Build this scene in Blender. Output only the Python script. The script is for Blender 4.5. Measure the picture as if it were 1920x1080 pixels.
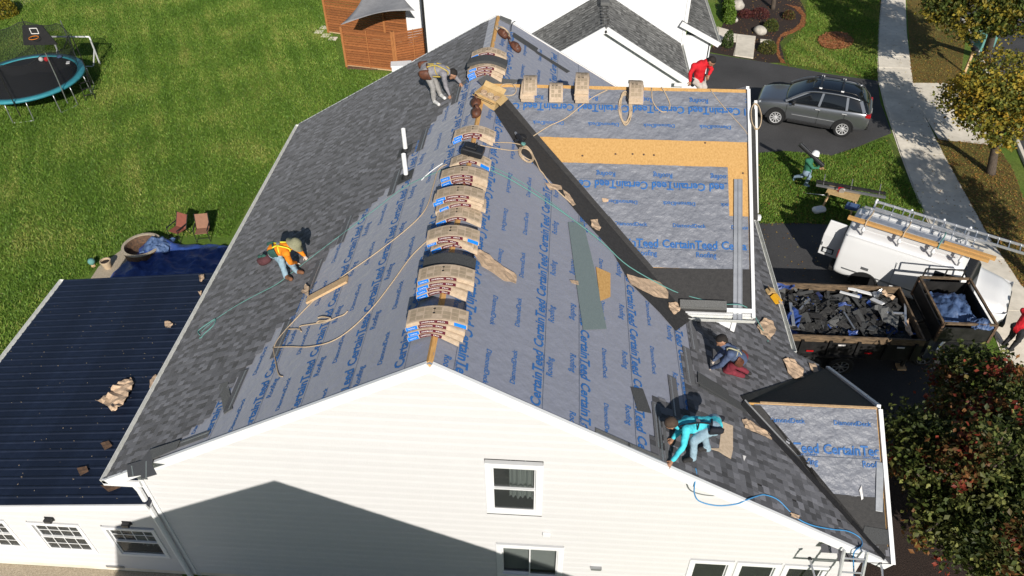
import bpy, bmesh, math, random
from mathutils import Vector, Matrix, noise
random.seed(7)
for o in list(bpy.data.objects): bpy.data.objects.remove(o)
scn = bpy.context.scene
COL = scn.collection
R = math.radians
V = Vector
# ------------------------------------------------------------------ camera
FPX = 1412.2
PITCH, YAW, ROLL = R(41.808), R(-4.109), R(0.576)
CAM = V((1.83, -7.70, 16.401))
_f = V((math.sin(YAW)*math.cos(PITCH), math.cos(YAW)*math.cos(PITCH), -math.sin(PITCH)))
_r = V((math.cos(YAW), -math.sin(YAW), 0)); _d = _f.cross(_r)
_c, _s = math.cos(ROLL), math.sin(ROLL)
CR, CD, CF = _c*_r+_s*_d, -_s*_r+_c*_d, _f
cd = bpy.data.cameras.new('camera'); cam = bpy.data.objects.new('camera', cd); COL.objects.link(cam)
cd.sensor_fit = 'HORIZONTAL'; cd.sensor_width = 36; cd.lens = FPX/1920*36
cd.clip_start = .1; cd.clip_end = 2000
cam.matrix_world = Matrix(((CR.x, -CD.x, -CF.x, CAM.x), (CR.y, -CD.y, -CF.y, CAM.y), (CR.z, -CD.z, -CF.z, CAM.z), (0, 0, 0, 1)))
scn.camera = cam
# ------------------------------------------------------------------ sky and sun
SUN_EL, SUN_AZ = R(30.5), R(-12.0)      # direction in which the light travels, from +Y towards +X
w = bpy.data.worlds.new('World'); scn.world = w; w.use_nodes = True
nt = w.node_tree; bg = nt.nodes['Background']
sky = nt.nodes.new('ShaderNodeTexSky'); sky.sky_type = 'NISHITA'; sky.sun_disc = False
sky.sun_elevation = SUN_EL; sky.sun_rotation = R(180) + SUN_AZ
sky.air_density = 1.0; sky.dust_density = .6; sky.ozone_density = 1.0
nt.links.new(sky.outputs[0], bg.inputs[0]); bg.inputs[1].default_value = 0.065
sl = bpy.data.lights.new('sun', 'SUN'); sl.energy = 4.6; sl.angle = R(.53); sl.color = (1, .95, .87)
so = bpy.data.objects.new('sun', sl); COL.objects.link(so)
LD = V((math.sin(SUN_AZ)*math.cos(SUN_EL), math.cos(SUN_AZ)*math.cos(SUN_EL), -math.sin(SUN_EL)))
so.rotation_euler = LD.to_track_quat('-Z', 'Y').to_euler(); so.location = (8, -30, 30)
scn.view_settings.view_transform = 'Standard'; scn.view_settings.look = 'None'
scn.view_settings.gamma = 1; scn.view_settings.exposure = 0.25
scn.render.engine = 'CYCLES'
# ------------------------------------------------------------------ pixel -> place
def ray(x, y): return CR*((x-960)/FPX) + CD*((y-540)/FPX) + CF
def onp(x, y, n, d):
    r = ray(x, y); n = V(n); return CAM + r*((d-n.dot(CAM))/n.dot(r))
ZR = 7.8925; SL, SR, SX, SP = .568, .605, .583, .63
def G(x, y, z=0): return onp(x, y, (0, 0, 1), z)
def YP(x, y, Y): return onp(x, y, (0, 1, 0), Y)
def XP(x, y, X): return onp(x, y, (1, 0, 0), X)
def MR(x, y, h=0): return onp(x, y, (SR, 0, 1), ZR+h)
def ML(x, y, h=0): return onp(x, y, (-SL, 0, 1), ZR+h)
XGY, XGZ = 9.25, 7.87                     # cross gable ridge
def XS(x, y, h=0): return onp(x, y, (0, -SX, 1), XGZ-SX*XGY+h)
PGY, PGZ = 2.50, 4.36                     # porch gable ridge
def PS(x, y, h=0): return onp(x, y, (0, -SP, 1), PGZ-SP*PGY+h)
def PN(x, y, h=0): return onp(x, y, (0, SP, 1), PGZ+SP*PGY+h)
MTS = .1086
def MT(x, y, h=0): return onp(x, y, (-MTS, 0, 1), 3.263+MTS*6.2+h)
# ------------------------------------------------------------------ objects
def wm(o):
    m = o.matrix_parent_inverse @ o.matrix_basis if o.parent else o.matrix_basis
    return wm(o.parent) @ m if o.parent else m.copy()
def setpar(o, p):
    o.parent = p; o.matrix_parent_inverse = wm(p).inverted()
def tag(o, label=None, cat=None, group=None, kind=None):
    if label: o['label'] = label
    if cat: o['category'] = cat
    if group: o['group'] = group
    if kind: o['kind'] = kind
    return o
def thing(name, label, cat, loc=(0, 0, 0), group=None, rz=0):
    o = bpy.data.objects.new(name, None); COL.objects.link(o); o.empty_display_size = .1
    o.location = loc; o.rotation_euler = (0, 0, rz)
    return tag(o, label, cat, group)
def link(name, me, parent=None, mw=None):
    o = bpy.data.objects.new(name, me); COL.objects.link(o)
    if mw is not None: o.matrix_basis = mw
    if parent: setpar(o, parent)
    return o
def basis(o, x, y, z):
    return Matrix(((x[0], y[0], z[0], o[0]), (x[1], y[1], z[1], o[1]), (x[2], y[2], z[2], o[2]), (0, 0, 0, 1)))
class MB:
    def __init__(s): s.v, s.f, s.m, s.c = [], [], [], []
    def add(s, vs, fs, mi=0, col=None):
        b = len(s.v); s.v += [tuple(v) for v in vs]
        for k, f in enumerate(fs):
            s.f.append([b+i for i in f]); s.m.append(mi); s.c.append(col)
        return s
    def poly(s, pts, mi=0, col=None): return s.add(pts, [list(range(len(pts)))], mi, col)
    def hexa(s, p, mi=0, col=None):      # 8 corners: bottom ring 0-3 ccw seen from above, top ring 4-7
        return s.add(p, [(3, 2, 1, 0), (4, 5, 6, 7), (0, 1, 5, 4), (1, 2, 6, 5), (2, 3, 7, 6), (3, 0, 4, 7)], mi, col)
    def ob(s, o, ux, uy, uz, mi=0, col=None):   # corner + edge vectors
        o, ux, uy, uz = V(o), V(ux), V(uy), V(uz)
        return s.hexa([o, o+ux, o+ux+uy, o+uy, o+uz, o+ux+uz, o+ux+uy+uz, o+uy+uz], mi, col)
    def box(s, c, sz, rz=0, mi=0, rot=None):
        M_ = rot if rot else Matrix.Rotation(rz, 3, 'Z')
        x, y, z = M_ @ V((sz[0], 0, 0)), M_ @ V((0, sz[1], 0)), M_ @ V((0, 0, sz[2]))
        return s.ob(V(c)-(x+y+z)/2, x, y, z, mi)
    def bar(s, a, b, w_, h_, up=(0, 0, 1), mi=0):
        a, b = V(a), V(b); d = (b-a).normalized(); sd = d.cross(V(up))
        if sd.length < 1e-4: sd = d.cross(V((1, 0, 0)))
        sd.normalize(); u = sd.cross(d)
        return s.ob(a-sd*w_/2-u*h_/2, sd*w_, b-a, u*h_, mi)
    def prism(s, pts, off, mi=0):
        n = len(pts); pts = [V(p) for p in pts]; off = V(off)
        nn = V((0, 0, 0))
        for i in range(n): nn += pts[i].cross(pts[(i+1) % n])
        if nn.dot(off) < 0: pts = pts[::-1]
        return s.add(pts+[p+off for p in pts], [list(range(n))[::-1], list(range(n, 2*n))]+[(i, (i+1) % n, n+(i+1) % n, n+i) for i in range(n)], mi)
    def tube(s, path, r, n=6, mi=0, cap=True, col=None):
        path = [V(p) for p in path]; m = len(path)
        rr = r if isinstance(r, (list, tuple)) else [r]*m
        b = len(s.v); pu = None
        for i, p in enumerate(path):
            d = (path[min(i+1, m-1)]-path[max(i-1, 0)])
            d = d.normalized() if d.length > 1e-9 else V((0, 0, 1))
            if pu is None:
                u = d.orthogonal().normalized()
            else:
                u = pu - d*pu.dot(d); u = u.normalized() if u.length > 1e-6 else d.orthogonal().normalized()
            pu = u; w_ = d.cross(u)
            for k in range(n):
                a = 2*math.pi*k/n; s.v.append(tuple(p+(u*math.cos(a)+w_*math.sin(a))*rr[i]))
        fs = [(b+i*n+k, b+i*n+(k+1) % n, b+(i+1)*n+(k+1) % n, b+(i+1)*n+k) for i in range(m-1) for k in range(n)]
        if cap: fs += [list(range(b, b+n))[::-1], list(range(b+(m-1)*n, b+m*n))]
        for f in fs: s.f.append(list(f)); s.m.append(mi); s.c.append(col)
        return s
    def lathe(s, prof, n=16, o=(0, 0, 0), mi=0, sx=1, sy=1, M_=None, cap=True):
        o = V(o); b = len(s.v)
        for r_, z in prof:
            for k in range(n):
                a = 2*math.pi*k/n; p = V((r_*math.cos(a)*sx, r_*math.sin(a)*sy, z))
                s.v.append(tuple(o+(M_ @ p if M_ else p)))
        for i in range(len(prof)-1):
            for k in range(n):
                s.f.append([b+i*n+k, b+i*n+(k+1) % n, b+(i+1)*n+(k+1) % n, b+(i+1)*n+k]); s.m.append(mi); s.c.append(None)
        if not cap: return s
        s.f.append(list(range(b, b+n))[::-1]); s.m.append(mi); s.c.append(None)
        q = b+(len(prof)-1)*n; s.f.append(list(range(q, q+n))); s.m.append(mi); s.c.append(None)
        return s
    def mesh(s, name, mats, smooth=False):
        me = bpy.data.meshes.new(name); me.from_pydata(s.v, [], s.f)
        if not isinstance(mats, (list, tuple)): mats = [mats]
        for m_ in mats: me.materials.append(m_)
        if any(s.m): me.polygons.foreach_set('material_index', s.m)
        if any(c is not None for c in s.c):
            at = me.color_attributes.new('Col', 'FLOAT_COLOR', 'CORNER')
            arr = []
            for f, c in zip(s.f, s.c):
                c = c if c is not None else (1, 1, 1)
                arr += [c[0], c[1], c[2], 1]*len(f)
            at.data.foreach_set('color', arr)
        if smooth: me.polygons.foreach_set('use_smooth', [True]*len(me.polygons))
        me.update(); return me
    def build(s, name, mats, parent=None, smooth=False, bevel=0):
        o = link(name, s.mesh(name, mats, smooth), parent)
        if bevel:
            b = o.modifiers.new('bevel', 'BEVEL'); b.width = bevel; b.segments = 2; b.limit_method = 'ANGLE'
        return o
# ------------------------------------------------------------------ materials
def pm(name, c1, c2=None, sc=6, rough=.7, metal=0, bump=0, bsc=60, detail=5, rand=0, attr=False, spec=.4, coat=0, stretch=(1, 1, 1), c3=None, lo=.35, hi=.65, coords='Object', bdist=.01, rot=(0, 0, 0), trans=0, contrast2=None, sheen=0):
    m = bpy.data.materials.new(name); m.use_nodes = True; n = m.node_tree; N, L = n.nodes, n.links
    b = N['Principled BSDF']; b.inputs['Roughness'].default_value = rough; b.inputs['Metallic'].default_value = metal
    b.inputs['Specular IOR Level'].default_value = spec; b.inputs['Coat Weight'].default_value = coat
    c2 = c2 or tuple(x*.8 for x in c1)
    b.inputs['Sheen Weight'].default_value = sheen; b.inputs['Sheen Roughness'].default_value = .45
    tc = N.new('ShaderNodeTexCoord'); mp = N.new('ShaderNodeMapping'); mp.inputs['Scale'].default_value = stretch; mp.inputs['Rotation'].default_value = rot
    L.new(tc.outputs[coords], mp.inputs[0])
    nz = N.new('ShaderNodeTexNoise'); nz.inputs['Scale'].default_value = sc; nz.inputs['Detail'].default_value = detail; nz.inputs['Roughness'].default_value = .62
    L.new(mp.outputs[0], nz.inputs['Vector'])
    cr = N.new('ShaderNodeValToRGB'); e = cr.color_ramp.elements
    e[0].position, e[1].position = lo, hi; e[0].color = (*c2, 1); e[1].color = (*c1, 1)
    if c3: q = e.new((lo+hi)/2); q.color = (*c3, 1)
    L.new(nz.outputs[0], cr.inputs[0]); out = cr.outputs[0]
    if contrast2:       # a second, coarser patchiness: (scale, dark factor)
        n2 = N.new('ShaderNodeTexNoise'); n2.inputs['Scale'].default_value = contrast2[0]; n2.inputs['Detail'].default_value = 3
        L.new(mp.outputs[0], n2.inputs['Vector'])
        mr = N.new('ShaderNodeMapRange'); mr.inputs[1].default_value = .3; mr.inputs[2].default_value = .7; mr.inputs[3].default_value = contrast2[1]; mr.inputs[4].default_value = 1.12
        L.new(n2.outputs[0], mr.inputs[0])
        mx = N.new('ShaderNodeMix'); mx.data_type = 'RGBA'; mx.blend_type = 'MULTIPLY'; mx.inputs[0].default_value = 1
        L.new(out, mx.inputs[6]); L.new(mr.outputs[0], mx.inputs[7]); out = mx.outputs[2]
    if attr:
        a = N.new('ShaderNodeAttribute'); a.attribute_name = 'Col'
        mx = N.new('ShaderNodeMix'); mx.data_type = 'RGBA'; mx.blend_type = 'MULTIPLY'; mx.inputs[0].default_value = 1
        L.new(out, mx.inputs[6]); L.new(a.outputs[0], mx.inputs[7]); out = mx.outputs[2]
    if rand:
        oi = N.new('ShaderNodeObjectInfo'); mr = N.new('ShaderNodeMapRange')
        mr.inputs[3].default_value = 1-rand; mr.inputs[4].default_value = 1+rand
        L.new(oi.outputs['Random'], mr.inputs[0])
        mx = N.new('ShaderNodeMix'); mx.data_type = 'RGBA'; mx.blend_type = 'MULTIPLY'; mx.inputs[0].default_value = 1
        L.new(out, mx.inputs[6]); L.new(mr.outputs[0], mx.inputs[7]); out = mx.outputs[2]
    L.new(out, b.inputs['Base Color'])
    if bump:
        bn = N.new('ShaderNodeTexNoise'); bn.inputs['Scale'].default_value = bsc; bn.inputs['Detail'].default_value = 4
        L.new(mp.outputs[0], bn.inputs['Vector'])
        bp = N.new('ShaderNodeBump'); bp.inputs['Strength'].default_value = bump; bp.inputs['Distance'].default_value = bdist
        L.new(bn.outputs[0], bp.inputs['Height']); L.new(bp.outputs[0], b.inputs['Normal'])
    if trans:
        b.inputs['Transmission Weight'].default_value = trans
    return m
def leafmat(name, tr=.35):
    m = bpy.data.materials.new(name); m.use_nodes = True; n = m.node_tree; N, L = n.nodes, n.links
    b = N['Principled BSDF']; b.inputs['Roughness'].default_value = .55; b.inputs['Specular IOR Level'].default_value = .3
    a = N.new('ShaderNodeAttribute'); a.attribute_name = 'Col'; L.new(a.outputs[0], b.inputs['Base Color'])
    t = N.new('ShaderNodeBsdfTranslucent'); L.new(a.outputs[0], t.inputs[0])
    mx = N.new('ShaderNodeMixShader'); mx.inputs[0].default_value = tr
    L.new(b.outputs[0], mx.inputs[1]); L.new(t.outputs[0], mx.inputs[2]); L.new(mx.outputs[0], N['Material Output'].inputs[0])
    return m
def glassmat(name, tint=(.02, .025, .03), rough=.05, alpha=0):
    m = pm(name, tint, tint, rough=rough, spec=.6)
    if alpha:                            # clear pane: partly transparent
        n = m.node_tree; b = n.nodes['Principled BSDF']
        t = n.nodes.new('ShaderNodeBsdfTransparent'); mx = n.nodes.new('ShaderNodeMixShader'); mx.inputs[0].default_value = alpha
        n.links.new(b.outputs[0], mx.inputs[1]); n.links.new(t.outputs[0], mx.inputs[2]); n.links.new(mx.outputs[0], n.nodes['Material Output'].inputs[0])
    return m
X_ = {}
X_['siding'] = pm('cream_vinyl_siding', (.60, .59, .588), (.588, .578, .576), sc=3, rough=.55, bump=.12, bsc=30, rand=.015)
X_['siding_w'] = pm('white_vinyl_siding', (.72, .73, .745), (.70, .71, .725), sc=3, rough=.5, rand=.015)
X_['white'] = pm('white_trim', (.74, .74, .74), (.70, .70, .70), sc=5, rough=.45)
X_['gutter'] = pm('gutter_white', (.72, .72, .69), (.58, .58, .54), sc=9, rough=.4)
X_['concrete'] = pm('concrete', (.76, .69, .58), (.65, .59, .49), sc=4, rough=.9, bump=.3, bsc=80, contrast2=(.6, .8))
X_['asphalt'] = pm('asphalt', (.072, .070, .071), (.048, .047, .048), sc=30, rough=.85, bump=.5, bsc=220, contrast2=(.5, .72))
X_['shingle'] = pm('moire_black_shingle', (1.0, 1.0, 1.04), (.72, .72, .76), sc=90, rough=.92, bump=.6, bsc=350, attr=True, rand=.13, bdist=.004, sheen=.12)
X_['shingle_n'] = pm('weathered_grey_shingle', (1, 1, 1), (.7, .7, .7), sc=60, rough=.92, bump=.5, bsc=300, attr=True, rand=.12)
X_['shingle_flat'] = pm('loose_shingle', (.075, .077, .078), (.045, .046, .047), sc=70, rough=.95, bump=.6, bsc=300)
X_['dusty'] = pm('dusty_shingle', (.16, .16, .155), (.09, .09, .088), sc=60, rough=.95, bump=.5, bsc=260)
X_['membrane'] = pm('black_ice_shield', (.040, .038, .037), (.027, .026, .026), sc=14, rough=.75, bump=.3, bsc=45, bdist=.02)
X_['osb'] = pm('osb', (.56, .335, .125), (.44, .245, .08), sc=26, rough=.8, detail=7, stretch=(1, .6, 1), c3=(.51, .295, .10), bump=.2, bsc=60)
X_['pine'] = pm('pine_board', (.62, .36, .13), (.46, .24, .075), sc=9, rough=.75, stretch=(6, .7, 6))
X_['pine2'] = pm('pale_pine', (.60, .42, .24), (.46, .29, .15), sc=9, rough=.75, stretch=(2, 2, 6))
X_['metalroof'] = pm('navy_metal_roof', (.0110, .0175, .038), (.008, .013, .029), sc=5, rough=.48, metal=0, spec=.35, contrast2=(.9, .7))
X_['drip'] = pm('drip_edge_aluminium', (.55, .56, .58), (.44, .45, .47), sc=4, rough=.35, metal=.6)
X_['kraft'] = pm('kraft_wrap', (.56, .435, .315), (.44, .335, .235), sc=16, rough=.85, bump=.35, bsc=40, rand=.08)
X_['kraft2'] = pm('torn_kraft', (.56, .40, .27), (.38, .27, .18), sc=12, rough=.85, bump=.6, bsc=25, rand=.08)
X_['card'] = pm('cardboard', (.52, .36, .17), (.42, .28, .12), sc=9, rough=.85)
X_['blue_l'] = pm('blue_label', (.008, .21, .72), (.007, .18, .65), sc=9, rough=.5)
X_['maroon'] = pm('maroon_label', (.115, .013, .028), (.085, .010, .02), sc=9, rough=.5)
X_['print_w'] = pm('white_print', (.75, .72, .70), rough=.6)
X_['print_g'] = pm('grey_print', (.40, .31, .21), rough=.8)
X_['black'] = pm('black_rubber', (.015, .015, .016), (.009, .009, .010), sc=14, rough=.7)
X_['blackgloss'] = pm('black_plastic', (.02, .02, .022), rough=.3)
X_['steel'] = pm('galvanised_steel', (.45, .46, .47), (.36, .37, .38), sc=8, rough=.35, metal=.75)
X_['alu'] = pm('aluminium', (.66, .67, .69), (.52, .53, .55), sc=7, rough=.36, metal=.7)
X_['rope'] = pm('tan_rope', (.55, .42, .29), (.36, .27, .17), sc=60, rough=.9)
X_['ropeg'] = pm('green_rope', (.12, .30, .27), (.09, .22, .20), sc=60, rough=.8)
X_['hoseb'] = pm('blue_air_hose', (.06, .27, .52), (.05, .2, .42), sc=20, rough=.45)
X_['pvc'] = pm('white_pvc', (.80, .80, .80), (.72, .72, .71), sc=6, rough=.4)
X_['wood'] = pm('stained_cedar', (.34, .125, .040), (.19, .060, .018), sc=7, rough=.7, stretch=(1.2, 1.2, 9), rand=.2)
X_['woodp'] = pm('stained_post', (.42, .17, .055), (.29, .11, .035), sc=6, rough=.7, stretch=(6, 6, 1))
X_['rust'] = pm('rusty_steel', (.16, .09, .05), (.06, .04, .03), sc=14, rough=.8)
X_['blacksteel'] = pm('black_painted_steel', (.022, .021, .021), (.012, .012, .012), sc=7, rough=.5, contrast2=(3, .6))
X_['tarp'] = pm('blue_tarp', (.035, .075, .26), (.02, .045, .17), sc=5, rough=.4, bump=.6, bsc=9, bdist=.03)
X_['tarp2'] = pm('faded_blue_tarp', (.085, .14, .27), (.04, .07, .15), sc=6, rough=.5, bump=.5, bsc=10, bdist=.03)
X_['debris'] = pm('torn_off_shingles', (.045, .044, .042), (.014, .014, .015), sc=12, rough=.95, bump=.8, bsc=60)
X_['glass'] = glassmat('window_glass', (.03, .035, .035), .04)
X_['pane'] = glassmat('clear_pane', (.06, .065, .065), .03, .62)
X_['tint'] = glassmat('tinted_glass', (.008, .010, .013), .05)
X_['blueprint'] = pm('blue_lettering', (.030, .135, .37), (.022, .105, .31), sc=8, rough=.6)
X_['lineprint'] = pm('grey_blue_line', (.055, .085, .14), rough=.6)
# ================================================================== SETTING
def grassmat(name, a, b, c, leaf=None):
    m = pm(name, a, b, sc=55, detail=6, rough=.9, lo=.3, hi=.7, bump=1.0, bsc=160, bdist=.05, spec=.15)
    n = m.node_tree; N, L = n.nodes, n.links; bs = N['Principled BSDF']
    base = bs.inputs['Base Color'].links[0].from_socket
    tc = N.new('ShaderNodeTexCoord')
    def layer(base, sc, col, lo, hi, stretch=(1, 1, 1), rot=0, fac=1, detail=4):
        mp = N.new('ShaderNodeMapping'); mp.inputs['Scale'].default_value = stretch; mp.inputs['Rotation'].default_value = (0, 0, rot)
        L.new(tc.outputs['Object'], mp.inputs[0])
        z = N.new('ShaderNodeTexNoise'); z.inputs['Scale'].default_value = sc; z.inputs['Detail'].default_value = detail; L.new(mp.outputs[0], z.inputs['Vector'])
        r = N.new('ShaderNodeMapRange'); r.inputs[1].default_value = lo; r.inputs[2].default_value = hi; r.inputs[4].default_value = fac; L.new(z.outputs[0], r.inputs[0])
        x = N.new('ShaderNodeMix'); x.data_type = 'RGBA'; L.new(r.outputs[0], x.inputs[0]); L.new(base, x.inputs[6]); x.inputs[7].default_value = (*col, 1); return x.outputs[2]
    base = layer(base, .35, c, .45, .75, fac=.75)
    base = layer(base, 1.6, tuple(x*.55 for x in a), .48, .75, fac=.5, detail=6)
    base = layer(base, .8, tuple(x*1.5 for x in a), .5, .8, stretch=(2.2, .4, 1), rot=R(-28), fac=.28)
    base = layer(base, 9, tuple(x*.5 for x in b), .5, .8, fac=.55, detail=5)
    if leaf: base = layer(base, 14, leaf, .58, .72, fac=.7, detail=3)
    L.new(base, bs.inputs['Base Color']); return m
X_['lawn'] = grassmat('lawn_grass', (.19, .30, .050), (.11, .205, .027), (.30, .32, .08))
X_['lawn2'] = grassmat('leafy_lawn', (.120, .205, .036), (.07, .14, .02), (.18, .195, .05), leaf=(.28, .20, .055))
X_['lawn3'] = grassmat('leaf_covered_verge', (.21, .18, .05), (.12, .115, .03), (.30, .20, .06), leaf=(.38, .23, .06))
X_['mulch'] = pm('mulch', (.055, .034, .026), (.022, .015, .012), sc=28, detail=7, rough=.95, bump=1, bsc=60, bdist=.04)
X_['leaflitter'] = pm('orange_leaf_litter', (.34, .14, .055), (.13, .055, .025), sc=32, detail=6, rough=.9, bump=1, bsc=50, bdist=.03)
X_['gravel'] = pm('pale_gravel', (.52, .44, .33), (.30, .25, .18), sc=34, detail=5, rough=.9, bump=1, bsc=50, bdist=.03)
def ground(name, pts, z, m, thick=0):
    pts = [V((p[0], p[1], z)) for p in pts]
    b = MB()
    if thick: b.prism([p-V((0, 0, thick)) for p in pts], (0, 0, thick))
    else:
        a = sum(pts[i].x*pts[(i+1) % len(pts)].y-pts[(i+1) % len(pts)].x*pts[i].y for i in range(len(pts)))
        b.poly(pts if a > 0 else pts[::-1])
    return tag(b.build(name, X_[m]), kind='structure')
def gp(*px): return [G(*p) for p in px]
ground('lawn', [(-400, -400), (400, -400), (400, 500), (-400, 500)], 0, 'lawn')
ground('front_lawn', gp((1418, 285), (1470, 283), (1560, 292), (1610, 275), (1655, 258), (1668, 258), (1695, 300), (1735, 395), (1750, 440), (1600, 420), (1440, 425), (1405, 425), (1380, 420), (1380, 285)), .004, 'lawn2')
ground('neighbour_lawn', gp((1468, 0), (1652, 0), (1650, 30), (1646, 110), (1646, 152), (1560, 138), (1460, 122), (1440, 60)), .004, 'lawn2')
ground('verge', gp((1700, 0), (1706, 100), (1708, 157), (1800, 157), (1812, 60), (1816, 0)), .004, 'lawn3')
ground('verge', gp((1748, 258), (1790, 340), (1840, 430), (1930, 570), (1990, 570), (1900, 320), (1870, 272)), .004, 'lawn3')
ground('driveway', gp((1418, 418), (1500, 418), (1600, 425), (1745, 450), (1800, 520), (1850, 600), (1830, 700), (1760, 780))+[V((14.5, 4.6, 0)), V((9.0, 4.6, 0)), V((7.2, 4.8, 0)), V((7.2, 15.2, 0))], .008, 'asphalt')
ground('driveway', gp((1250, 118), (1330, 100), (1440, 118), (1560, 140), (1646, 152), (1650, 190), (1672, 250), (1610, 275), (1560, 292), (1470, 283), (1395, 290), (1250, 285)), .012, 'asphalt')
curb = [V((24.2, 40, 0)), V((23.0, 32.6, 0)), V((21.6, 25.5, 0)), V((20.2, 18.6, 0)), V((19.0, 12, 0)), V((18.0, 4, 0))]
ground('street', curb+[V((60, 0, 0)), V((60, 45, 0))], .006, 'asphalt')
# kerb stones along the street
kb = tag(MB().poly([V((p.x-.02, p.y, .004)) for p in curb]+[V((p.x+.16, p.y, .004)) for p in curb[::-1]]).build('kerb', X_['concrete']), kind='structure')
for a, b in zip(curb[:-1], curb[1:]):
    n_ = max(2, int((b-a).length/2.4))
    for i in range(n_):
        p, q = a.lerp(b, i/n_), a.lerp(b, (i+.985)/n_); s_ = (q-p).normalized().cross(V((0, 0, 1)))*-.15
        MB().prism([p, q, q+s_, p+s_], (0, 0, .12)).build('kerb_stone', X_['concrete'], kb, bevel=.02)
# pavement slabs
swl = gp((1660, -45), (1654, 0), (1648, 60), (1646, 110), (1648, 150), (1660, 200), (1688, 285), (1720, 370), (1752, 440), (1800, 520), (1860, 610), (1890, 690), (1900, 760))
swr = gp((1700, -45), (1696, 0), (1698, 60), (1704, 110), (1710, 160), (1728, 210), (1766, 288), (1812, 372), (1852, 445), (1905, 525), (1970, 610), (2010, 700), (2030, 770))
sw = ground('pavement', [V(p)-V((.05, 0, 0)) for p in swl]+[V(p)+V((.05, 0, 0)) for p in swr[::-1]], .014, 'concrete')
def sample(line, t):
    ls = [(b-a).length for a, b in zip(line[:-1], line[1:])]; s_ = t*sum(ls)
    for a, b, l in zip(line[:-1], line[1:], ls):
        if s_ <= l: return a.lerp(b, s_/l)
        s_ -= l
    return line[-1].copy()
ns = 26
for i in range(ns):
    a, b, c, d = sample(swl, i/ns), sample(swr, i/ns), sample(swr, (i+.99)/ns), sample(swl, (i+.99)/ns)
    MB().prism([V((p.x, p.y, .012)) for p in (a, b, c, d)], (0, 0, .03+random.uniform(-.003, .003))).build('paving_slab', X_['concrete'], sw, bevel=.008)
ap = ground('driveway_apron', gp((1710, 156), (1800, 156), (1830, 175), (1880, 275), (1760, 262), (1728, 208)), .016, 'concrete')
# neighbour's bed, path, leaf rings
ground('mulch_shade_bed', gp((1330, 98), (1358, 40), (1352, 0), (1345, -40), (1470, -40), (1500, 0), (1512, 25), (1507, 50), (1480, 62), (1462, 80), (1468, 100), (1472, 118), (1440, 118)), .008, 'mulch')
ring = [(1472, 8), (1500, 14), (1513, 32), (1508, 50), (1488, 62), (1464, 70), (1459, 90), (1464, 108), (1474, 120), (1464, 118), (1455, 100), (1456, 78), (1466, 64), (1486, 56), (1500, 44), (1503, 30), (1490, 16)]
ground('leaf_litter', gp(*ring), .012, 'leaflitter')
ground('leaf_litter', gp(*[(1566+34*math.cos(a)*(1+.12*math.sin(3*a)), 79+17*math.sin(a)*(1+.1*math.cos(4*a))) for a in [i*math.pi/9 for i in range(18)]]), .012, 'leaflitter')
pth = ground('garden_path', gp((1345, 50), (1366, 56), (1366, 62), (1417, 68), (1412, 111), (1375, 105), (1380, 80), (1345, 75)), .011, 'concrete')
for q in (((1347, 52), (1364, 57), (1364, 78), (1347, 75)), ((1366, 62), (1381, 65), (1380, 80), (1366, 78)), ((1382, 65), (1416, 69), (1412, 110), (1377, 105))):
    MB().prism([V((p.x, p.y, .012)) for p in gp(*q)], (0, 0, .03)).build('paving_slab', X_['concrete'], pth, bevel=.008)
# gravel beds and patio at the back
ground('gravel_bed', gp((165, 530), (185, 500), (215, 478), (245, 456), (275, 446), (300, 450), (360, 462), (440, 462), (440, 540), (165, 545)), .004, 'gravel')
ground('gravel_bed', [V((-13.2, -.1, 0)), V((-12.6, 2.5, 0)), V((-12.2, 4.2, 0)), V((-11.2, 4.4, 0)), V((-11.2, -.1, 0))], .004, 'gravel')
ground('gravel_bed', [(-14, -.12), (-6.4, -.12), (-6.4, .3), (-14, .3)], .007, 'gravel')
ground('patio', [(-14, -5), (-5.6, -5), (-5.6, -.14), (-14, -.14)], .02, 'concrete', .03)
ground('mulch_shade_bed', [(8.6, -4), (15, -4), (14.5, 4.55), (8.9, 4.55), (8.6, 4.55)], .004, 'mulch')  # mulch colour also paints the very dark shade right of the porch
ground('bare_soil', gp((-30, 40), (20, 26), (52, 6), (78, 0), (70, -14), (-30, -14)), .004, 'gravel')
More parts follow.
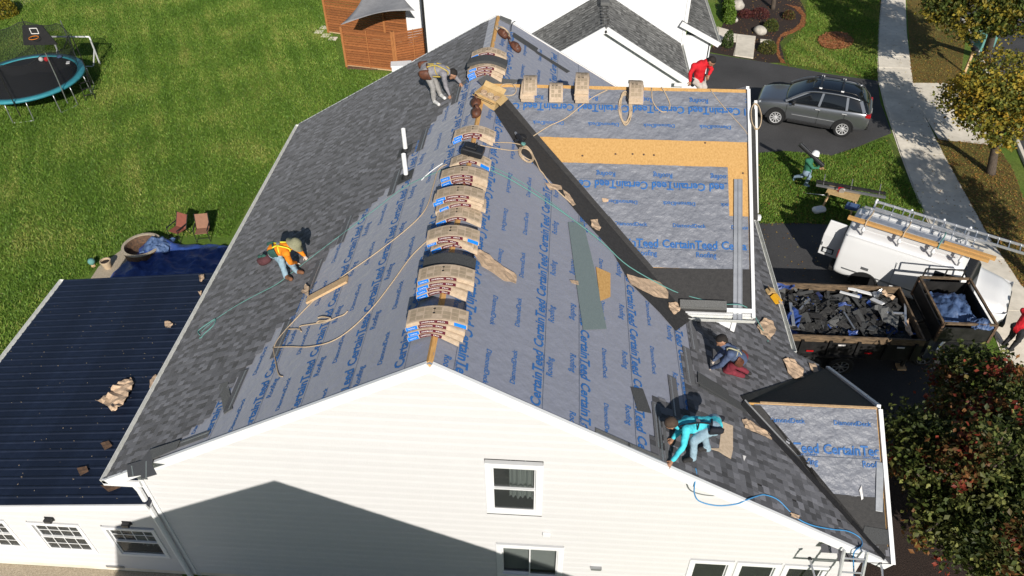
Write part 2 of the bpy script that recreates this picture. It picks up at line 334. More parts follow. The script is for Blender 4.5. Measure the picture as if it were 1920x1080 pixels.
# ================================================================== HOUSE
def clip(poly, a, b, c):            # keep a*u+b*z<=c
    out = []
    for i in range(len(poly)):
        p, q = poly[i], poly[(i+1) % len(poly)]
        dp, dq = a*p[0]+b*p[1]-c, a*q[0]+b*q[1]-c
        if dp <= 0: out.append(p)
        if dp*dq < 0:
            t = dp/(dp-dq); out.append((p[0]+t*(q[0]-p[0]), p[1]+t*(q[1]-p[1])))
    return out
def siding(parent, o, ux, nrm, outline, course, mat_, holes=(), thick=.034):
    o, ux, nrm = V(o), V(ux), V(nrm); z0 = min(p[1] for p in outline); z1 = max(p[1] for p in outline)
    k = 0
    while z0+k*course < z1-.005:
        a, b = z0+k*course, min(z0+(k+1)*course, z1); k += 1
        row = clip(clip(outline, 0, -1, -a), 0, 1, b)
        if len(row) < 3: continue
        parts = [row]
        for (h0, h1, g0, g1) in holes:
            if min(b, g1)-max(a, g0) > course*.35:
                nx = []
                for p in parts:
                    for q in (clip(p, 1, 0, h0), clip(p, -1, 0, -h1)):
                        if len(q) >= 3 and max(t[0] for t in q)-min(t[0] for t in q) > .02: nx.append(q)
                parts = nx
        m_ = a+(b-a)*.62; off = lambda z: (.017 if z < a+.001 else .014+(z-m_)/(a-m_)*.003) if z <= m_+1e-6 else .014-(z-m_)/(b-m_)*.010
        for p0 in parts:
            q = MB()
            for p in (clip(p0, 0, 1, m_), clip(p0, 0, -1, -m_)):
                if len(p) < 3: continue
                bk = [o+ux*u+V((0, 0, z)) for u, z in p]; fr = [o+ux*u+V((0, 0, z))+nrm*off(z) for u, z in p]
                n = len(p); ar = sum(p[i][0]*p[(i+1) % n][1]-p[(i+1) % n][0]*p[i][1] for i in range(n))
                if (ux.cross(V((0, 0, 1))).dot(nrm) > 0) != (ar > 0): bk.reverse(); fr.reverse()
                q.add(bk+fr, [list(range(n))[::-1], list(range(n, 2*n))]+[(i, (i+1) % n, n+(i+1) % n, n+i) for i in range(n)])
            if q.v: q.build('siding_board', X_[mat_], parent)
def window(parent, u0, u1, z0, z1, o, ux, nrm, kind='hung', trim=.1, grid=None, curtain=None, label=None):
    o, ux, nrm = V(o), V(ux), V(nrm); Z = V((0, 0, 1))
    P = lambda u, z, d=0: o+ux*u+Z*z+nrm*d
    b = MB()
    for a0, a1, c0, c1 in ((u0, u1, z1-trim, z1), (u0, u1, z0, z0+trim), (u0, u0+trim, z0+trim, z1-trim), (u1-trim, u1, z0+trim, z1-trim)):
        b.prism([P(a0, c0, -.06), P(a1, c0, -.06), P(a1, c1, -.06), P(a0, c1, -.06)], nrm*.095)
    win = b.build('window', X_['white'], parent, bevel=.006)
    if label: win['label'] = label
    i0, i1, j0, j1 = u0+trim, u1-trim, z0+trim, z1-trim; s = .028
    def sash(a0, a1, c0, c1, dep, g=None):
        b = MB()
        for q in ((a0, a1, c1-s, c1), (a0, a1, c0, c0+s), (a0, a0+s, c0+s, c1-s), (a1-s, a1, c0+s, c1-s)):
            b.prism([P(q[0], q[2], dep), P(q[1], q[2], dep), P(q[1], q[3], dep), P(q[0], q[3], dep)], nrm*.03)
        b.build('sash', X_['white'], win)
        MB().prism([P(a0+s, c0+s, dep+.010), P(a1-s, c0+s, dep+.010), P(a1-s, c1-s, dep+.010), P(a0+s, c1-s, dep+.010)], nrm*.006).build('pane', X_['pane'], win)
        if g:
            m_ = MB()
            for i in range(1, g[0]):
                u = a0+(a1-a0)*i/g[0]; m_.prism([P(u-.008, c0+s, dep+.018), P(u+.008, c0+s, dep+.018), P(u+.008, c1-s, dep+.018), P(u-.008, c1-s, dep+.018)], nrm*.008)
            for i in range(1, g[1]):
                z = c0+(c1-c0)*i/g[1]; m_.prism([P(a0+s, z-.008, dep+.020), P(a1-s, z-.008, dep+.020), P(a1-s, z+.008, dep+.020), P(a0+s, z+.008, dep+.020)], nrm*.008)
            m_.build('glazing_bars', X_['white'], win)
    if kind == 'hung':
        mid = (j0+j1)/2
        sash(i0, i1, mid-.012, j1, -.05, grid); sash(i0, i1, j0, mid+.014, -.02, grid if grid and curtain != 'lo' else None)
    elif kind == 'slide':
        mid = (i0+i1)/2; sash(i0, mid+.014, j0, j1, -.05); sash(mid-.012, i1, j0, j1, -.02)
    else: sash(i0, i1, j0, j1, -.04)
    # the room behind: a shallow dark box
    rb = MB(); d0, d1 = -.061, -.9
    rb.poly([P(i0-.3, j0-.3, d1), P(i1+.3, j0-.3, d1), P(i1+.3, j1+.3, d1), P(i0-.3, j1+.3, d1)])
    for a, c in (((i0-.3, j0-.3), (i1+.3, j0-.3)), ((i1+.3, j0-.3), (i1+.3, j1+.3)), ((i1+.3, j1+.3), (i0-.3, j1+.3)), ((i0-.3, j1+.3), (i0-.3, j0-.3))):
        rb.poly([P(*a, d0), P(*c, d0), P(*c, d1), P(*a, d1)])
    rb.build('room_lining', X_['room'], win)
    if curtain in ('right', 'lo'):
        cb = MB(); n = 26; c0, c1 = (i0+(i1-i0)*.38, i1-.02)
        pts = []
        for i in range(n+1):
            u = c0+(c1-c0)*i/n; pts.append((u, -.14-.035*math.sin(i*1.25)-.015*math.sin(i*.5)))
        for i in range(n):
            (ua, da), (ub, db) = pts[i], pts[i+1]; zb = j0+(j1-j0)*.16
            cb.poly([P(ua, zb, da), P(ub, zb, db), P(ub, j1-.02, db), P(ua, j1-.02, da)])
        cb.build('curtain', X_['curtain'], win, smooth=True)
    if curtain == 'blind':
        bb = MB(); k = 0
        while j0+.03+k*.035 < j1-.02:
            z = j0+.03+k*.035; k += 1
            bb.prism([P(i0+.03, z, -.10), P(i1-.03, z, -.10), P(i1-.03, z+.022, -.115), P(i0+.03, z+.022, -.115)], nrm*.002)
        bb.build('blind', X_['curtain'], win)
    return win
X_['room'] = pm('dark_room', (.045, .042, .04), (.03, .03, .03), sc=2, rough=.95)
X_['curtain'] = pm('pale_curtain', (.55, .62, .58), (.48, .55, .52), sc=3, rough=.9)
house = thing('house', 'cream sided house having its roof shingled, grey underlayment on its slopes', 'house', (0, 6.7, 0))
HW = .30                                            # south wall plane
wins = [(.72, 1.79, 3.34, 4.98), (.87, 2.27, .85, 2.17), (4.85, 5.75, .75, 1.98), (5.80, 6.70, .75, 1.98), (6.75, 7.65, .75, 1.98)]
south = MB().box((1.0, HW+.07, .09), (14.0, .12, .18)).build('wall', X_['concrete'], house)
siding(south, (0, HW, 0), (1, 0, 0), (0, -1, 0), [(-6.05, .19), (8.15, .19), (8.15, ZR-SR*8.15-.12), (0, ZR-.12), (-6.05, ZR-SL*6.05-.12)], .205, 'siding', wins)
MB().box((-6.05, HW-.012, 2.2), (.10, .05, 4.1)).build('corner_post', X_['white'], south)
ow, uxx, nn = (0, HW, 0), (1, 0, 0), (0, -1, 0)
window(house, *wins[0], ow, uxx, nn, 'hung', .13, curtain='right')
window(house, *wins[1], ow, uxx, nn, 'slide', .12, curtain='blind')
for q in wins[2:]: window(house, *q, ow, uxx, nn, 'fixed', .11)
v = MB().box((1.90, HW-.04, 2.68), (.15, .05, .13)).build('vent_cover', X_['white'], house, bevel=.01)
v = MB().box((2.97, HW-.03, 1.43), (.21, .05, .11)).box((2.97, HW-.05, 1.485), (.23, .08, .02)).build('dryer_vent', X_['steel'], house)
# other walls (out of view, they close the box)
b = MB().ob((-6.05, HW, 0), (.1, 0, 0), (0, 12.8, 0), (0, 0, 4.35)); b.build('wall', X_['siding'], house)
b = MB().ob((7.15, 4.9, 0), (.1, 0, 0), (0, 8.2, 0), (0, 0, 3.3)).ob((8.1, HW, 0), (.1, 0, 0), (0, 4.6, 0), (0, 0, 2.7)); b.build('wall', X_['siding'], house)
b = MB().prism([(-6.0, 13.1, 0), (7.2, 13.1, 0), (7.2, 13.1, 3.4), (0, 13.1, ZR-.15), (-6.0, 13.1, 4.35)], (0, .1, 0)); b.build('wall', X_['siding'], house)
# cross gable walls: front (faces +X) and the south cheek above the lower roof
b = MB().prism([(5.85, 4.62, 3.6), (5.85, 13.0, 3.6), (5.85, 13.0, 5.4), (5.85, 9.25, 7.70), (5.85, 4.62, 4.98)], (.1, 0, 0)); wx = b.build('wall', X_['siding_w'], house)
siding(wx, (0, 4.62, 0), (1, 0, 0), (0, -1, 0), [(4.2, 4.15), (5.94, 4.15), (5.94, 5.0), (4.2, 5.0)], .14, 'siding_w')
MB().box((5.9, 4.60, 4.6), (.10, .06, .8)).build('corner_post', X_['white'], wx)
# roof decks
T_ = .14
roof = MB()
roof.prism([(0, 0, ZR), (0, 13.4, ZR), (-6.47, 13.4, ZR-SL*6.47), (-6.47, 0, ZR-SL*6.47)], (0, 0, -T_))
roof.prism([(0, 0, ZR), (8.5, 0, ZR-SR*8.5), (8.5, 5, ZR-SR*8.5), (7.53, 5, ZR-SR*7.53), (7.53, 13.4, ZR-SR*7.53), (0, 13.4, ZR)], (0, 0, -T_))
EY = 4.40; EZ = XGZ-SX*(XGY-EY)               # cross gable eave
def rk(d): return 6.30-.0243*d
roof.prism([(-.1, XGY, XGZ), (4.75, EY, EZ), (6.16, EY, EZ), (6.3, XGY, XGZ)], (0, 0, -T_))
roof.prism([(-.1, XGY, XGZ), (6.3, XGY, XGZ), (6.2, 13.3, XGZ-SX*4.05), (4.0, 13.3, XGZ-SX*4.05)], (0, 0, -T_))
SP = .63
roof.prism([(5.85, PGY, PGZ), (8.48, 0, PGZ-SP*2.5), (8.5, 0, PGZ-SP*2.5), (8.5, PGY, PGZ)], (0, 0, -.06))
roof.prism([(5.85, PGY, PGZ), (8.5, PGY, PGZ), (8.5, 5, PGZ-SP*2.5), (8.48, 5, PGZ-SP*2.5)], (0, 0, -.06))
roof = roof.build('roof', X_['osb'], house)
# white trim
def trimbar(name, a, b, w_, h_, m='white', par=roof, up=(0, 0, 1)):
    return MB().bar(a, b, w_, h_, up, 0).build(name, X_[m], par)
trimbar('rake_board', (-6.47, .012, ZR-SL*6.47-.085), (0, .012, ZR-.085), .06, .20)
trimbar('rake_board', (0, .010, ZR-.085), (8.5, .010, ZR-SR*8.5-.085), .06, .20)
trimbar('drip_edge', (-6.47, .02, ZR-SL*6.47+.006), (0, .02, ZR+.006), .07, .012, 'drip')
trimbar('drip_edge', (0, .018, ZR+.006), (4.6, .018, ZR-SR*4.6+.006), .07, .012, 'drip')
trimbar('soffit', (-6.4, .16, ZR-SL*6.4-.20), (0, .16, ZR-.20), .26, .03)
trimbar('soffit', (0, .16, ZR-.20), (8.4, .16, ZR-SR*8.4-.20), .26, .03)
trimbar('rake_board', (0, 13.42, ZR-.10), (7.5, 13.42, ZR-SR*7.5-.10), .05, .22)
trimbar('rake_board', (-6.47, 13.42, ZR-SL*6.47-.10), (0, 13.42, ZR-.10), .05, .22)
trimbar('rake_board', (6.19, EY-.06, EZ-.08), (6.33, XGY, XGZ-.05), .07, .24, up=(0, 0, 1))
trimbar('rake_board', (6.33, XGY+.02, XGZ-.06), (6.33, 13.3, XGZ-SX*4.03-.06), .07, .24)
trimbar('ridge_fascia', (8.53, 0, PGZ-SP*2.5-.045), (8.53, PGY, PGZ-.045), .08, .20)
trimbar('ridge_fascia', (8.53, PGY+.01, PGZ-.045), (8.53, 5, PGZ-SP*2.5-.045), .08, .20)
trimbar('soffit', (4.7, 4.50, EZ-.16), (6.15, 4.50, EZ-.16), .26, .03)
trimbar('drip_edge', (4.74, EY+.015, EZ+.014), (6.17, EY+.015, EZ+.014), .11, .012)
trimbar('fascia_board', (4.72, 4.37, EZ-.09), (6.2, 4.37, EZ-.09), .05, .16)
# outer gable return strip beside the front rake
b = MB().prism([(6.37, 9.25, 7.42), (6.60, 9.25, 7.36), (6.60, 6.95, 5.75), (6.37, 6.95, 5.81)], (0, 0, -.06)); b.build('return_roof', X_['membrane'], roof)
trimbar('return_fascia', (6.63, 9.5, 7.43), (6.63, 7.25, 5.68), .07, .14)
MB().box((6.66, 7.20, 5.60), (.16, .10, .12)).build('return_end_cap', X_['white'], roof, bevel=.01)
def gutter(name, a, b, out, par=roof, m='gutter'):
    a, b, out = V(a), V(b), V(out); z = V((0, 0, 1)); g = MB()
    prof = [(0, 0), (0, -.11), (.09, -.11), (.125, -.02), (.13, 0), (.118, 0), (.112, -.02), (.082, -.10), (.012, -.10), (.012, 0)]
    pa = [a+out*x+z*y for x, y in prof]; pb = [b+out*x+z*y for x, y in prof]; n = len(prof)
    g.add(pa+pb, [(i, (i+1) % n, n+(i+1) % n, n+i) for i in range(n)]+[(0, 1, 2, 3, 4), (n+4, n+3, n+2, n+1, n)])
    return g.build(name, X_[m], par)
ze = ZR-SL*6.47
gutter('gutter', (-6.49, 0, ze-.02), (-6.49, 13.4, ze-.02), (-1, 0, 0))
gutter('gutter', (7.55, 5.02, ZR-SR*7.53-.02), (7.55, 13.4, ZR-SR*7.53-.02), (1, 0, 0), m='blackg')  if False else gutter('gutter', (7.55, 5.02, ZR-SR*7.53-.02), (7.55, 13.4, ZR-SR*7.53-.02), (1, 0, 0))
MB().ob((-6.6, 0.0, ze-.20), (.75, 0, 0), (0, .05, 0), (0, 0, .17)).build('eave_return', X_['white'], roof, bevel=.008)
# downspouts
d = MB(); d.tube([(-6.52, .10, ze-.12), (-6.48, .14, ze-.25), (-6.18, .20, ze-.42), (-6.13, .20, ze-.6), (-6.13, .20, .05), (-6.2, .05, .02)], .055, 8); d.build('downspout', X_['white'], house)
MB().tube([(4.86, 4.30, EZ-.08), (4.88, 4.28, EZ-.16), (4.95, 4.24, EZ-.26), (5.05, 4.16, EZ-.32)], .05, 8).build('downspout', X_['white'], house)
gutter('gutter', (4.75, 4.34, EZ-.01), (6.22, 4.34, EZ-.01), (0, -1, 0))
# ------------------------------------------------------------------ rear addition with metal roof
add_wall = MB().box((-8.8, HW+.07, .09), (5.5, .12, .18)).build('wall', X_['concrete'], house)
aw = [(-9.24, -8.07, .80, 1.98), (-7.59, -6.42, .78, 1.96), (-10.89, -9.72, .80, 1.98)]
siding(add_wall, (0, HW, 0), (1, 0, 0), (0, -1, 0), [(-11.5, .19), (-6.11, .19), (-6.11, 3.18), (-11.5, 2.60)], .205, 'siding', aw)
for i, q in enumerate(aw): window(house, *q, ow, uxx, nn, 'hung', .085, grid=(4, 2), curtain='lo' if i == 1 else None)
for x in (-8.62, -6.93):
    b = MB().box((x, HW-.06, 2.19), (.16, .12, .10)).box((x, HW-.02, 2.19), (.2, .03, .13)); b.build('wall_light', X_['blackgloss'], house, bevel=.01)
MB().box((-7.9, HW-.03, .24), (.42, .02, .07)).build('crawl_vent', X_['steel'], house)
b = MB().ob((-11.5, HW, 0), (.1, 0, 0), (0, 6.85, 0), (0, 0, 2.55)).ob((-11.4, 7.05, 0), (5.3, 0, 0), (0, .1, 0), (0, 0, 2.6)); b.build('wall', X_['siding'], house)
def mtz(x): return 3.263+MTS*(x+6.2)
mroof = MB().prism([(-11.72, .1, mtz(-11.72)-.02), (-6.06, .1, mtz(-6.06)-.02), (-6.06, 7.27, mtz(-6.06)-.02), (-11.72, 7.27, mtz(-11.72)-.02)], (0, 0, -.12)).build('metal_roof', X_['metalroof'], house)
sp = 7.17/31
pmesh = MB()
prof = [(0, 0), (sp-.075, 0), (sp-.055, .016), (sp-.020, .016), (sp, 0)]
x0, x1 = -11.78, -6.06
for (ya, za), (yb, zb) in zip(prof[:-1], prof[1:]):
    pmesh.add([(x0, ya, mtz(x0)+za), (x1, ya, mtz(x1)+za), (x1, yb, mtz(x1)+zb), (x0, yb, mtz(x0)+zb)], [(0, 1, 2, 3)])
pmesh = pmesh.mesh('roof_panel', X_['metalroof'])
for i in range(31): link('roof_panel', pmesh, mroof, Matrix.Translation((0, .1+i*sp, -.006)))
trimbar('fascia_board', (-11.75, .09, mtz(-11.75)-.10), (-6.06, .09, mtz(-6.06)-.10), .04, .17, par=mroof)
trimbar('soffit', (-11.7, .2, mtz(-11.7)-.19), (-6.06, .2, mtz(-6.06)-.19), .2, .02, par=mroof)
gutter('gutter', (-11.80, .05, mtz(-11.8)-.02), (-11.80, 7.3, mtz(-11.8)-.02), (-1, 0, 0), mroof)
# ================================================================== ROOF COVERINGS
class Frame:
    def __init__(s, o, eu, ed):
        s.o, s.u, s.d = V(o), V(eu).normalized(), V(ed).normalized(); s.n = s.u.cross(-s.d)
    def p(s, u, d, h=0): return s.o+s.u*u+s.d*d+s.n*h
    def uv(s, P): q = V(P)-s.o; return q.dot(s.u), q.dot(s.d)
    def mat(s, u, d, h=0, rot=0):       # local x = along u, y = upslope
        x, y = s.u, -s.d
        if rot: x, y = x*math.cos(rot)+y*math.sin(rot), -x*math.sin(rot)+y*math.cos(rot)
        return basis(s.p(u, d, h), x, y, s.n)
FR = Frame((0, 0, ZR), (0, 1, 0), (1, 0, -SR)); FL = Frame((0, 0, ZR), (0, -1, 0), (-1, 0, -SL))
FX = Frame((0, XGY, XGZ), (1, 0, 0), (0, -1, -SX)); FP = Frame((0, PGY, PGZ), (1, 0, 0), (0, -1, -SP))
FPN = Frame((0, PGY, PGZ), (-1, 0, 0), (0, 1, -SP))
hSR, hSL, hSX, hSP = math.hypot(1, SR), math.hypot(1, SL), math.hypot(1, SX), math.hypot(1, SP)
EXP = .143
def left_start(k):              # nearest Y of row k counted from the left eave
    tab = [(0, .02), (9, .02), (9.7, .126), (11.9, .33), (16.2, .62), (18.9, 1.37), (21.7, 2.04), (23.3, 2.52), (25.3, 2.7), (26.1, 3.0), (27.1, 4.2), (30, 5.25), (34.3, 5.76), (37.8, 6.47), (41.3, 8.2), (44.8, 8.95), (46.4, 9.3), (49, 10.2), (52, 11)]
    for (a, ya), (b, yb) in zip(tab[:-1], tab[1:]):
        if a <= k <= b: return ya+(yb-ya)*(k-a)/(b-a)
    return 13
def wrinkle(P, amp):
    q = V((P.x*1.9+P.z*.7, P.y*1.9, P.z*1.3))
    r1 = 1-abs(noise.noise(q*1.1))*2.2; r2 = 1-abs(noise.noise(q*2.7+V((9, 3, 1))))*2.2
    return max(0, amp*(.55*max(r1, 0)**3+.6*max(r2, 0)**3+.35*(noise.noise(q*.6)+.5)))
X_['felt'] = pm('grey_synthetic_underlayment', (.212, .222, .276), (.200, .210, .262), sc=3.0, rough=.55, bump=.7, bsc=6, bdist=.04, spec=.3, sheen=.35)
X_['felt2'] = pm('wrinkled_underlayment', (.205, .212, .24), (.160, .168, .195), sc=3.0, rough=.46, bump=1.0, bsc=7, bdist=.055, spec=.4)
_tx = {}
def text_mesh(txt, wide, high, bold=.012):
    k = (txt, wide, high)
    if k in _tx: return _tx[k]
    c = bpy.data.curves.new('t', 'FONT'); c.body = txt; c.offset = bold; c.resolution_u = 2; c.align_x = 'CENTER'; c.align_y = 'BOTTOM_BASELINE'
    o = bpy.data.objects.new('t', c); me = bpy.data.meshes.new_from_object(o)
    xs = [v.co.x for v in me.vertices]; ys = [v.co.y for v in me.vertices if True]
    w_ = max(xs)-min(xs); hc = .70      # cap height of the built-in font
    vs = [((v.co.x-(max(xs)+min(xs))/2)*wide/w_, v.co.y*high/hc, 0) for v in me.vertices]
    fs = [list(p.vertices) for p in me.polygons]
    bpy.data.objects.remove(o); bpy.data.curves.remove(c); bpy.data.meshes.remove(me)
    _tx[k] = (vs, fs); return _tx[k]
def sheet(F, d0, d1, u0, u1, rows, phase, lift, amp, parent, matn='felt', clipf=None, name='underlayment_sheet', fliptext=False):
    """u0,u1: functions of d. rows: list of (kind, d, inverted). phase: u of one CertainTeed centre."""
    nd = max(3, int((d1-d0)/.06)); L_ = max(abs(u1(d)-u0(d)) for d in (d0, d1)); nu = max(3, int(L_/.065))
    b = MB(); vs = []
    for i in range(nd+1):
        d = d0+(d1-d0)*i/nd
        for j in range(nu+1):
            u = u0(d)+(u1(d)-u0(d))*j/nu; P = F.p(u, d)
            vs.append(P+F.n*(lift+wrinkle(P, amp)))
    # grid index: row i runs downslope, so winding follows u then d
    fs = [(i*(nu+1)+j, (i+1)*(nu+1)+j, (i+1)*(nu+1)+j+1, i*(nu+1)+j+1) for i in range(nd) for j in range(nu)]
    b.add(vs, fs); sh = b.build(name, X_[matn], parent, smooth=True)
    t = MB(); ln = MB()
    def hidden(u, d):
        P = F.p(u, d); v_ = P-CAM; z_ = v_.dot(CF); x_, y_ = 960+FPX*v_.dot(CR)/z_, 540+FPX*v_.dot(CD)/z_
        if not (-60 < x_ < 1980 and -60 < y_ < 1140): return True
        if F is FL: return -u > left_start((6.49*hSL-d)/EXP)+.75
        if F is FR: return d > 5.75 or abs(P.y-XGY) < (XGZ-P.z)/SX-.5 or P.y > 12.6+d*.1
        return False
    for kind, d, inv in rows:
        if kind == 'line':
            m = 60; 
            for j in range(m):
                ua, ub = [u0(d)+.01+(u1(d)-u0(d)-.02)*q/m for q in (j, j+1)]
                pts = []
                for (u, dd) in ((ua, d-.004), (ua, d+.004), (ub, d+.004), (ub, d-.004)):
                    P = F.p(u, dd); pts.append(P+F.n*(lift+(.007 if amp < .01 else .012)+wrinkle(P, amp)))
                ln.poly(pts)
            continue
        w_, h_, off = {'CT': (1.22, .190, 0), 'RF': (.44, .125, .36), 'DD': (.74, .095, 0), 'SUB': (.42, .035, .36)}[kind]
        txt = {'CT': 'CertainTeed', 'RF': 'Roofing', 'DD': 'DiamondDeck', 'SUB': 'SAINT-GOBAIN'}[kind]
        tv, tf = text_mesh(txt, w_, h_, .026 if kind == 'CT' else .016)
        per = 1.31; s_ = -1 if inv else 1
        lo, hi = min(u0(d), u1(d)), max(u0(d), u1(d))
        k0 = int((lo-phase)/per)-2
        for k in range(k0, k0+int((hi-lo)/per)+5):
            cu = phase+k*per+off*s_
            # keep only glyph faces inside the sheet
            pts = [(cu+s_*x, d+(h_/2 if not inv else -h_/2)-s_*y) for x, y, _ in tv]
            ok = [lo+.01 < min(max(p[0], -99), 99) < hi-.01 and (clipf is None or clipf(*p)) for p in pts]
            keep = [f for f in tf if all(ok[i] for i in f)]
            if not keep or hidden(cu, d): continue
            used = sorted({i for f in keep for i in f}); mp = {i: n for n, i in enumerate(used)}
            vv = []
            for i in used:
                P = F.p(*pts[i]); vv.append(P+F.n*(lift+(.0075 if amp < .01 else .016)+wrinkle(P, amp)))
            fa = [[mp[i] for i in f] for f in keep]
            if kind == 'SUB': t.add(vv, fa)
            else: MB().add(vv, fa).build('printed_word', X_['blueprint'], sh)
    if t.v: tag(t.build('printed_small_line', X_['blueprint'], sh), kind='stuff')
    if ln.v: ln.build('printed_line', X_['lineprint'], sh)
    return sh
def inv_rows(a, lim=9): return [r for r in (('RF', a+.21, True), ('line', a+.335, True), ('SUB', a+.365, True), ('CT', a+.47, True), ('DD', a+.90, True)) if r[1] < lim]
def up_rows(a): return [('DD', a+.18, False), ('CT', a+.63, False), ('SUB', a+.75, False), ('line', a+.765, False), ('RF', a+.87, False)]
c_ = lambda v_: (lambda d: v_)
uR = lambda px, py: FR.uv(MR(px, py))[0]
uL = lambda px, py: FL.uv(ML(px, py))[0]
uX = lambda px, py: FX.uv(XS(px, py))[0]
# right slope of the main roof
sheet(FR, .03, 1.30, c_(.03), c_(13.37), inv_rows(.07), uR(883, 563), .010, .005, house)
sheet(FR, 1.24, 2.45, c_(.03), c_(13.37), up_rows(1.26), uR(1015, 515), .008, .005, house)
sheet(FR, 2.38, 3.62, c_(.03), c_(13.37), inv_rows(2.41), uR(1096, 665), .0065, .005, house)
sheet(FR, 3.53, 4.82, c_(.03), c_(13.37), inv_rows(3.58), uR(1190, 660), .005, .005, house)
sheet(FR, 4.72, 5.85, c_(.03), c_(13.37), inv_rows(4.80, 5.6), uR(1285, 700), .0035, .004, house)
# left slope
sheet(FL, .03, 1.22, c_(-13.37), c_(-.03), inv_rows(.13), uL(758, 640), .010, .005, house)
sheet(FL, 1.16, 2.32, c_(-13.37), c_(-.03), inv_rows(1.22), uL(703, 543), .008, .005, house)
sheet(FL, 2.26, 3.42, c_(-13.37), c_(-.03), inv_rows(2.27), uL(615, 620), .006, .005, house)
sheet(FL, 3.36, 4.52, c_(-13.37), c_(-.03), inv_rows(3.33), uL(530, 660), .0045, .005, house)
sheet(FL, 4.46, 6.25, c_(-13.37), c_(-.03), inv_rows(4.42), uL(440, 760), .003, .004, house)
# cross gable, south slope; its west ends follow the valley
val = lambda d: (d/hSX*SX + (ZR-XGZ))/SR        # u (= world X) of the valley at slope distance d
sheet(FX, .10, 1.43, lambda d: val(d)+.02, rk, inv_rows(.16, 1.3), uX(1339, 210), .006, .020, house, 'felt2', lambda u, d: u > val(d)+.12)
sheet(FX, 2.09, 3.40, lambda d: val(d)+.02, lambda d: 5.77, inv_rows(2.16), uX(1272, 351), .007, .020, house, 'felt2', lambda u, d: u > val(d)+.12)
sheet(FX, 3.31, 4.61, lambda d: val(d)+.02, lambda d: rk(d)-.03, up_rows(3.41), uX(1293, 460), .005, .020, house, 'felt2', lambda u, d: u > val(d)+.12)
# OSB panels bared on the cross gable: each board a piece
for i, (ua, ub, da, db) in enumerate(((1.3, 2.0, 1.40, 2.12), (2.005, 4.43, 1.40, 2.12), (4.435, 6.25, 1.40, 2.12), (5.76, 6.22, 2.125, 3.33), (-.05, 2.2, .02, .12), (2.21, 4.4, .02, .12), (4.41, 6.29, .02, .12))):
    ub_ = max(ua, val((da+db)/2)) if i == 0 else ua
    MB().ob(FX.p(ub_, db, .0005), FX.u*(ub-ub_), -FX.d*(db-da), FX.n*.003).build('osb_board', X_['osb'], roof)
for px, py in ((1154, 289), (1092, 292), (1186, 289), (1207, 290), (1226, 291), (1378, 351), (1322, 268), (1393, 325)):
    P = XS(px, py); MB().lathe([(.028, 0), (.02, .006)], 7, (0, 0, 0)).build('knot_hole', X_['rust'], roof).matrix_basis = FX.mat(*FX.uv(P), .004, random.random()*3)
# porch gable south slope
sheet(FP, .03, .0+1.75, lambda d: 6.0+d*.80, c_(8.46), [('DD', .33, False), ('CT', .86, False), ('SUB', .99, False), ('line', 1.02, False), ('RF', 1.12, False)], FP.uv(PS(1600, 830))[0], .006, .022, house, 'felt2', lambda u, d: u > 6.06+d*.84)
def patch(name, F, pts, h, m, par=roof, th=.003, label=None):
    o = MB().prism([F.p(u, d, h) for u, d in pts], F.n*th).build(name, X_[m], par)
    if label: o['label'] = label
    return o
def ppx(F, fn, pxs): return [F.uv(fn(*p)) for p in pxs]
def grid_patch(name, F, pts, h, m, par=roof, amp=.006, lab=None):   # slightly uneven membrane
    o = MB().prism([F.p(u, d, h) for u, d in pts], F.n*.004).build(name, X_[m], par)
    if lab: o['label'] = lab
    return o
# ice-and-water membrane: valley band on the main slope, on the cross gable, at its eave
m1 = [(906, 178), (925, 172), (960, 205), (1040, 288), (1110, 378), (1180, 448), (1240, 520), (1300, 585), (1295, 600), (1266, 622), (1238, 590), (1180, 532), (1145, 470), (1085, 405), (1035, 345), (995, 303), (975, 288), (955, 255), (935, 225)]
grid_patch('ice_shield', FR, ppx(FR, MR, m1), .027, 'membrane')
m2_ = [(922, 165), (950, 188), (1010, 262), (1050, 306), (1090, 352), (1108, 380), (1112, 406), (1138, 406), (1150, 430), (1212, 503), (1398, 506), (1405, 578), (1293, 585), (1250, 530), (1180, 450), (1100, 360), (1020, 272), (940, 186)]
m2 = [(950, 188), (1010, 262), (1050, 306), (1090, 352), (1108, 380), (1112, 406), (1138, 406), (1150, 430), (1212, 503), (1398, 506), (1403, 574)]
q2 = [FX.uv(XS(*p)) for p in m2]; DE = (XGY-EY)*hSX-.01; q2[-1] = (rk(DE)-.02, DE); q2[-2] = (rk(q2[-2][1])-.02, q2[-2][1])
q2 = [(max(u+.05, val(d)+.16), d) for u, d in q2[:-2]]+q2[-2:]+[(val(DE), DE), (val(3), 3.0), (val(1.0), 1.0), (val(.15), .15)]
grid_patch('ice_shield', FX, q2, .030, 'membrane')
grid_patch('ice_shield', FP, [(5.95, .06), (6.15, .05), (6.95, 1.0), (7.35, 1.72), (8.46, 1.76), (8.46, 2.90), (8.42, 2.90)], .022, 'membrane')
# ridge boards along the main ridge and cross ridge: planks laid end to end
for i in range(6):
    y0, y1 = .02+i*2.22, .02+i*2.22+2.2
    MB().prism([FL.p(-y0, .055, .014), FL.p(-y0, .0, .03), FR.p(y0, .055, .014), FR.p(y0, .03, -.01)], (0, y1-y0, 0)).build('ridge_board', X_['pine'], roof)
patch('underlay_membrane', FR, [(.02, 4.1), (5.0, 5.2), (5.02, 5.6), (13.35, 5.6), (13.35, 7.53*hSR-.02), (5.05, 7.53*hSR-.02), (4.98, 8.48*hSR), (.02, 8.48*hSR)], .0005, 'membrane', roof, .002)
patch('underlay_membrane', FL, [(-13.37, .5), (-9.5, 1.2), (-.1, 6.2), (-.03, 6.45*hSL), (-13.37, 6.45*hSL)], .0003, 'membrane', roof, .002)
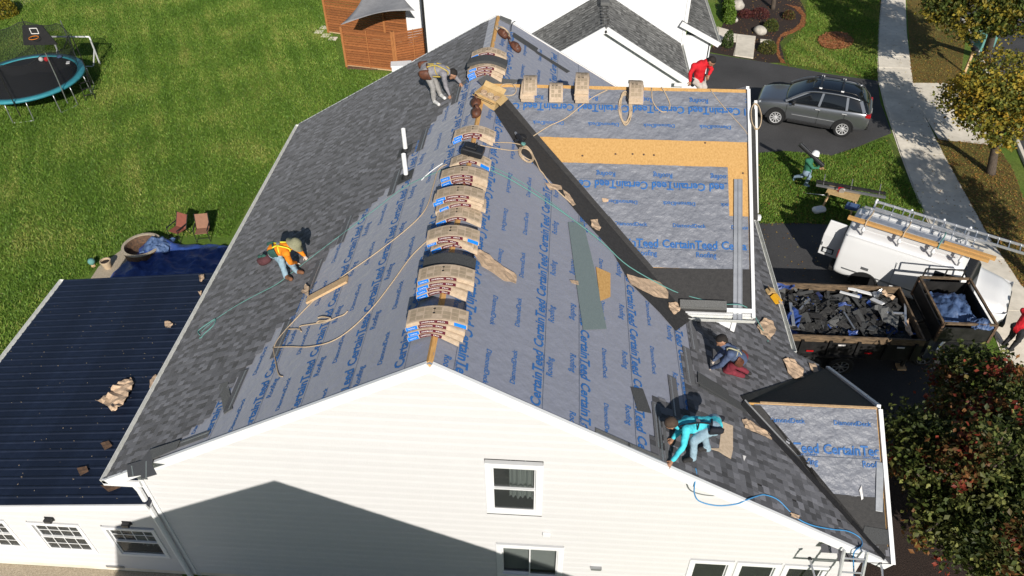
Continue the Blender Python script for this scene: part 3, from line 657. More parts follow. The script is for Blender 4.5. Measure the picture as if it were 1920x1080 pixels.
# ---------------------------------------------------------------- shingles
EXP = .143
def shade(): return random.choice([.055, .07, .07, .085, .085, .10, .118, .145])
def shingle_mesh(seed, L_=1.0, dark=1.0, matn='shingle', tint=(1, 1, 1.06)):
    rs = random.Random(seed); b = MB(); E_ = EXP+.02
    def slab(x0, x1, y0, y1, z0, z1, g):
        c = (g*tint[0]*dark, g*tint[1]*dark, g*tint[2]*dark)
        b.add([(x0, y0, 0), (x1, y0, 0), (x1, y1, 0), (x0, y1, 0), (x0, y0, z0), (x1, y0, z0), (x1, y1, z1), (x0, y1, z1)], [(4, 5, 6, 7), (0, 1, 5, 4), (1, 2, 6, 5), (3, 0, 4, 7)], 0, c)
    x = 0
    while x < L_-.02:
        wd = min(rs.uniform(.08, .16), L_-x)
        slab(x, x+wd-.003, 0, E_, .007, .002, rs.choice([.040, .050, .058, .066, .08, .10]))
        x += wd
        if x >= L_-.05: break
        wd = min(rs.uniform(.08, .17), L_-x)
        slab(x, x+wd-.003, -.001, E_, .0125, .003, rs.choice([.06, .085, .10, .115, .135, .155]))
        x += wd
    return b.mesh('shingle', X_[matn])
SM = [shingle_mesh(i, dark=1.16) for i in range(14)]
SH = [shingle_mesh(100+i, .5, 1.16) for i in range(5)]
NSM = [shingle_mesh(200+i, 1.0, 1.75, 'shingle_n', (1, .99, .95)) for i in range(8)]; NSH = [shingle_mesh(300+i, .5, 1.75, 'shingle_n', (1, .99, .95)) for i in range(4)]
jobs = []                       # (matrix, mesh, size in view)
DL = 6.49*hSL
for k in range(50):
    d = DL-k*EXP; y = left_start(k+.5)+random.uniform(-.06, .06) if k > 9 else .02
    end = 13.42; first = True
    while y < end-.05:
        L_ = 1.0
        if k <= 9 and first and k % 2: L_ = .5
        me = random.choice(SM) if L_ == 1 else random.choice(SH)
        if y+L_ > end+.02:
            me = random.choice(SH); L_ = .5; y = min(y, end-L_)
        jobs.append((FL.mat(-y-L_+.004, d, .016+random.uniform(0, .0015)), me, FL.p(-y, d))); y += L_; first = False
def right_end(d):
    for a, b in ((4.2, 0), (4.32, .3), (4.52, 1.08), (4.75, 1.25), (5.25, 2.2), (5.32, 2.7), (5.66, 4.3)):
        if d > a: r = b
    return r if d > 4.2 else 0
DR = 8.52*hSR
def in_valley(x, y):            # below the porch gable?
    if x < 5.85: return False
    t = x-5.85; return PGY-t*.955 < y < PGY+t*.955
k = 0
while True:
    d = DR-k*EXP; k += 1
    if d < 4.25: break
    X = d/hSR; yend = 13.4 if X < 7.56 and d > 5.66 else (5.0 if d > 5.66 else right_end(d)+random.uniform(-.05, .05))
    y = .0 if k % 2 else -.5
    y = 0.015; first = True
    while y < yend-.05:
        L_ = .5 if (first and k % 2) else 1.0
        if y+L_ > yend+.1: L_ = .5
        mid = y+L_/2
        if not (in_valley(X, y+.1) and in_valley(X, y+L_-.1)) and not (y > 5.2 and X < 5.9):
            cut = in_valley(X, y+L_-.05) and not in_valley(X, y)
            jobs.append((FR.mat(y, d, .016+random.uniform(0, .0015)), random.choice(SM) if L_ == 1 else random.choice(SH), FR.p(y, d)))
        y += L_; first = False
# a few courses at the foot of the porch gable's south slope
for k in range(4):
    d = 2.5*hSP+.02-k*EXP; u = 8.50-1.0+ (0 if k < 2 else .3)
    jobs.append((FP.mat(u, d, .02), random.choice(SM) if k < 2 else random.choice(SH), FP.p(u, d)))
    if k == 1: jobs.append((FP.mat(u+.2-.5, d, .018), random.choice(SH), FP.p(u, d)))
jobs.sort(key=lambda j: (V(j[2])-CAM).length)
rest = MB(); rcols = []
for i, (mw, me, P) in enumerate(jobs):
    if i < 300: link('shingle', me, roof, mw)
    else:
        col = me.color_attributes['Col'].data
        for p in me.polygons:
            c = col[p.loop_start].color; f_ = 1+((i*37) % 17-8)/50
            rest.add([mw @ me.vertices[v].co for v in p.vertices], [list(range(len(p.vertices)))], 0, (c[0]*f_, c[1]*f_, c[2]*f_))
tag(rest.build('shingle_field', X_['shingle'], roof), kind='stuff')
X_['starter'] = pm('starter_shingle', (.12, .12, .125), (.085, .085, .09), sc=60, rough=.95, bump=.4, bsc=260)
# starter strips with sealant lines along the stepped edges
def strip(F, u, d, L_, wd, rot, h=.030, m='starter', par=roof, name='starter_strip'):
    h -= .008
    b = MB().ob((0, 0, 0), (L_, 0, 0), (0, wd, 0), (0, 0, .005)); o = b.build(name, X_[m], None); o.matrix_basis = F.mat(u, d, h, rot); setpar(o, par)
    q = MB().ob((.02, wd*.62, .006), (L_-.04, 0, 0), (0, .008, 0), (0, 0, .002)).ob((.02, wd*.72, .006), (L_-.04, 0, 0), (0, .006, 0), (0, 0, .002)).build('seal_line', X_['drip'], None); q.matrix_basis = F.mat(u, d, h, rot); setpar(q, o)
    q.parent = par; q.matrix_parent_inverse = wm(par).inverted()
    return o
for a, b in (((385, 788), (460, 700)), ((470, 690), (545, 600)), ((575, 548), (600, 498)), ((612, 470), (650, 430)), ((700, 383), (745, 335)), ((775, 290), (800, 245)), ((838, 203), (858, 178))):
    (ua, da), (ub, db) = FL.uv(ML(*a)), FL.uv(ML(*b)); 
    strip(FL, max(ua, ub)-1.0 if True else 0, min(da, db)+.02+.1, 1.0, .20, 0, .031)
for u, d in ((3.3, 5.70), (2.25, 5.44), (1.2, 4.95), (.05, 4.55), (.3, 4.48)):
    strip(FR, u, d+.05, 1.0, .20, 0, .031)
# starter strips turned down along the rakes
for u, d, L_ in ((.135, 4.12, 1.0), (.135, 3.22, .75)): strip(FR, u, d+.55, L_*.95, .13, R(90), .030, 'dusty')
strip(FL, -.14, 5.75, .95, .15, R(90), .032, 'dusty'); 
for i_, q_ in enumerate(([(240, 874), (286, 860), (289, 890), (243, 897)], [(268, 866), (284, 845), (294, 850), (289, 874), (298, 892), (268, 901)], [(286, 846), (342, 828), (335, 845), (290, 864)])):
    patch('starter_strip', FL, ppx(FL, ML, q_), .034+.008*i_, 'starter' if i_ < 2 else 'dusty', roof, .007)
    if i_ < 2: patch('seal_line', FL, ppx(FL, ML, [(q_[0][0]+9, q_[0][1]+2), (q_[0][0]+11, q_[0][1]+1), (q_[-1][0]+11, q_[-1][1]-3), (q_[-1][0]+9, q_[-1][1]-2)]), .0415+.008*i_, 'drip', roof, .002)
# loose shingles and slips lying on the felt
def loose(F, fn, pxs, m, label, name='loose_shingle', th=.008, h=.02, cat='shingle', group=None):
    pts = [F.uv(fn(*p)) for p in pxs]; cx = sum(p[0] for p in pts)/len(pts); cy = sum(p[1] for p in pts)/len(pts)
    o = MB().prism([F.p(u, d, h)-F.p(cx, cy, h) for u, d in pts], F.n*th).build(name, X_[m]); o.location = F.p(cx, cy, h)
    return tag(o, label, cat, group)
loose(FR, MR, [(1181, 727), (1204, 731), (1220, 776), (1194, 771)], 'shingle_flat', 'dark shingle piece lying alone on the grey underlayment uphill of the turquoise worker')
loose(FL, ML, [(412, 722), (429, 716), (438, 768), (422, 778)], 'dusty', 'dusty grey shingle strip lying on the left slope near the gable rake')
X_['slate'] = pm('green_grey_shingle_back', (.165, .205, .205), (.13, .165, .168), sc=20, rough=.85, stretch=(6, 1, 1))
o = loose(FR, MR, [(1064, 418), (1092, 418), (1112, 500), (1136, 618), (1092, 620), (1083, 560)], 'slate', 'long flat pale slate grey strip lying down the underlayment on the right slope', 'roofing_strip', .006, .024, 'strip')
loose(FR, MR, [(1116, 502), (1143, 514), (1143, 558), (1124, 566)], 'osb', 'small orange board offcut beside the long slate grey strip', 'board_offcut', .012, .02, 'board')
loose(FR, MR, [(962, 62), (1008, 92), (1006, 97), (1068, 135), (1062, 138), (1005, 101), (1002, 98), (960, 70)], 'shingle_flat', 'narrow dark starter strip lying along the far end of the right slope', 'starter_strip', .008, .022, 'shingle')
# ================================================================== BUNDLES AND ROOF CLUTTER
def smooth_path(pts, n=6):
    pts = [V(p) for p in pts]; out = []
    for i in range(len(pts)-1):
        p0, p1, p2, p3 = pts[max(i-1, 0)], pts[i], pts[i+1], pts[min(i+2, len(pts)-1)]
        for k in range(n):
            t = k/n; out.append(.5*((2*p1)+(p2-p0)*t+(2*p0-5*p1+4*p2-p3)*t*t+(3*p1-p0-3*p2+p3)*t**3))
    return out+[pts[-1]]
BT, BW = .078, .337
_bm = {}
def bend(sl1, sl2, base, s, y, h):      # s along the bundle (<0 one side of ridge), h above
    a = .13+h*.5; x = s*(1-.62*h)*.96/math.hypot(1, (sl1 if s < 0 else sl2)*.9)
    sl_ = sl1 if s < 0 else sl2
    f = lambda x_: -sl_*(math.sqrt(x_*x_+a*a)-a*.82)
    sl_d = sl_*x/math.sqrt(x*x+a*a) if True else 0
    n = V((sl_d, 0, 1)).normalized()
    return V((x, y, f(x)+base))+n*h
def bundle_meshes(kind, lev, bare=False):
    k = (kind, lev, bare)
    if k in _bm: return _bm[k]
    s1, s2 = (SL, SR) if kind == 'main' else (SX, SX)
    h0 = lev*BT; N_ = 16; b = MB()
    ring = lambda s: [bend(s1, s2, .02, s, -BW/2, h0+.002), bend(s1, s2, .02, s, BW/2, h0+.002), bend(s1, s2, .02, s, BW/2, h0+BT*.93), bend(s1, s2, .02, s, BW/2-.02, h0+BT), bend(s1, s2, .02, s, -BW/2+.02, h0+BT), bend(s1, s2, .02, s, -BW/2, h0+BT*.93)]
    vs = []
    for i in range(N_+1): vs += ring(-.5+i/N_)
    n = 6
    b.add(vs, [(i*n+j, i*n+(j+1) % n, (i+1)*n+(j+1) % n, (i+1)*n+j) for i in range(N_) for j in range(n)]+[tuple(range(n))[::-1], tuple(range(N_*n, N_*n+n))])
    body = b.mesh('wrapper', X_['shingle_flat'] if bare else X_['kraft'], False)
    def panel(sa, sb, ha, hb, m, seg=6):
        q = MB()
        for i in range(seg):
            a0, a1 = sa+(sb-sa)*i/seg, sa+(sb-sa)*(i+1)/seg
            P = [bend(s1, s2, .02, s, -BW/2-.003, h0+h*BT) for s, h in ((a0, ha), (a1, ha), (a1, hb), (a0, hb))]
            Q = [p+V((0, .0025, 0)) for p in P]
            q.add(Q+P, [(0, 1, 2, 3), (7, 6, 5, 4), (0, 4, 5, 1), (1, 5, 6, 2), (2, 6, 7, 3), (3, 7, 4, 0)])
        return q.mesh('label', X_[m])
    def txt(t_, sa, sb, hc, hh):
        tv, tf = text_mesh(t_, sb-sa, hh, .02); q = MB()
        q.add([bend(s1, s2, .02, (sa+sb)/2+x, -BW/2-.0045, h0+hc*BT+y) for x, y, _ in tv], tf); return q.mesh('lettering', X_['print_w'])
    marks = MB()
    for i in range(7):
        for j in range(3):
            s = -.44+i*.13; y = -.12+j*.085
            if (i*3+j) % 5 == 4: continue
            P = [bend(s1, s2, .02, s+a, y+c, h0+BT+.0025) for a, c in ((0, 0), (.055, 0), (.11, 0), (.11, .07), (.055, .07), (0, .07))]
            marks.add(P, [(0, 1, 4, 5), (1, 2, 3, 4)])
    dots = MB()
    for y in (-.03, .07):
        P = [bend(s1, s2, .02, a, y+c, h0+BT+.004) for a, c in ((-.06, 0), (-.025, 0), (-.025, .03), (-.06, .03))]; dots.poly(P)
    P = [bend(s1, s2, .02, a, c, h0+BT+.004) for a, c in ((-.045, 0), (-.041, 0), (-.041, .07), (-.045, .07))]; dots.poly(P)
    r = dict(body=body)
    if not bare:
        r.update(blue=panel(-.49, -.27, .06, .93, 'blue_l'), maroon=panel(-.25, .17, .08, .92, 'maroon', 10), blue2=panel(.26, .48, .06, .93, 'blue_l'),
                 t1=txt('CertainTeed', -.45, -.31, .36, .018), t2=txt('LANDMARK', -.22, -.02, .36, .026), t3=txt('PRO', .02, .12, .36, .026),
                 marks=marks.mesh('printed_marks', X_['print_g']), dots=dots.mesh('punch_marks', X_['black']))
    _bm[k] = r; return r
def bundle(kind, lev, loc, rz, label, group, flip=False, bare=False, name='shingle_bundle'):
    t = thing(name, label, 'shingle bundle', loc, group, rz)
    m = bundle_meshes(kind, lev, bare); mw = Matrix.Translation(loc) @ Matrix.Rotation(rz, 4, 'Z') @ Matrix.Diagonal((random.uniform(.94, 1.05), random.uniform(.96, 1.03), 1, 1))
    link('wrapper', m['body'], t, mw)
    if not bare:
        link('label', m['blue2' if flip else 'blue'], t, mw); link('label', m['maroon'], t, mw)
        if not flip: link('lettering', m['t1'], t, mw)
        link('lettering', m['t2'], t, mw); link('lettering', m['t3'], t, mw)
        if lev == 9 or True: link('printed_marks', m['marks'], t, mw); link('punch_marks', m['dots'], t, mw)
    return t
stk = [((806, 622), 4, 'stack closest the front gable'), ((832, 541), 4, 'stack before the bare dark bundle'), ((849, 457), 3, 'stack beyond the bare dark bundle'),
       ((857, 409), 1, 'between two taller stacks'), ((865, 386), 4, 'tall stack at mid ridge'), ((877, 341), 3, 'stack before the black case'),
       ((884, 304), 1, 'under the black tool case'), ((893, 257), 2, 'stack below the nail carton'), ((914, 137), 3, 'stack capped by a bare bundle'), ((925, 106), 2, 'stack at the far peak')]
LV = {1: ['single'], 2: ['lower', 'upper'], 3: ['bottom', 'middle', 'top'], 4: ['bottom', 'second lowest', 'second highest', 'top']}
SY = []
for (px, n, ds) in stk:
    y = G(*px, ZR+.05).y+BW/2; SY.append(y)
    for k in range(n):
        bundle('main', k, (random.uniform(-.045, .045), y+random.uniform(-.025, .025)-(.02*(n-1-k) if n > 2 else 0), ZR), random.uniform(-.09, .09)-.02,
               f'{LV[n][k]} kraft bundle of shingles on the main ridge, {ds}', 'shingle bundles on the main ridge', flip=random.random() < .16)
y2 = (SY[1]+.42)
bundle('main', 2, (.03, y2, ZR), .04, 'bare dark shingle bundle draped over the main ridge, its wrapper torn off', 'unwrapped shingle bundles', bare=True, name='unwrapped_bundle')
bundle('main', 3, (0, SY[8]+.16, ZR), -.05, 'bare dark shingle bundle resting on the stacks at the far end of the ridge', 'unwrapped shingle bundles', bare=True, name='unwrapped_bundle')
for px, n, ds in (((992, 166), 3, 'beside the coiled rope'), ((1042, 166), 1, 'lying alone on the cross ridge'), ((1090, 166), 4, 'in its tallest stack'), ((1193, 168), 2, 'beside the hanging tan rope')):
    P = G(*px, XGZ+.05)
    for k in range(n):
        bundle('cross', k, (P.x+random.uniform(-.02, .02), XGY-.12+random.uniform(-.02, .02), XGZ), R(90)+random.uniform(-.05, .05),
               f'{LV[n][k]} kraft bundle of shingles over the cross ridge, {ds}', 'shingle bundles on the cross ridge')
# ------------------------------------------------------------------ paper, boards, ropes
def crumple(F, fn, pxs, label, name='paper_scrap', m='kraft2', amp=.05, h=.03, cat='paper scrap', group='torn wrapper scraps on the roofs', cuts=3, blue=None):
    pts = [F.uv(fn(*p)) for p in pxs]; cx = sum(p[0] for p in pts)/len(pts); cy = sum(p[1] for p in pts)/len(pts)
    bm = bmesh.new(); c = F.p(cx, cy, h)
    vs = [bm.verts.new(F.p(u, d, h)-c) for u, d in pts]; bm.faces.new(vs)
    bmesh.ops.triangulate(bm, faces=bm.faces[:]); bmesh.ops.subdivide_edges(bm, edges=bm.edges[:], cuts=cuts, use_grid_fill=True)
    sd = random.uniform(0, 50)
    for v_ in bm.verts:
        q = v_.co*7+V((sd, sd, 0)); a = abs(noise.noise(q))+.6*abs(noise.noise(q*2.3)); v_.co += F.n*(a*amp*1.6); v_.co += V((noise.noise(q*1.7+V((7, 0, 0))), noise.noise(q*1.7+V((0, 9, 0))), 0))*amp*.35
    r_ = bmesh.ops.solidify(bm, geom=bm.faces[:], thickness=.004) if False else None
    bmesh.ops.recalc_face_normals(bm, faces=bm.faces[:])
    me = bpy.data.meshes.new(name); bm.to_mesh(me); bm.free(); me.materials.append(X_[m]); o = link(name, me); o.location = c
    so_ = o.modifiers.new('thick', 'SOLIDIFY'); so_.thickness = .004
    return tag(o, label, cat, group)
def zplane(z): return Frame((0, 0, z), (1, 0, 0), (0, -1, 0))
FM = Frame((-6.2, 0, 3.263), (0, -1, 0), (-1, 0, -MTS))
crumple(FR, MR, [(888, 470), (905, 478), (940, 505), (966, 520), (964, 536), (940, 530), (900, 503), (886, 485)], 'long torn kraft wrapper trailing down the right slope from the bare dark bundle', 'torn_wrapper', amp=.03, h=.06)
crumple(FR, MR, [(1020, 345), (1050, 350), (1052, 358), (1030, 358)], 'small tan paper scrap on the valley edge below the cable coil', amp=.02)
crumple(FR, MR, [(1054, 358), (1066, 366), (1078, 386), (1072, 388), (1058, 372)], 'thin tan paper scrap on the black valley membrane', amp=.02)
crumple(FR, MR, [(1105, 415), (1118, 414), (1124, 430), (1119, 438), (1108, 428)], 'crumpled tan paper ball at the corner of the valley membrane', amp=.05)
crumple(FR, MR, [(1173, 516), (1195, 522), (1252, 535), (1250, 562), (1225, 558), (1180, 535)], 'large flat torn kraft wrapper across the black valley membrane', amp=.025)
crumple(FR, MR, [(1250, 571), (1268, 569), (1272, 586), (1262, 592), (1254, 584)], 'torn paper end beside the shingle roll at the eave of the cross gable', amp=.05)
crumple(FR, MR, [(1416, 612), (1428, 600), (1446, 604), (1452, 620), (1440, 640), (1424, 628)], 'crumpled tan wrapper on the shingles by the driveway eave', amp=.06)
crumple(FR, MR, [(1464, 676), (1480, 673), (1502, 695), (1503, 710), (1486, 714), (1474, 700)], 'crumpled wrapper with a blue edge on the shingles above the porch gable', amp=.06)
crumple(FR, MR, [(1512, 683), (1525, 684), (1532, 698), (1522, 700)], 'small paper scrap at the porch valley end', amp=.03)
crumple(FR, MR, [(1388, 788), (1404, 790), (1446, 816), (1444, 826), (1420, 815), (1394, 804)], 'long torn paper strip beside the black valley flashing', amp=.035)
crumple(FR, MR, [(1352, 792), (1372, 800), (1372, 845), (1368, 862), (1345, 848), (1325, 842), (1346, 842)], 'flat cardboard sheet under the turquoise shirted worker', 'cardboard_sheet', m='kraft', amp=.008, cuts=1)
crumple(FR, MR, [(1390, 855), (1397, 857), (1393, 866)], 'tiny white paper scrap on the dark shingles', amp=.01, m='print_w')
crumple(FR, MR, [(1178, 965-435), (1184, 530), (1182, 534)], 'paper sliver on the valley', amp=.01) if False else None
crumple(FR, MR, [(1066, 527), (1082, 529), (1083, 537), (1070, 533)], 'small paper tag beside the long slate grey strip', amp=.015)
crumple(FX, XS, [(1128, 373), (1141, 374), (1140, 380), (1130, 380)], 'small tan scrap on the cross gable underlayment', amp=.02)
crumple(FR, MR, [(1479, 963), (1496, 969), (1494, 975), (1480, 970)], 'small tan scrap where the blue hose crosses the shingles', amp=.02)
for pxs, lb, am in (([(183, 757), (210, 738), (225, 722), (248, 712), (254, 722), (244, 748), (230, 768), (214, 776), (205, 765)], 'big crumpled kraft wrapper with a blue edge on the navy metal roof', .10),
                ([(310, 607), (318, 604), (326, 610), (322, 618), (312, 617)], 'white and tan scrap on the metal roof below the eave', .05),
                ([(374, 518), (384, 517), (385, 528), (377, 532)], 'tan scrap at the far corner of the metal roof', .05),
                ([(372, 549), (380, 548), (378, 558)], 'tiny tan scrap by the far eave gutter', .03),
                ([(232, 715), (250, 711), (255, 722), (240, 724)], 'x', 0),
                ([(190, 833), (205, 828), (212, 838), (198, 846)], 'brown shingle granule scrap on the metal roof near the gutter', .01),
                ([(146, 880), (164, 876), (168, 886), (152, 894)], 'olive brown flake on the metal roof', .01),
                ([(190, 912), (225, 908), (228, 916), (205, 924)], 'rusty brown flake on the metal roof near the rake', .01),
                ([(283, 715), (293, 704), (296, 708), (288, 732), (282, 730)], 'paper strip hanging over the left eave gutter', .03)):
    if lb != 'x': crumple(FM, MT, pxs, lb, amp=am, h=.035, m='kraft2' if am > .02 else 'rust')
# speckles of torn-off granules and leaves on the metal roof: uncountable
sp_ = MB()
for i in range(170):
    px, py = random.uniform(20, 390), random.uniform(560, 935); P = MT(px, py, .02)
    if not (-11.7 < P.x < -6.6 and .15 < P.y < 7.2): continue
    a = random.uniform(0, 6); r_ = random.uniform(.005, .014); e1, e2 = V((math.cos(a), math.sin(a), 0))*r_, V((-math.sin(a), math.cos(a), 0))*r_*.6
    sp_.poly([P-e1-e2, P+e1-e2, P+e1+e2, P-e1+e2])
tag(sp_.build('roof_grit', X_['print_g']), 'scattered shingle grit and flakes over the navy metal roof', 'grit', kind='stuff')
def rope(name, pts, r_, m, label, cat='rope', n=5, group=None):
    p = smooth_path(pts, n); c = V(p[0])
    o = MB().tube([q-c for q in p], r_, 6).build(name, X_[m], smooth=True); o.location = c
    return tag(o, label, cat, group)
def onr(fn, pxs, h=.03): return [fn(px, py, h) for px, py in pxs]
rope('air_hose', onr(ML, [(838, 308), (822, 318), (812, 350), (798, 392), (762, 430), (700, 478), (640, 520), (590, 562), (548, 605), (522, 635), (514, 650)], .03), .011, 'rope', 'tan air hose running the length of the left slope felt', 'hose')
rope('air_hose', onr(ML, [(800, 452), (770, 482), (735, 530), (700, 575), (660, 615), (622, 640), (580, 650), (545, 650), (512, 651)], .03), .011, 'rope', 'tan air hose curving from the ridge stacks to the gable edge', 'hose')
rope('rope', onr(ML, [(512, 651), (516, 675), (520, 695), (524, 704), (530, 706)], .03), .011, 'rope', 'short tan rope end hanging towards the gable rake on the left slope')
rope('rope', onr(ML, [(540, 617), (560, 617), (565, 622), (562, 612), (590, 607), (612, 603), (632, 595), (645, 590), (652, 583)], .03), .012, 'rope', 'short knotted tan rope lying on the left slope felt')
rope('rope', onr(ML, [(596, 596), (606, 594), (620, 597), (612, 601), (598, 602), (594, 606)], .04), .016, 'rope', 'frayed rope tail beside the knotted rope')
rope('lifeline', onr(ML, [(378, 622), (400, 602), (440, 575), (480, 553), (520, 532), (555, 505), (600, 470), (640, 440), (700, 395), (760, 350), (820, 322), (845, 312)], .03), .008, 'ropeg', 'thin green lifeline running past the orange shirted worker to the ridge')
rope('lifeline', onr(ML, [(375, 628), (372, 620), (392, 605), (404, 598), (400, 610), (384, 625), (378, 632), (374, 634)], .04), .012, 'ropeg', 'green lifeline coil ending near the left eave')
rope('lifeline', onr(MR, [(918, 318), (960, 338), (1020, 375), (1075, 412), (1130, 455), (1180, 500), (1230, 535), (1290, 563), (1340, 575)], .05)[:6]+onr(XS, [(1262, 545), (1310, 560), (1352, 570), (1400, 576)], .05)+onr(MR, [(1432, 622), (1440, 640)], .04), .012, 'ropeg', 'green lifeline sagging across the right slope to the cross gable corner')
rope('lifeline', onr(MR, [(915, 310), (955, 328), (1010, 362), (1060, 400), (1120, 445)], .05), .007, 'ropeg', 'thin second green line parallel to the sagging lifeline')
rope('air_hose', onr(XS, [(1000, 255), (1030, 236), (1060, 222), (1090, 198), (1112, 182), (1140, 168)], .04), .013, 'rope', 'tan hose running from the black nail gun up to the cross ridge', 'hose')
loop = []
for i in range(40):
    a = i*.8; loop.append(FX.mat(*FX.uv(XS(1172, 205)), .03) @ V((math.cos(a)*(.13+.03*math.sin(i)), math.sin(a)*.42+.05*math.sin(i*.7), .01*(i % 4))))
rope('rope', loop, .013, 'rope', 'tangled tan rope hank hanging down the cross gable slope', n=3)
rope('rope', onr(XS, [(1222, 165), (1224, 190), (1238, 208), (1252, 208), (1256, 195), (1246, 172), (1240, 163)], .03), .013, 'rope', 'single tan rope loop hanging from the cross ridge')
rope('rope', onr(XS, [(1332, 168), (1350, 192), (1375, 220), (1398, 246), (1405, 262)], .03), .008, 'rope', 'thin cord running diagonally to the cross gable rake')
loop = [FX.mat(6.45, .75, .10) @ V((math.cos(i*.9)*.12, math.sin(i*.9)*.34-.05, .012*(i % 5))) for i in range(22)]
rope('rope', loop, .012, 'rope', 'tan rope coil hung over the cross gable rake', n=3)
loop = [FR.mat(*FR.uv(MR(985, 292)), .03) @ V((math.cos(i*1.1)*(.26+.06*math.sin(i*.6)), math.sin(i*1.1)*(.18+.03*math.sin(i)), .01*(i % 5))) for i in range(30)]
rope('air_hose', loop, .013, 'rope', 'loose coil of tan hose beside the black nail gun', 'hose', n=3)
rope('rope', onr(MR, [(994, 282), (1004, 300), (1012, 318), (1018, 325), (1030, 342), (1050, 362), (1070, 380)], .04), .014, 'rope', 'tan rope with hook laid down the black valley membrane')
rope('air_hose', onr(MR, [(900, 272), (930, 278), (965, 282), (985, 275), (960, 268), (920, 266), (898, 258)], .05), .012, 'rope', 'tan hose loop from the ridge slot to the nail gun', 'hose')
loop = [FX.mat(*FX.uv(XS(953, 170)), .03) @ V((math.cos(i*1.05)*(.2+.02*(i % 3)), math.sin(i*1.05)*(.17), .008*(i % 4))) for i in range(20)]
rope('rope', loop, .01, 'rope', 'small coil of pale rope at the start of the cross ridge', n=3)
rope('rope', onr(ML, [(716, 330), (740, 315), (756, 306), (790, 296), (832, 300)], .03) if False else onr(ML, [(790, 338), (800, 328), (815, 316), (830, 306)], .03), .010, 'pvc', 'pale cord running up the left slope to the tool case')
rope('air_hose', [MR(1304, 878, .03), MR(1306, 888, .02), YP(1303, 905, -.03), YP(1302, 925, -.05), YP(1312, 940, -.05), YP(1345, 948, -.05), YP(1380, 945, -.03), MR(1398, 938, .03), MR(1420, 930, .03), MR(1435, 928, .03), MR(1460, 938, .03), MR(1490, 968, .03), MR(1520, 984, .03), MR(1558, 992, .03), MR(1590, 996, .03), MR(1612, 1008, .03), MR(1616, 1022, .04), MR(1604, 1032, .05), YP(1600, 1045, -.1), YP(1602, 1090, -.15)], .013, 'hoseb', 'bright blue air hose looping over the gable rake and down to the ladder', 'hose')
# plank (roof bracket) on the left slope, loose boards
def board(name, F, fn, a, b, wd, th, m, label, cat='board', h=.02):
    A, B = F.p(*F.uv(fn(*a)), h), F.p(*F.uv(fn(*b)), h); c = A
    d = (B-A); s_ = d.normalized().cross(F.n)*wd
    o = MB().ob((0, 0, 0), d, -s_ if False else s_, F.n*th).build(name, X_[m], bevel=.004); o.location = c
    return tag(o, label, cat)
board('plank', FL, ML, (580, 560), (655, 520), .21, .05, 'pine2', 'pale timber toe board nailed across the left slope felt', h=.02)
crumple(FL, ML, [(570, 552), (578, 538), (586, 544), (582, 560)], 'torn paper at the end of the timber toe board', amp=.04, h=.06)
for i, (a, b) in enumerate((((1378, 590), (1380, 336)), ((1387, 590), (1388, 336)))):
    A, B = XS(*a, .05), XS(*b, .05); A.y -= .12; A.z -= .08
    q = MB().bar((0, 0, 0), B-A, .085, .012, FX.n).bar(FX.u*.043, B-A+FX.u*.043, .008, .045, FX.n).build('drip_edge_length', X_['drip']); q.location = A
    tag(q, ('inner' if i == 0 else 'outer')+' of two long aluminium drip edge lengths leaning down the cross gable', 'metal trim', 'drip edge lengths')
# shingle roll along the cross gable eave
P, Q = XS(1274, 579, .06), XS(1362, 582, .06)
r_ = MB().ob((0, 0, 0), Q-P, FX.d*-.20, FX.n*.05).ob(FX.n*.052+FX.d*-.03, (Q-P)*.98, FX.d*-.16, FX.n*.03).build('shingle_stack', X_['dusty']); r_.location = P
tag(r_, 'dusty grey shingles stacked along the eave of the cross gable', 'shingles')
P = XS(1362, 586, .05); tag(MB().ob(P, FX.u*.55, FX.d*-.09, FX.n*.05).build('trim_offcut', X_['white']), 'short white trim offcut at the cross gable eave corner', 'trim')
# strips of dark shingle by the navy worker
for i, (a, b, wd) in enumerate((((1308, 712), (1396, 762), .22), ((1305, 700), (1362, 735), .30))):
    A, B = FR.p(*FR.uv(MR(*a)), .034+.012*i), FR.p(*FR.uv(MR(*b)), .034+.012*i); s_ = (B-A).normalized().cross(FR.n)*wd
    o = MB().ob((0, 0, 0), B-A, s_, FR.n*.01).build('shingle_strip', X_['shingle_flat']); o.location = A
    tag(o, ['long dark shingle strip laid from the navy worker towards the porch valley', 'short dark shingle strips under the hand of the navy worker'][i], 'shingle')
# porch valley flashing: black ribbed metal strip, and porch ridge pieces
A, B = MR(1394, 752, .04), MR(1625, 1000, .04); dr = (B-A); sd = dr.normalized().cross(FR.n)
vf = MB().ob(A-sd*.02, dr, sd*.20, FR.n*.012); vf = vf.build('valley_flashing', X_['blacksteel'], house)
for k in range(5): MB().bar(A+sd*(.0+.045*k)+FR.n*.016, B+sd*(.0+.045*k)+FR.n*.016, .014, .016, FR.n).build('flashing_rib', X_['blackgloss'], vf)
MB().bar(A-sd*.03+FR.n*.02, B-sd*.03+FR.n*.02, .012, .04, FR.n).build('flashing_edge', X_['drip'], vf)
A2, B2 = MR(1600, 975, .05), MR(1660, 1042, .05)
MB().ob(A2, B2-A2, sd*.16, FR.n*.012).build('valley_flashing', X_['blacksteel'], house)
FPN2 = FPN
o = MB().prism([(5.85, PGY+.01, PGZ+.004), (8.5, PGY+.01, PGZ+.004), (8.5, 4.98, PGZ-SP*2.48+.004), (8.45, 4.98, PGZ-SP*2.48+.004)], (0, 0, .01)).build('porch_membrane', X_['membrane'], house)
MB().bar((6.15, PGY, PGZ+.005), (8.48, PGY, PGZ+.005), .05, .025).build('ridge_board', X_['pine2'], house)
A, B = MR(1393, 748, .05), MR(1540, 700, .05)
MB().bar(A, B, .14, .02, FR.n).build('valley_flashing', X_['blacksteel'], house)
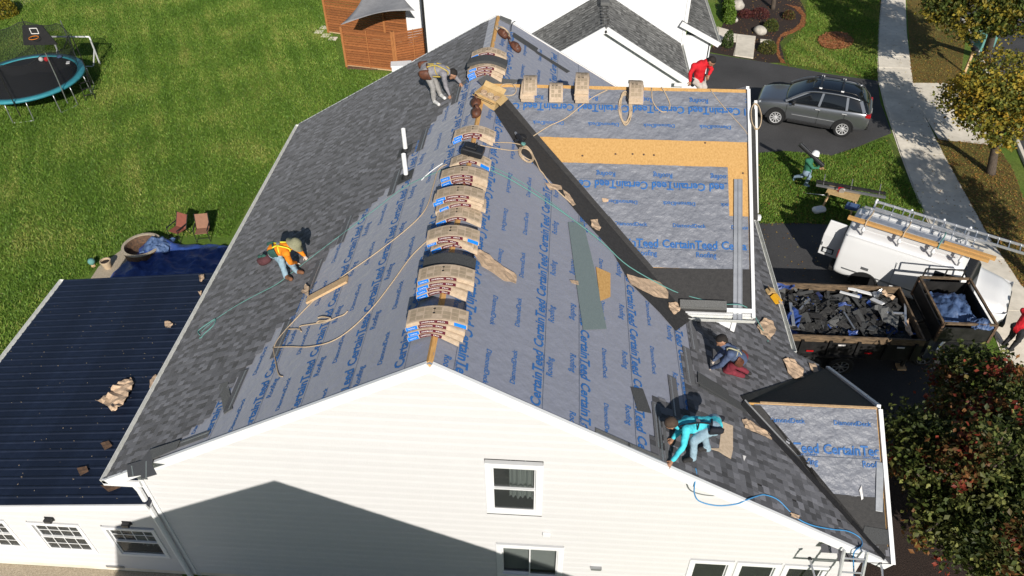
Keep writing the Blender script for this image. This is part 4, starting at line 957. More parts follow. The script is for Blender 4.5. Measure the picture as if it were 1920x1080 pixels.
o = board('metal_strip', FP, PS, (1640, 958), (1642, 866), .14, .012, 'steel', 'dull grey metal strip lying up the porch roof membrane', 'metal trim', .03)
crumple(FP, PS, [(1610, 920), (1614, 910), (1617, 935), (1613, 938)], 'curled white paper sliver on the porch roof membrane', amp=.02, m='print_w')
# shingle starter courses at the porch corner
patch('starter_course', FP, [(8.05, 2.30), (8.50, 2.35), (8.5, 2.62), (7.95, 2.62)], .03, 'shingle_flat', house, .008)
# vent pipes
for i, (base, top) in enumerate((((761, 285), (757, 247)), ((762, 334), (752, 293)))):
    P = ML(*base); h_ = .62
    t = thing('vent_pipe', ['white plastic vent pipe higher up the left slope shingles', 'white plastic vent pipe at the stepped edge of the left slope shingles'][i], 'vent pipe', P, 'vent pipes')
    MB().lathe([(.052, -.1), (.052, h_), (.044, h_), (.044, h_-.12)], 16, P).build('pipe', X_['pvc'], t, smooth=False)
    MB().lathe([(.12, -.04), (.105, .03), (.07, .09), (.056, .11)], 16, P).build('boot', X_['black'], t, smooth=True)
    q = MB().ob((-.2, -.2, 0), (.4, 0, 0), (0, .4, 0), (0, 0, .008)).build('flashing', X_['shingle_flat'], None); q.matrix_basis = FL.mat(*FL.uv(P), .032); setpar(q, t)
# open carton of nail coils
P = V((.14, 8.42, ZR-.10))
t = thing('nail_carton', 'open cardboard carton of nail coils at the meeting of the two ridges', 'box', P)
Mx = Matrix.Rotation(R(-24), 4, 'Z') @ Matrix.Rotation(R(12), 4, 'Y'); mw = Matrix.Translation(P+V((0, 0, .02))) @ Mx
def sub(name, b, m, par, mw_, **k):
    o = b.build(name, X_[m] if isinstance(m, str) else m, None, **k); o.matrix_basis = mw_; setpar(o, par); return o
bx = MB(); W2, D2, H2 = .28, .19, .24
for c, s in (((0, 0, .006), (W2*2, D2*2, .012)), ((0, -D2, H2/2), (W2*2, .012, H2)), ((0, D2, H2/2), (W2*2, .012, H2)), ((-W2, 0, H2/2), (.012, D2*2-.024, H2)), ((W2, 0, H2/2), (.012, D2*2-.024, H2))): bx.box(c, s)
sub('carton', bx, 'card', t, mw)
for c, s, rt in (((0, -D2-.07, H2-.03), (W2*2, .16, .008), (R(-25), 'X')), ((0, D2+.06, H2+.03), (W2*2, .16, .008), (R(40), 'X')), ((W2+.07, 0, H2-.02), (.15, D2*2, .008), (R(20), 'Y'))):
    sub('flap', MB().box(c, s, rot=Matrix.Rotation(rt[0], 3, rt[1])), 'card', t, mw)
for i in range(3):
    for j in range(2):
        q = MB().lathe([(.075, .02), (.085, .03), (.085, .16), (.07, .175), (.03, .175), (.03, .10)], 14, (-.18+i*.18, -.09+j*.18, 0)); sub('nail_coil', q, 'kraft2' if (i+j) % 2 else 'rope', t, mw)
# black tool case on the single bundle
P = V((.06, SY[6]+.02, ZR+.13)); t = thing('tool_case', 'black plastic tool case sitting on a single bundle on the ridge', 'case', P)
mw = Matrix.Translation(P) @ Matrix.Rotation(R(12), 4, 'Y') @ Matrix.Rotation(R(-8), 4, 'Z')
sub('case_body', MB().box((0, 0, .09), (.46, .32, .16)), 'blackgloss', t, mw, bevel=.035)
sub('lid', MB().box((-.05, 0, .185), (.24, .22, .05)), 'blackgloss', t, mw, bevel=.02); sub('handle', MB().tube(smooth_path([(.02, -.06, .2), (.05, -.06, .26), (.05, .06, .26), (.02, .06, .2)], 3), .012, 6), 'black', t, mw)
# nail gun
P = MR(972, 265, .05); t = thing('nail_gun', 'black and green coil nail gun lying on the valley membrane', 'nail gun', P)
mw = FR.mat(*FR.uv(P), .05, R(35))
sub('gun_body', MB().box((0, 0, .06), (.30, .10, .11)), 'blackgloss', t, mw, bevel=.03); sub('magazine', MB().lathe([(.08, -.04), (.09, -.02), (.09, .05), (.07, .07)], 14, (.06, -.12, .06)), 'black', t, mw)
sub('grip', MB().box((-.06, .12, .06), (.06, .18, .05), R(15)), 'blackgloss', t, mw, bevel=.015); sub('nose', MB().box((.19, 0, .05), (.10, .05, .05)), 'steel', t, mw, bevel=.01)
sub('end_cap', MB().lathe([(.05, 0), (.055, .02), (.05, .05)], 12, (-.16, 0, .05)), X_['ropeg'], t, mw)
# leather tool belts
X_['leather'] = pm('brown_leather', (.15, .055, .028), (.06, .025, .016), sc=9, rough=.55, bump=.4, bsc=30)
def toolbelt(P, rz, label, F):
    t = thing('tool_belt', label, 'tool belt', P); mw = F.mat(*F.uv(P), .03, rz)
    for i, (x, y, s) in enumerate(((-.28, 0, 1), (.26, .03, 1.1))):
        b = MB(); prof = [(.13*s, 0), (.15*s, .05), (.13*s, .12), (.09*s, .15)]; b.lathe(prof, 10, (x, y, 0), sx=1.25, sy=.8); sub('pouch', b, 'leather', t, mw, smooth=True)
        sub('pocket', MB().lathe([(.07*s, 0), (.08*s, .06), (.05*s, .19)], 8, (x+.04, y-.07, .02), sx=1, sy=.6), 'leather', t, mw, smooth=True)
    sub('strap', MB().tube(smooth_path([(-.4, .08, .04), (-.1, .10, .06), (.1, -.02, .05), (.42, .06, .05)], 4), .035, 6), 'leather', t, mw, smooth=True)
    sub('buckle', MB().box((.05, .0, .09), (.08, .06, .02)), 'steel', t, mw)
toolbelt(ML(897, 205, .02), R(185), 'reddish brown leather tool belt heaped below the nail carton on the ridge', FL)
toolbelt(MR(952, 80, .02), R(-130), 'brown leather tool belt with tan rope near the far end of the ridge', FR)
loop = [FR.mat(*FR.uv(MR(942, 62)), .04) @ V((math.cos(i*1.1)*.22, math.sin(i*1.1)*(.22+.05*math.sin(i)), .01*(i % 5))) for i in range(22)]
rope('rope', loop, .014, 'rope', 'tan rope tangle beside the far leather tool belt', n=3)
rope('hook', onr(MR, [(958, 58), (959, 48), (962, 42), (966, 40)], .05), .012, 'black', 'thin black bent hook standing at the far rake', 'hook')
# flat grey shingle pile at the head of the cross ridge, and the far ridge caps
loose(FR, MR, [(895, 152), (915, 140), (945, 150), (975, 152), (960, 160), (930, 168), (906, 166)], 'dusty', 'flat dark grey shingles fanned out beside the nail carton', 'shingle_fan', .012, .03)
loose(FR, MR, [(937, 32), (958, 40), (956, 48), (936, 38)], 'dusty', 'grey shingle cap at the far peak of the ridge', 'ridge_cap', .02, .03)
# boxes at the driveway eave
for i, (px, m, s, lb) in enumerate((((1440, 551), 'card', (.16, .22, .12), 'small brown cardboard box near the driveway eave'), ((1450, 565), 'yel', (.24, .17, .13), 'yellow and white nail box at the driveway eave'))):
    if m == 'yel': X_['yel'] = pm('yellow_print', (.75, .40, .02), (.68, .34, .02), sc=6, rough=.5)
    P = MR(*px); t = thing('nail_box', lb, 'box', P); mw = FR.mat(*FR.uv(P), .04, R(20+i*14))
    sub('box_body', MB().box((0, 0, s[2]/2), s), m, t, mw, bevel=.004)
    if m == 'yel': sub('white_panel', MB().box((0, -s[1]/2-.003, s[2]/2), (s[0]*.98, .004, s[2]*.95)), 'print_w', t, mw); sub('lid_flap', MB().box((-.16, .05, s[2]), (.12, .1, .006)), 'kraft', t, mw)
    else: sub('lid_flap', MB().box((0, .14, s[2]+.02), (.14, .1, .006), rot=Matrix.Rotation(R(40), 3, 'X')), 'kraft2', t, mw)
# extension ladder at the front corner with its stand-off arms
base = V((7.55, -1.75, 0)); topP = V((7.66, -.10, 3.35)); t = thing('ladder', 'aluminium extension ladder rising past the eave beside the porch corner', 'ladder', base)
d = (topP-base).normalized(); sdv = V((1, 0, 0))
for s in (-.21, .21): MB().bar(base+sdv*s, topP+sdv*s, .035, .075, (0, 1, 0)).build('rail', X_['alu'], t)
k = .25
while k < (topP-base).length-.05:
    c = base+d*k; MB().tube([c-sdv*.21, c+sdv*.21], .017, 8).build('rung', X_['alu'], t); k += .30
c = base+d*((topP-base).length-.75)
for s in (-1, 1):
    MB().tube([c+sdv*.2*s, c+sdv*.62*s+V((0, .0, .05)), c+sdv*.66*s+V((0, .30, .12)), c+sdv*.66*s+V((0, .42, .12))], .022, 8).build('standoff_arm', X_['alu'], t)
    MB().lathe([(.03, -.03), (.045, 0), (.03, .03)], 8, c+sdv*.66*s+V((0, .42, .12))).build('rubber_foot', X_['black'], t)
MB().bar(c-sdv*.64+V((0, 0, .03)), c+sdv*.64+V((0, 0, .03)), .05, .04).build('standoff_bar', X_['alu'], t)
# ================================================================== PEOPLE
import numpy as np
def cone(b, a, c, ra, rc, n=12, flat=None):
    """rounded cone from a to c as a closed tube; flat = (axis, factor) squashes the section"""
    a, c = V(a), V(c); d = c-a; L_ = d.length; d = d/L_ if L_ > 1e-6 else V((0, 0, 1))
    pts, rr = [], []
    for t in (-.98, -.8, -.45): pts.append(a+d*ra*t); rr.append(ra*math.sqrt(1-t*t))
    for t in (0, .25, .5, .75, 1): pts.append(a.lerp(c, t)); rr.append(ra+(rc-ra)*t)
    for t in (.45, .8, .98): pts.append(c+d*rc*t); rr.append(rc*math.sqrt(1-t*t))
    i0 = len(b.v); b.tube(pts, rr, n)
    if flat:
        ax, f = flat; ax = V(ax).normalized()
        for i in range(i0, len(b.v)):
            p = V(b.v[i]); t = (p-a).dot(d); q = a+d*t; e = p-q; b.v[i] = tuple(p-ax*(e.dot(ax)*(1-f)))
def person(label, J, mats, back, face, hat=None, gear=(), group='roofing crew'):
    """J: joints in world coordinates; back: direction out of the back; face: direction the face looks"""
    back, face = V(back).normalized(), V(face).normalized()
    base = V(((J['anL'].x+J['anR'].x)/2, (J['anL'].y+J['anR'].y)/2, min(J['anL'].z, J['anR'].z)-.08))
    t = thing('person', label, 'person', base, group)
    b = MB(); bones = []
    def bone(p, q, rp, rq, cls, flat=None):
        rp, rq = (rp*1.14, rq*1.14) if cls in ('shirt', 'pants') else (rp, rq)
        cone(b, J[p] if isinstance(p, str) else p, J[q] if isinstance(q, str) else q, rp, rq, flat=flat)
        bones.append((J[p] if isinstance(p, str) else p, J[q] if isinstance(q, str) else q, (rp+rq)/2, cls))
    lat = (J['shL']-J['shR']).normalized()
    bone('pelvis', 'chest', .135, .150, 'shirt', (back, .80)); bone('chest', 'neck', .145, .085, 'shirt', (back, .85))
    mid = J['pelvis'].lerp(J['chest'], .4)+back*.02
    bone('hipL', 'hipR', .125, .125, 'pants')
    bone('neck', 'head', .055, .060, 'skin')
    for s in 'LR':
        bone('chest', 'sh'+s, .10, .078, 'shirt'); bone('sh'+s, 'el'+s, .066, .050, 'shirt')
        w_ = J['el'+s].lerp(J['wr'+s], .94)
        bone('el'+s, w_, .049, .036, 'shirt')
        bone('hip'+s, 'kn'+s, .100, .070, 'pants'); bone('kn'+s, 'an'+s, .068, .050, 'pants')
        bone('an'+s, 'toe'+s, .052, .045, 'shoe')
    # head: skull, jaw, nose, ears
    H = J['head']; up = (H-J['neck']).normalized(); up = (up-face*up.dot(face)).normalized(); side = up.cross(face)
    cone(b, H-face*.02+up*.03, H+face*.012+up*.025, .098, .092, 14); bones.append((H-face*.02, H+face*.02+up*.03, .1, 'skin'))
    cone(b, H+face*.03-up*.02, H+face*.045-up*.075, .070, .045, 12); cone(b, H+face*.098+up*.01, H+face*.118-up*.022, .012, .017, 8)
    for s in (1, -1): cone(b, H+side*.094*s+up*.012, H+side*.098*s-up*.028, .018, .012, 8)
    me = b.mesh('tmp', []); o = link('tmp', me)
    md = o.modifiers.new('r', 'REMESH'); md.mode = 'VOXEL'; md.voxel_size = .017; md.use_smooth_shade = True
    sm = o.modifiers.new('s', 'SMOOTH'); sm.iterations = 4; sm.factor = .5
    dg = bpy.context.evaluated_depsgraph_get(); me2 = bpy.data.meshes.new_from_object(o.evaluated_get(dg))
    bpy.data.objects.remove(o)
    n = len(me2.vertices); co = np.empty(n*3); me2.vertices.foreach_get('co', co); co = co.reshape(-1, 3)
    # cloth folds
    for i in range(n):
        p = co[i]; q = noise.noise(V(p)*10)*.011+noise.noise(V(p)*24)*.006
        nn_ = me2.vertices[i].normal; co[i] += np.array(nn_)*q
    me2.vertices.foreach_set('co', co.ravel())
    pc = np.empty(len(me2.polygons)*3); me2.polygons.foreach_get('center', pc); pc = pc.reshape(-1, 3)
    best = np.full(len(pc), 9.); idx = np.zeros(len(pc), int); cl = ['shirt', 'pants', 'skin', 'shoe']
    for (p, q, r_, c) in bones:
        p, q = np.array(p), np.array(q); d = q-p; tt = np.clip(((pc-p)@d)/max(d@d, 1e-9), 0, 1); ds = np.linalg.norm(pc-(p+tt[:, None]*d), axis=1)/r_
        k = ds < best; best[k] = ds[k]; idx[k] = cl.index(c)
    hb = MB()                                  # hands: palm, four fingers, thumb
    for s in 'LR':
        wr = J['wr'+s]; ha = (wr-J['el'+s]).normalized(); dn = J.get('palm'+s, V((0, 0, -1))); dn = (dn-ha*dn.dot(ha)); dn = dn.normalized() if dn.length > .1 else ha.orthogonal().normalized(); sd = ha.cross(dn)
        dirv = (ha+dn*.25).normalized()
        cone(hb, wr-ha*.02, wr+dirv*.075, .030, .037, 10, flat=(dn, .5))
        for k, ln in enumerate((.068, .078, .072, .055)):
            r0 = wr+dirv*.085+sd*(-.030+.020*k); r1 = r0+(dirv+dn*.25+sd*(-.12+.08*k)).normalized()*ln*.5; r2 = r1+(dirv*.6+dn*.8).normalized()*ln*.5
            hb.tube([r0-dirv*.02, r0, r1, r2], [.010, .0100, .0092, .007], 6)
        r0 = wr+dirv*.03-sd*.032; r1 = r0+(dirv*.5-sd*.8+dn*.2).normalized()*.038; r2 = r1+(dirv*.9+dn*.5).normalized()*.032; hb.tube([r0+sd*.012, r0, r1, r2], [.013, .012, .011, .008], 6)
    for k in ('shirt', 'pants', 'skin', 'shoe'): me2.materials.append(mats[k])
    while len(me2.materials) > 4: me2.materials.pop(index=0)
    me2.polygons.foreach_set('material_index', idx.tolist())
    bm = bmesh.new(); bm.from_mesh(me2); k0 = len(bm.faces)
    hm = hb.mesh('h', []); bm.from_mesh(hm); bm.faces.ensure_lookup_table()
    hs = 2 if not mats.get('glove') else 4
    for f in bm.faces[k0:]: f.material_index = hs; f.smooth = True
    bm.to_mesh(me2); bm.free()
    if mats.get('glove'): me2.materials.append(mats['glove'])
    me2.polygons.foreach_set('use_smooth', [True]*len(me2.polygons)); me2.name = 'body'
    body = link('body', me2, t)
    # eyes, brows and mouth
    fb = MB()
    for s in (1, -1): fb.lathe([(.004, -.006), (.010, 0), (.004, .006)], 8, H+face*.098+side*.033*s+up*.022)
    fb.bar(H+face*.094-side*.022-up*.055, H+face*.094+side*.022-up*.055, .008, .006); fb.build('face_features', X_['black'], t)
    # hair / hat
    def cap(rx, rf, h0, h1, m, nm, rim=None):
        q = MB(); pr = [(rx, h0), (rx*1.0, h0+.03), (rx*.93, h0+(h1-h0)*.55), (rx*.68, h0+(h1-h0)*.86), (rx*.25, h1), (.004, h1)]
        if rim: pr = [(rx*1.02, h0), (rx+rim, h0-.030), (rx+rim, h0-.022), (rx*1.04, h0+.012)]+pr[1:]
        q.lathe(pr, 20, sx=1, sy=1.12); ob_ = q.build(nm, m, None, smooth=True); ob_.matrix_basis = basis(H-face*.012, side, face, up); setpar(ob_, t); return ob_
    if hat == 'bucket': 
        cap(.112, 0, .035, .165, X_['hat_olive'], 'bucket_hat', rim=.075)
    elif hat == 'helmet':
        cap(.122, 0, .03, .165, X_['white'], 'hard_hat', rim=.028)
    elif hat == 'cap_red': cap(.112, 0, .03, .14, X_['red_cloth'], 'cap', rim=.012)
    else:
        h_ = MB(); cone(h_, H-face*.032+up*.045, H-face*.012+up*.055, .106, .100, 14); cone(h_, H-face*.05-up*.01, H-face*.04+up*.03, .085, .09, 12)
        h_.build('hair', X_[hat or 'hair_dark'], t, smooth=True)
    sp_ax = (J['chest']-J['pelvis']).normalized()
    if 'belt' in gear:
        q = MB(); ring = []
        ld = (J['hipL']-J['hipR']).normalized(); fr_ = -back
        for i in range(21):
            a = i*2*math.pi/20; ring.append(J['pelvis']+sp_ax*.07+ld*math.cos(a)*.185+fr_*math.sin(a)*.15)
        q.tube(ring, .022, 6); tb = q.build('tool_belt', X_[gear['belt']], t, smooth=True)
        for s in (1, -1):
            c = J['pelvis']+sp_ax*.02+ld*.21*s; q = MB()
            m_ = basis((0, 0, 0), fr_, ld*s, sp_ax).to_3x3()
            q.lathe([(.07, -.20), (.11, -.14), (.125, .02), (.115, .06), (.08, .06), (.07, -.02)], 10, c, sx=1.15, sy=.7, M_=m_); q.build('pouch', X_[gear['belt']], tb, smooth=True)
        q = MB(); c = J['pelvis']+ld*.24-sp_ax*.05; q.tube([c+sp_ax*.10, c-sp_ax*.14], .012, 6); q.box(c+sp_ax*.11, (.08, .03, .03)); q.build('hammer', X_['rust'], tb)
    if 'harness' in gear:
        q = MB(); ld = lat
        for s in (1, -1):
            P0 = J['pelvis']+sp_ax*.08+ld*.10*s; q.tube(smooth_path([P0+back*.135, J['pelvis'].lerp(J['chest'], .6)+back*.150+ld*.05*s, J['chest']+back*.145+ld*.08*s, J['sh'+('L' if s > 0 else 'R')].lerp(J['neck'], .45)+back*.03+sp_ax*.075, J['chest']-back*.15+ld*.09*s, P0-back*.13], 4), .017, 6)
        ring = [J['pelvis'].lerp(J['chest'], .75)+ld*math.cos(a)*.175+back*math.sin(a)*.145 for a in [i*2*math.pi/18 for i in range(19)]]
        q.tube(ring, .014, 6); hn = q.build('harness', X_[gear['harness']], t, smooth=True)
        MB().box(J['chest'].lerp(J['pelvis'], .2)+back*.17, (.07, .07, .05)).build('dorsal_ring', X_['steel'], hn, bevel=.01)
    return t
def col(n_, c, r_=.85, **k): X_[n_] = pm(n_, c, tuple(x*.75 for x in c), sc=14, rough=r_, bump=.25, bsc=60, **k); return X_[n_]
skin1 = pm('tan_skin', (.36, .19, .11), (.30, .15, .09), sc=20, rough=.55); glove = pm('pale_glove', (.62, .52, .44), (.5, .42, .35), sc=20, rough=.8)
col('turq', (.07, .60, .70)); col('jeans', (.22, .30, .38)); col('jeans_pale', (.27, .39, .47)); col('orange', (.85, .26, .012)); col('greyshirt', (.25, .24, .26)); col('greypants', (.30, .29, .28)); col('navyshirt', (.075, .105, .19)); col('maroonpants', (.10, .035, .04)); col('winepants', (.20, .025, .04)); col('red_cloth', (.62, .012, .022)); col('khaki', (.50, .46, .42)); col('greenshirt', (.035, .17, .10)); col('hat_olive', (.25, .245, .15)); col('hair_dark', (.018, .014, .012)); col('hair_brown', (.07, .045, .03)); col('darkpants', (.02, .02, .024)); col('whiteshoe', (.72, .70, .68)); col('darkshoe', (.03, .028, .028)); col('brownboot', (.22, .10, .05)); col('hv', (.75, .72, .05))
col('strap_red', (.40, .02, .03)); col('strap_y', (.48, .36, .08)); col('strap_k', (.012, .014, .022)); col('strap_l', (.40, .38, .25)); col('teal', (.03, .10, .08)); col('pinkred', (.45, .03, .06))
def joints(d):
    return {k: (V(v_) if k.startswith('palm') else YP(*v_)) for k, v_ in d.items()}
# turquoise long sleeves, bent over the rake edge
J = joints(dict(pelvis=(1339, 797, .80), chest=(1297, 797, .74), neck=(1274, 797, .71), head=(1258, 795, .68), shL=(1287, 806, .54), shR=(1287, 788, .92), elL=(1281, 838, .52), wrL=(1262, 864, .24), elR=(1272, 812, .95), wrR=(1264, 822, .74),
                hipL=(1337, 803, .70), hipR=(1338, 790, .92), knL=(1301, 826, .46), knR=(1318, 812, .76), anL=(1300, 860, .46), anR=(1328, 842, .78), toeL=(1283, 864, .36), toeR=(1312, 842, .74)))
J.update(wrL=MR(1260, 864, .12), wrR=MR(1262, 822, .12), anL=MR(1300, 860, .11), anR=MR(1328, 842, .11), toeL=MR(1284, 864, .07), toeR=MR(1312, 842, .07), elL=YP(1281, 838, .32), elR=YP(1272, 810, .72))
person('person in turquoise long sleeves and jeans kneeling bent over the gable rake', J, dict(shirt=X_['turq'], pants=X_['jeans_pale'], skin=skin1, shoe=X_['darkshoe']), (0, -.25, 1), (-.75, -.1, -.65), 'hair_brown', dict(belt='strap_k', harness='strap_k'))
# navy sleeves, kneeling above the porch
J = joints(dict(pelvis=(1388, 672, 3.02), chest=(1374, 662, 2.95), neck=(1362, 650, 2.98), head=(1353, 640, 3.00), shL=(1370, 664, 2.76), shR=(1366, 650, 3.16), elL=(1352, 684, 2.76), wrL=(1333, 692, 2.84), elR=(1345, 668, 3.22), wrR=(1336, 678, 3.10),
                hipL=(1386, 676, 3.02), hipR=(1390, 668, 3.24), knL=(1362, 690, 3.02), knR=(1366, 676, 3.28), anL=(1390, 700, 3.12), anR=(1398, 694, 3.25), toeL=(1400, 706, 3.12), toeR=(1404, 698, 3.25)))
J.update(wrL=MR(1334, 690, .10), wrR=MR(1338, 676, .10), knL=MR(1362, 694, .10), knR=MR(1366, 680, .10), anL=MR(1392, 704, .08), anR=MR(1398, 696, .08), toeL=MR(1402, 708, .06), toeR=MR(1406, 700, .06))
person('person in navy blue shirt with loose harness kneeling on the shingles above the porch', J, dict(shirt=X_['navyshirt'], pants=X_['winepants'], skin=skin1, shoe=X_['darkshoe'], glove=glove), (.2, -.1, 1), (-.8, -.35, -.5), 'hair_dark', dict(belt='leather', harness='strap_l'))
# orange shirt and olive bucket hat
J = joints(dict(pelvis=(513, 468, 4.62), chest=(532, 466, 4.50), neck=(545, 462, 4.48), head=(553, 460, 4.48), shR=(537, 476, 4.30), shL=(543, 457, 4.68), elR=(544, 492, 4.30), wrR=(556, 491, 4.42), elL=(562, 470, 4.80), wrL=(571, 478, 4.66),
                hipR=(514, 474, 4.62), hipL=(513, 464, 4.88), knR=(527, 488, 4.36), knL=(532, 480, 4.66), anR=(535, 519, 4.32), anL=(556, 510, 4.42), toeR=(545, 524, 4.24), toeL=(567, 510, 4.42)))
J.update(wrR=ML(556, 493, .12), wrL=ML(571, 480, .12), anR=ML(536, 518, .11), anL=ML(557, 509, .11), toeR=ML(546, 524, .07), toeL=ML(567, 511, .07))
person('person in orange shirt and olive bucket hat crouching on the left slope shingles', J, dict(shirt=X_['orange'], pants=X_['jeans_pale'], skin=skin1, shoe=X_['brownboot'], glove=glove), (-.2, -.2, 1), (.75, -.2, -.6), 'bucket', dict(belt='teal', harness='hv'))
# grey shirt near the far end of the left slope
J = joints(dict(pelvis=(799, 132, 9.62), chest=(826, 131, 9.62), neck=(840, 135, 9.62), head=(848, 140, 9.62), shR=(832, 140, 9.42), shL=(836, 128, 9.82), elR=(836, 162, 9.40), wrR=(843, 180, 9.42), elL=(856, 146, 9.82), wrL=(863, 156, 9.88),
                hipR=(800, 137, 9.52), hipL=(799, 127, 9.76), knR=(811, 162, 9.48), knL=(818, 158, 9.70), anR=(814, 190, 9.56), anL=(826, 178, 9.76), toeR=(823, 195, 9.53), toeL=(834, 183, 9.73)))
J.update(wrR=ML(843, 178, .12), wrL=ML(863, 155, .12), anR=ML(814, 190, .11), anL=ML(826, 178, .11), toeR=ML(823, 196, .07), toeL=ML(834, 184, .07))
person('person in grey shirt with yellow harness bending over the far shingles by the ridge', J, dict(shirt=X_['greyshirt'], pants=X_['greypants'], skin=skin1, shoe=X_['whiteshoe']), (-.3, -.1, 1), (.6, -.1, -.75), 'hair_dark', dict(belt='leather', harness='strap_y'))
# red hoodie behind the cross ridge
J = joints(dict(pelvis=(1309, 147, 11.1), chest=(1314, 124, 11.05), neck=(1324, 116, 11.0), head=(1333, 116, 10.95), shR=(1302, 124, 10.95), shL=(1328, 118, 11.15), elR=(1294, 138, 10.9), wrR=(1294, 152, 10.85), elL=(1334, 130, 11.0), wrL=(1329, 140, 10.9),
                hipR=(1304, 150, 11.05), hipL=(1314, 150, 11.15), knR=(1306, 174, 11.1), knL=(1313, 176, 11.2), anR=(1306, 198, 11.1), anL=(1312, 200, 11.25), toeR=(1312, 204, 11.0), toeL=(1319, 205, 11.15)))
for k in ('anR', 'anL', 'toeR', 'toeL'): J[k].z = XGZ-SX*(J[k].y-XGY)+(.09 if k[0] == 'a' else .06)
for s in 'LR': J['kn'+s] = J['hip'+s].lerp(J['an'+s], .5)+V((.06, -.10, 0))
person('person in red hoodie and pale trousers standing behind the cross ridge', J, dict(shirt=X_['red_cloth'], pants=X_['khaki'], skin=skin1, shoe=X_['darkshoe']), (-.5, .3, .8), (.6, -.4, -.7), 'hair_dark', dict(belt='strap_k'))
# green shirt walking with a roll on the shoulder
J = joints(dict(pelvis=(1513, 322, 17.2), chest=(1517, 304, 17.15), neck=(1523, 296, 17.1), head=(1529, 290, 17.1), shR=(1514, 301, 17.0), shL=(1525, 298, 17.3), elR=(1524, 315, 16.95), wrR=(1535, 315, 16.95), elL=(1532, 309, 17.3), wrL=(1539, 312, 17.2),
                hipR=(1512, 324, 17.1), hipL=(1515, 322, 17.3), knR=(1518, 331, 17.0), knL=(1504, 330, 17.3), anR=(1511, 343, 17.05), anL=(1490, 335, 17.45), toeR=(1517, 346, 17.0), toeL=(1487, 341, 17.4)))
J['anR'].z = .08; J['toeR'].z = .05; J['toeL'].z = .06; J['anL'].z = .17
person('person in green shirt and white hard hat walking on the lawn with a black roll', J, dict(shirt=X_['greenshirt'], pants=X_['jeans'], skin=skin1, shoe=X_['jeans_pale']), (-.8, .1, .5), (.9, -.1, -.3), 'helmet')
A, B = YP(1500, 270, 17.25), YP(1543, 311, 16.95)
t = thing('membrane_roll', 'black roofing membrane roll carried on the shoulder of the green shirted person', 'roll', (A+B)/2)
MB().tube([A, B], .085, 14).build('roll', X_['blackgloss'], t, smooth=False); MB().bar(A+V((.0, -.06, .062)), B+V((.0, -.06, .062)), .02, .01).build('roll_edge', X_['steel'], t)
# red cap and dark clothes at the front of the van
g0 = G(1884, 655)
J = {k: g0+V(v_) for k, v_ in dict(pelvis=(.05, 0, .85), chest=(.25, .2, 1.15), neck=(.36, .30, 1.30), head=(.44, .38, 1.38), shL=(.2, .42, 1.2), shR=(.42, .1, 1.2), elL=(.35, .6, 1.0), wrL=(.5, .7, .95), elR=(.55, .3, .98), wrR=(.65, .5, .95), hipL=(0, .1, .84), hipR=(.1, -.1, .84), knL=(.08, .14, .46), knR=(.15, -.08, .46), anL=(-.02, .12, .09), anR=(.05, -.12, .09), toeL=(.12, .16, .06), toeR=(.18, -.06, .06)).items()}
person('person in red shirt and dark trousers bending beside the front of the van', J, dict(shirt=X_['red_cloth'], pants=X_['darkpants'], skin=skin1, shoe=X_['darkshoe']), (-.5, -.4, .7), (.6, .5, -.5), 'cap_red')
# tool bag behind the orange worker
P = ML(500, 492, .02); t = thing('tool_bag', 'green and maroon tool bag on the shingles behind the orange shirted person', 'bag', P); mw = FL.mat(*FL.uv(P), .03, R(70))
sub('bag_body', MB().lathe([(.16, 0), (.19, .05), (.17, .14), (.10, .17)], 12, sx=1.2, sy=.75), 'maroonpants', t, mw, smooth=True)
for s in (-.07, .07): sub('bag_pocket', MB().lathe([(.06, .02), (.075, .1), (.04, .18)], 10, (s, .02, .03), sx=1.3, sy=.8), 'teal', t, mw, smooth=True)
# ================================================================== VEHICLES
def car_paint(n_, c, **k): X_[n_] = pm(n_, c, c, sc=3, rough=.28, metal=k.get('metal', .3), coat=.7); return X_[n_]
car_paint('suvpaint', (.24, .25, .265), metal=.8); car_paint('vanpaint', (.70, .70, .70), metal=0)
X_['vanpaint'].node_tree.nodes['Principled BSDF'].inputs['Coat Weight'].default_value = .25
X_['alloy'] = pm('alloy', (.62, .62, .63), (.5, .5, .5), sc=8, rough=.35, metal=.25)
X_['redlens'] = pm('red_lens', (.42, .01, .012), (.3, .008, .01), sc=9, rough=.2); X_['clearlens'] = pm('clear_lens', (.45, .47, .5), rough=.15); X_['plate'] = pm('plate', (.7, .72, .7), (.5, .52, .55), sc=30, rough=.5)
def loft(secs, m=0):
    """secs: list of rings of equal length (closed)"""
    b = MB(); n = len(secs[0]); vs = [p for s in secs for p in s]
    b.add(vs, [(i*n+j, i*n+(j+1) % n, (i+1)*n+(j+1) % n, (i+1)*n+j) for i in range(len(secs)-1) for j in range(n)]+[tuple(range(n))[::-1], tuple(range((len(secs)-1)*n, len(secs)*n))], m)
    return b
def mirror_ring(half, x): return [(x, y, z) for y, z in half]+[(x, -y, z) for y, z in half[::-1] if y > 1e-6]
def addsub(o, lv=2, crease=None):
    s = o.modifiers.new('sub', 'SUBSURF'); s.levels = lv; s.render_levels = lv
    if crease:
        at = o.data.attributes.new('crease_edge', 'FLOAT', 'EDGE'); at.data.foreach_set('value', [crease]*len(o.data.edges))
    o.data.polygons.foreach_set('use_smooth', [True]*len(o.data.polygons)); return o
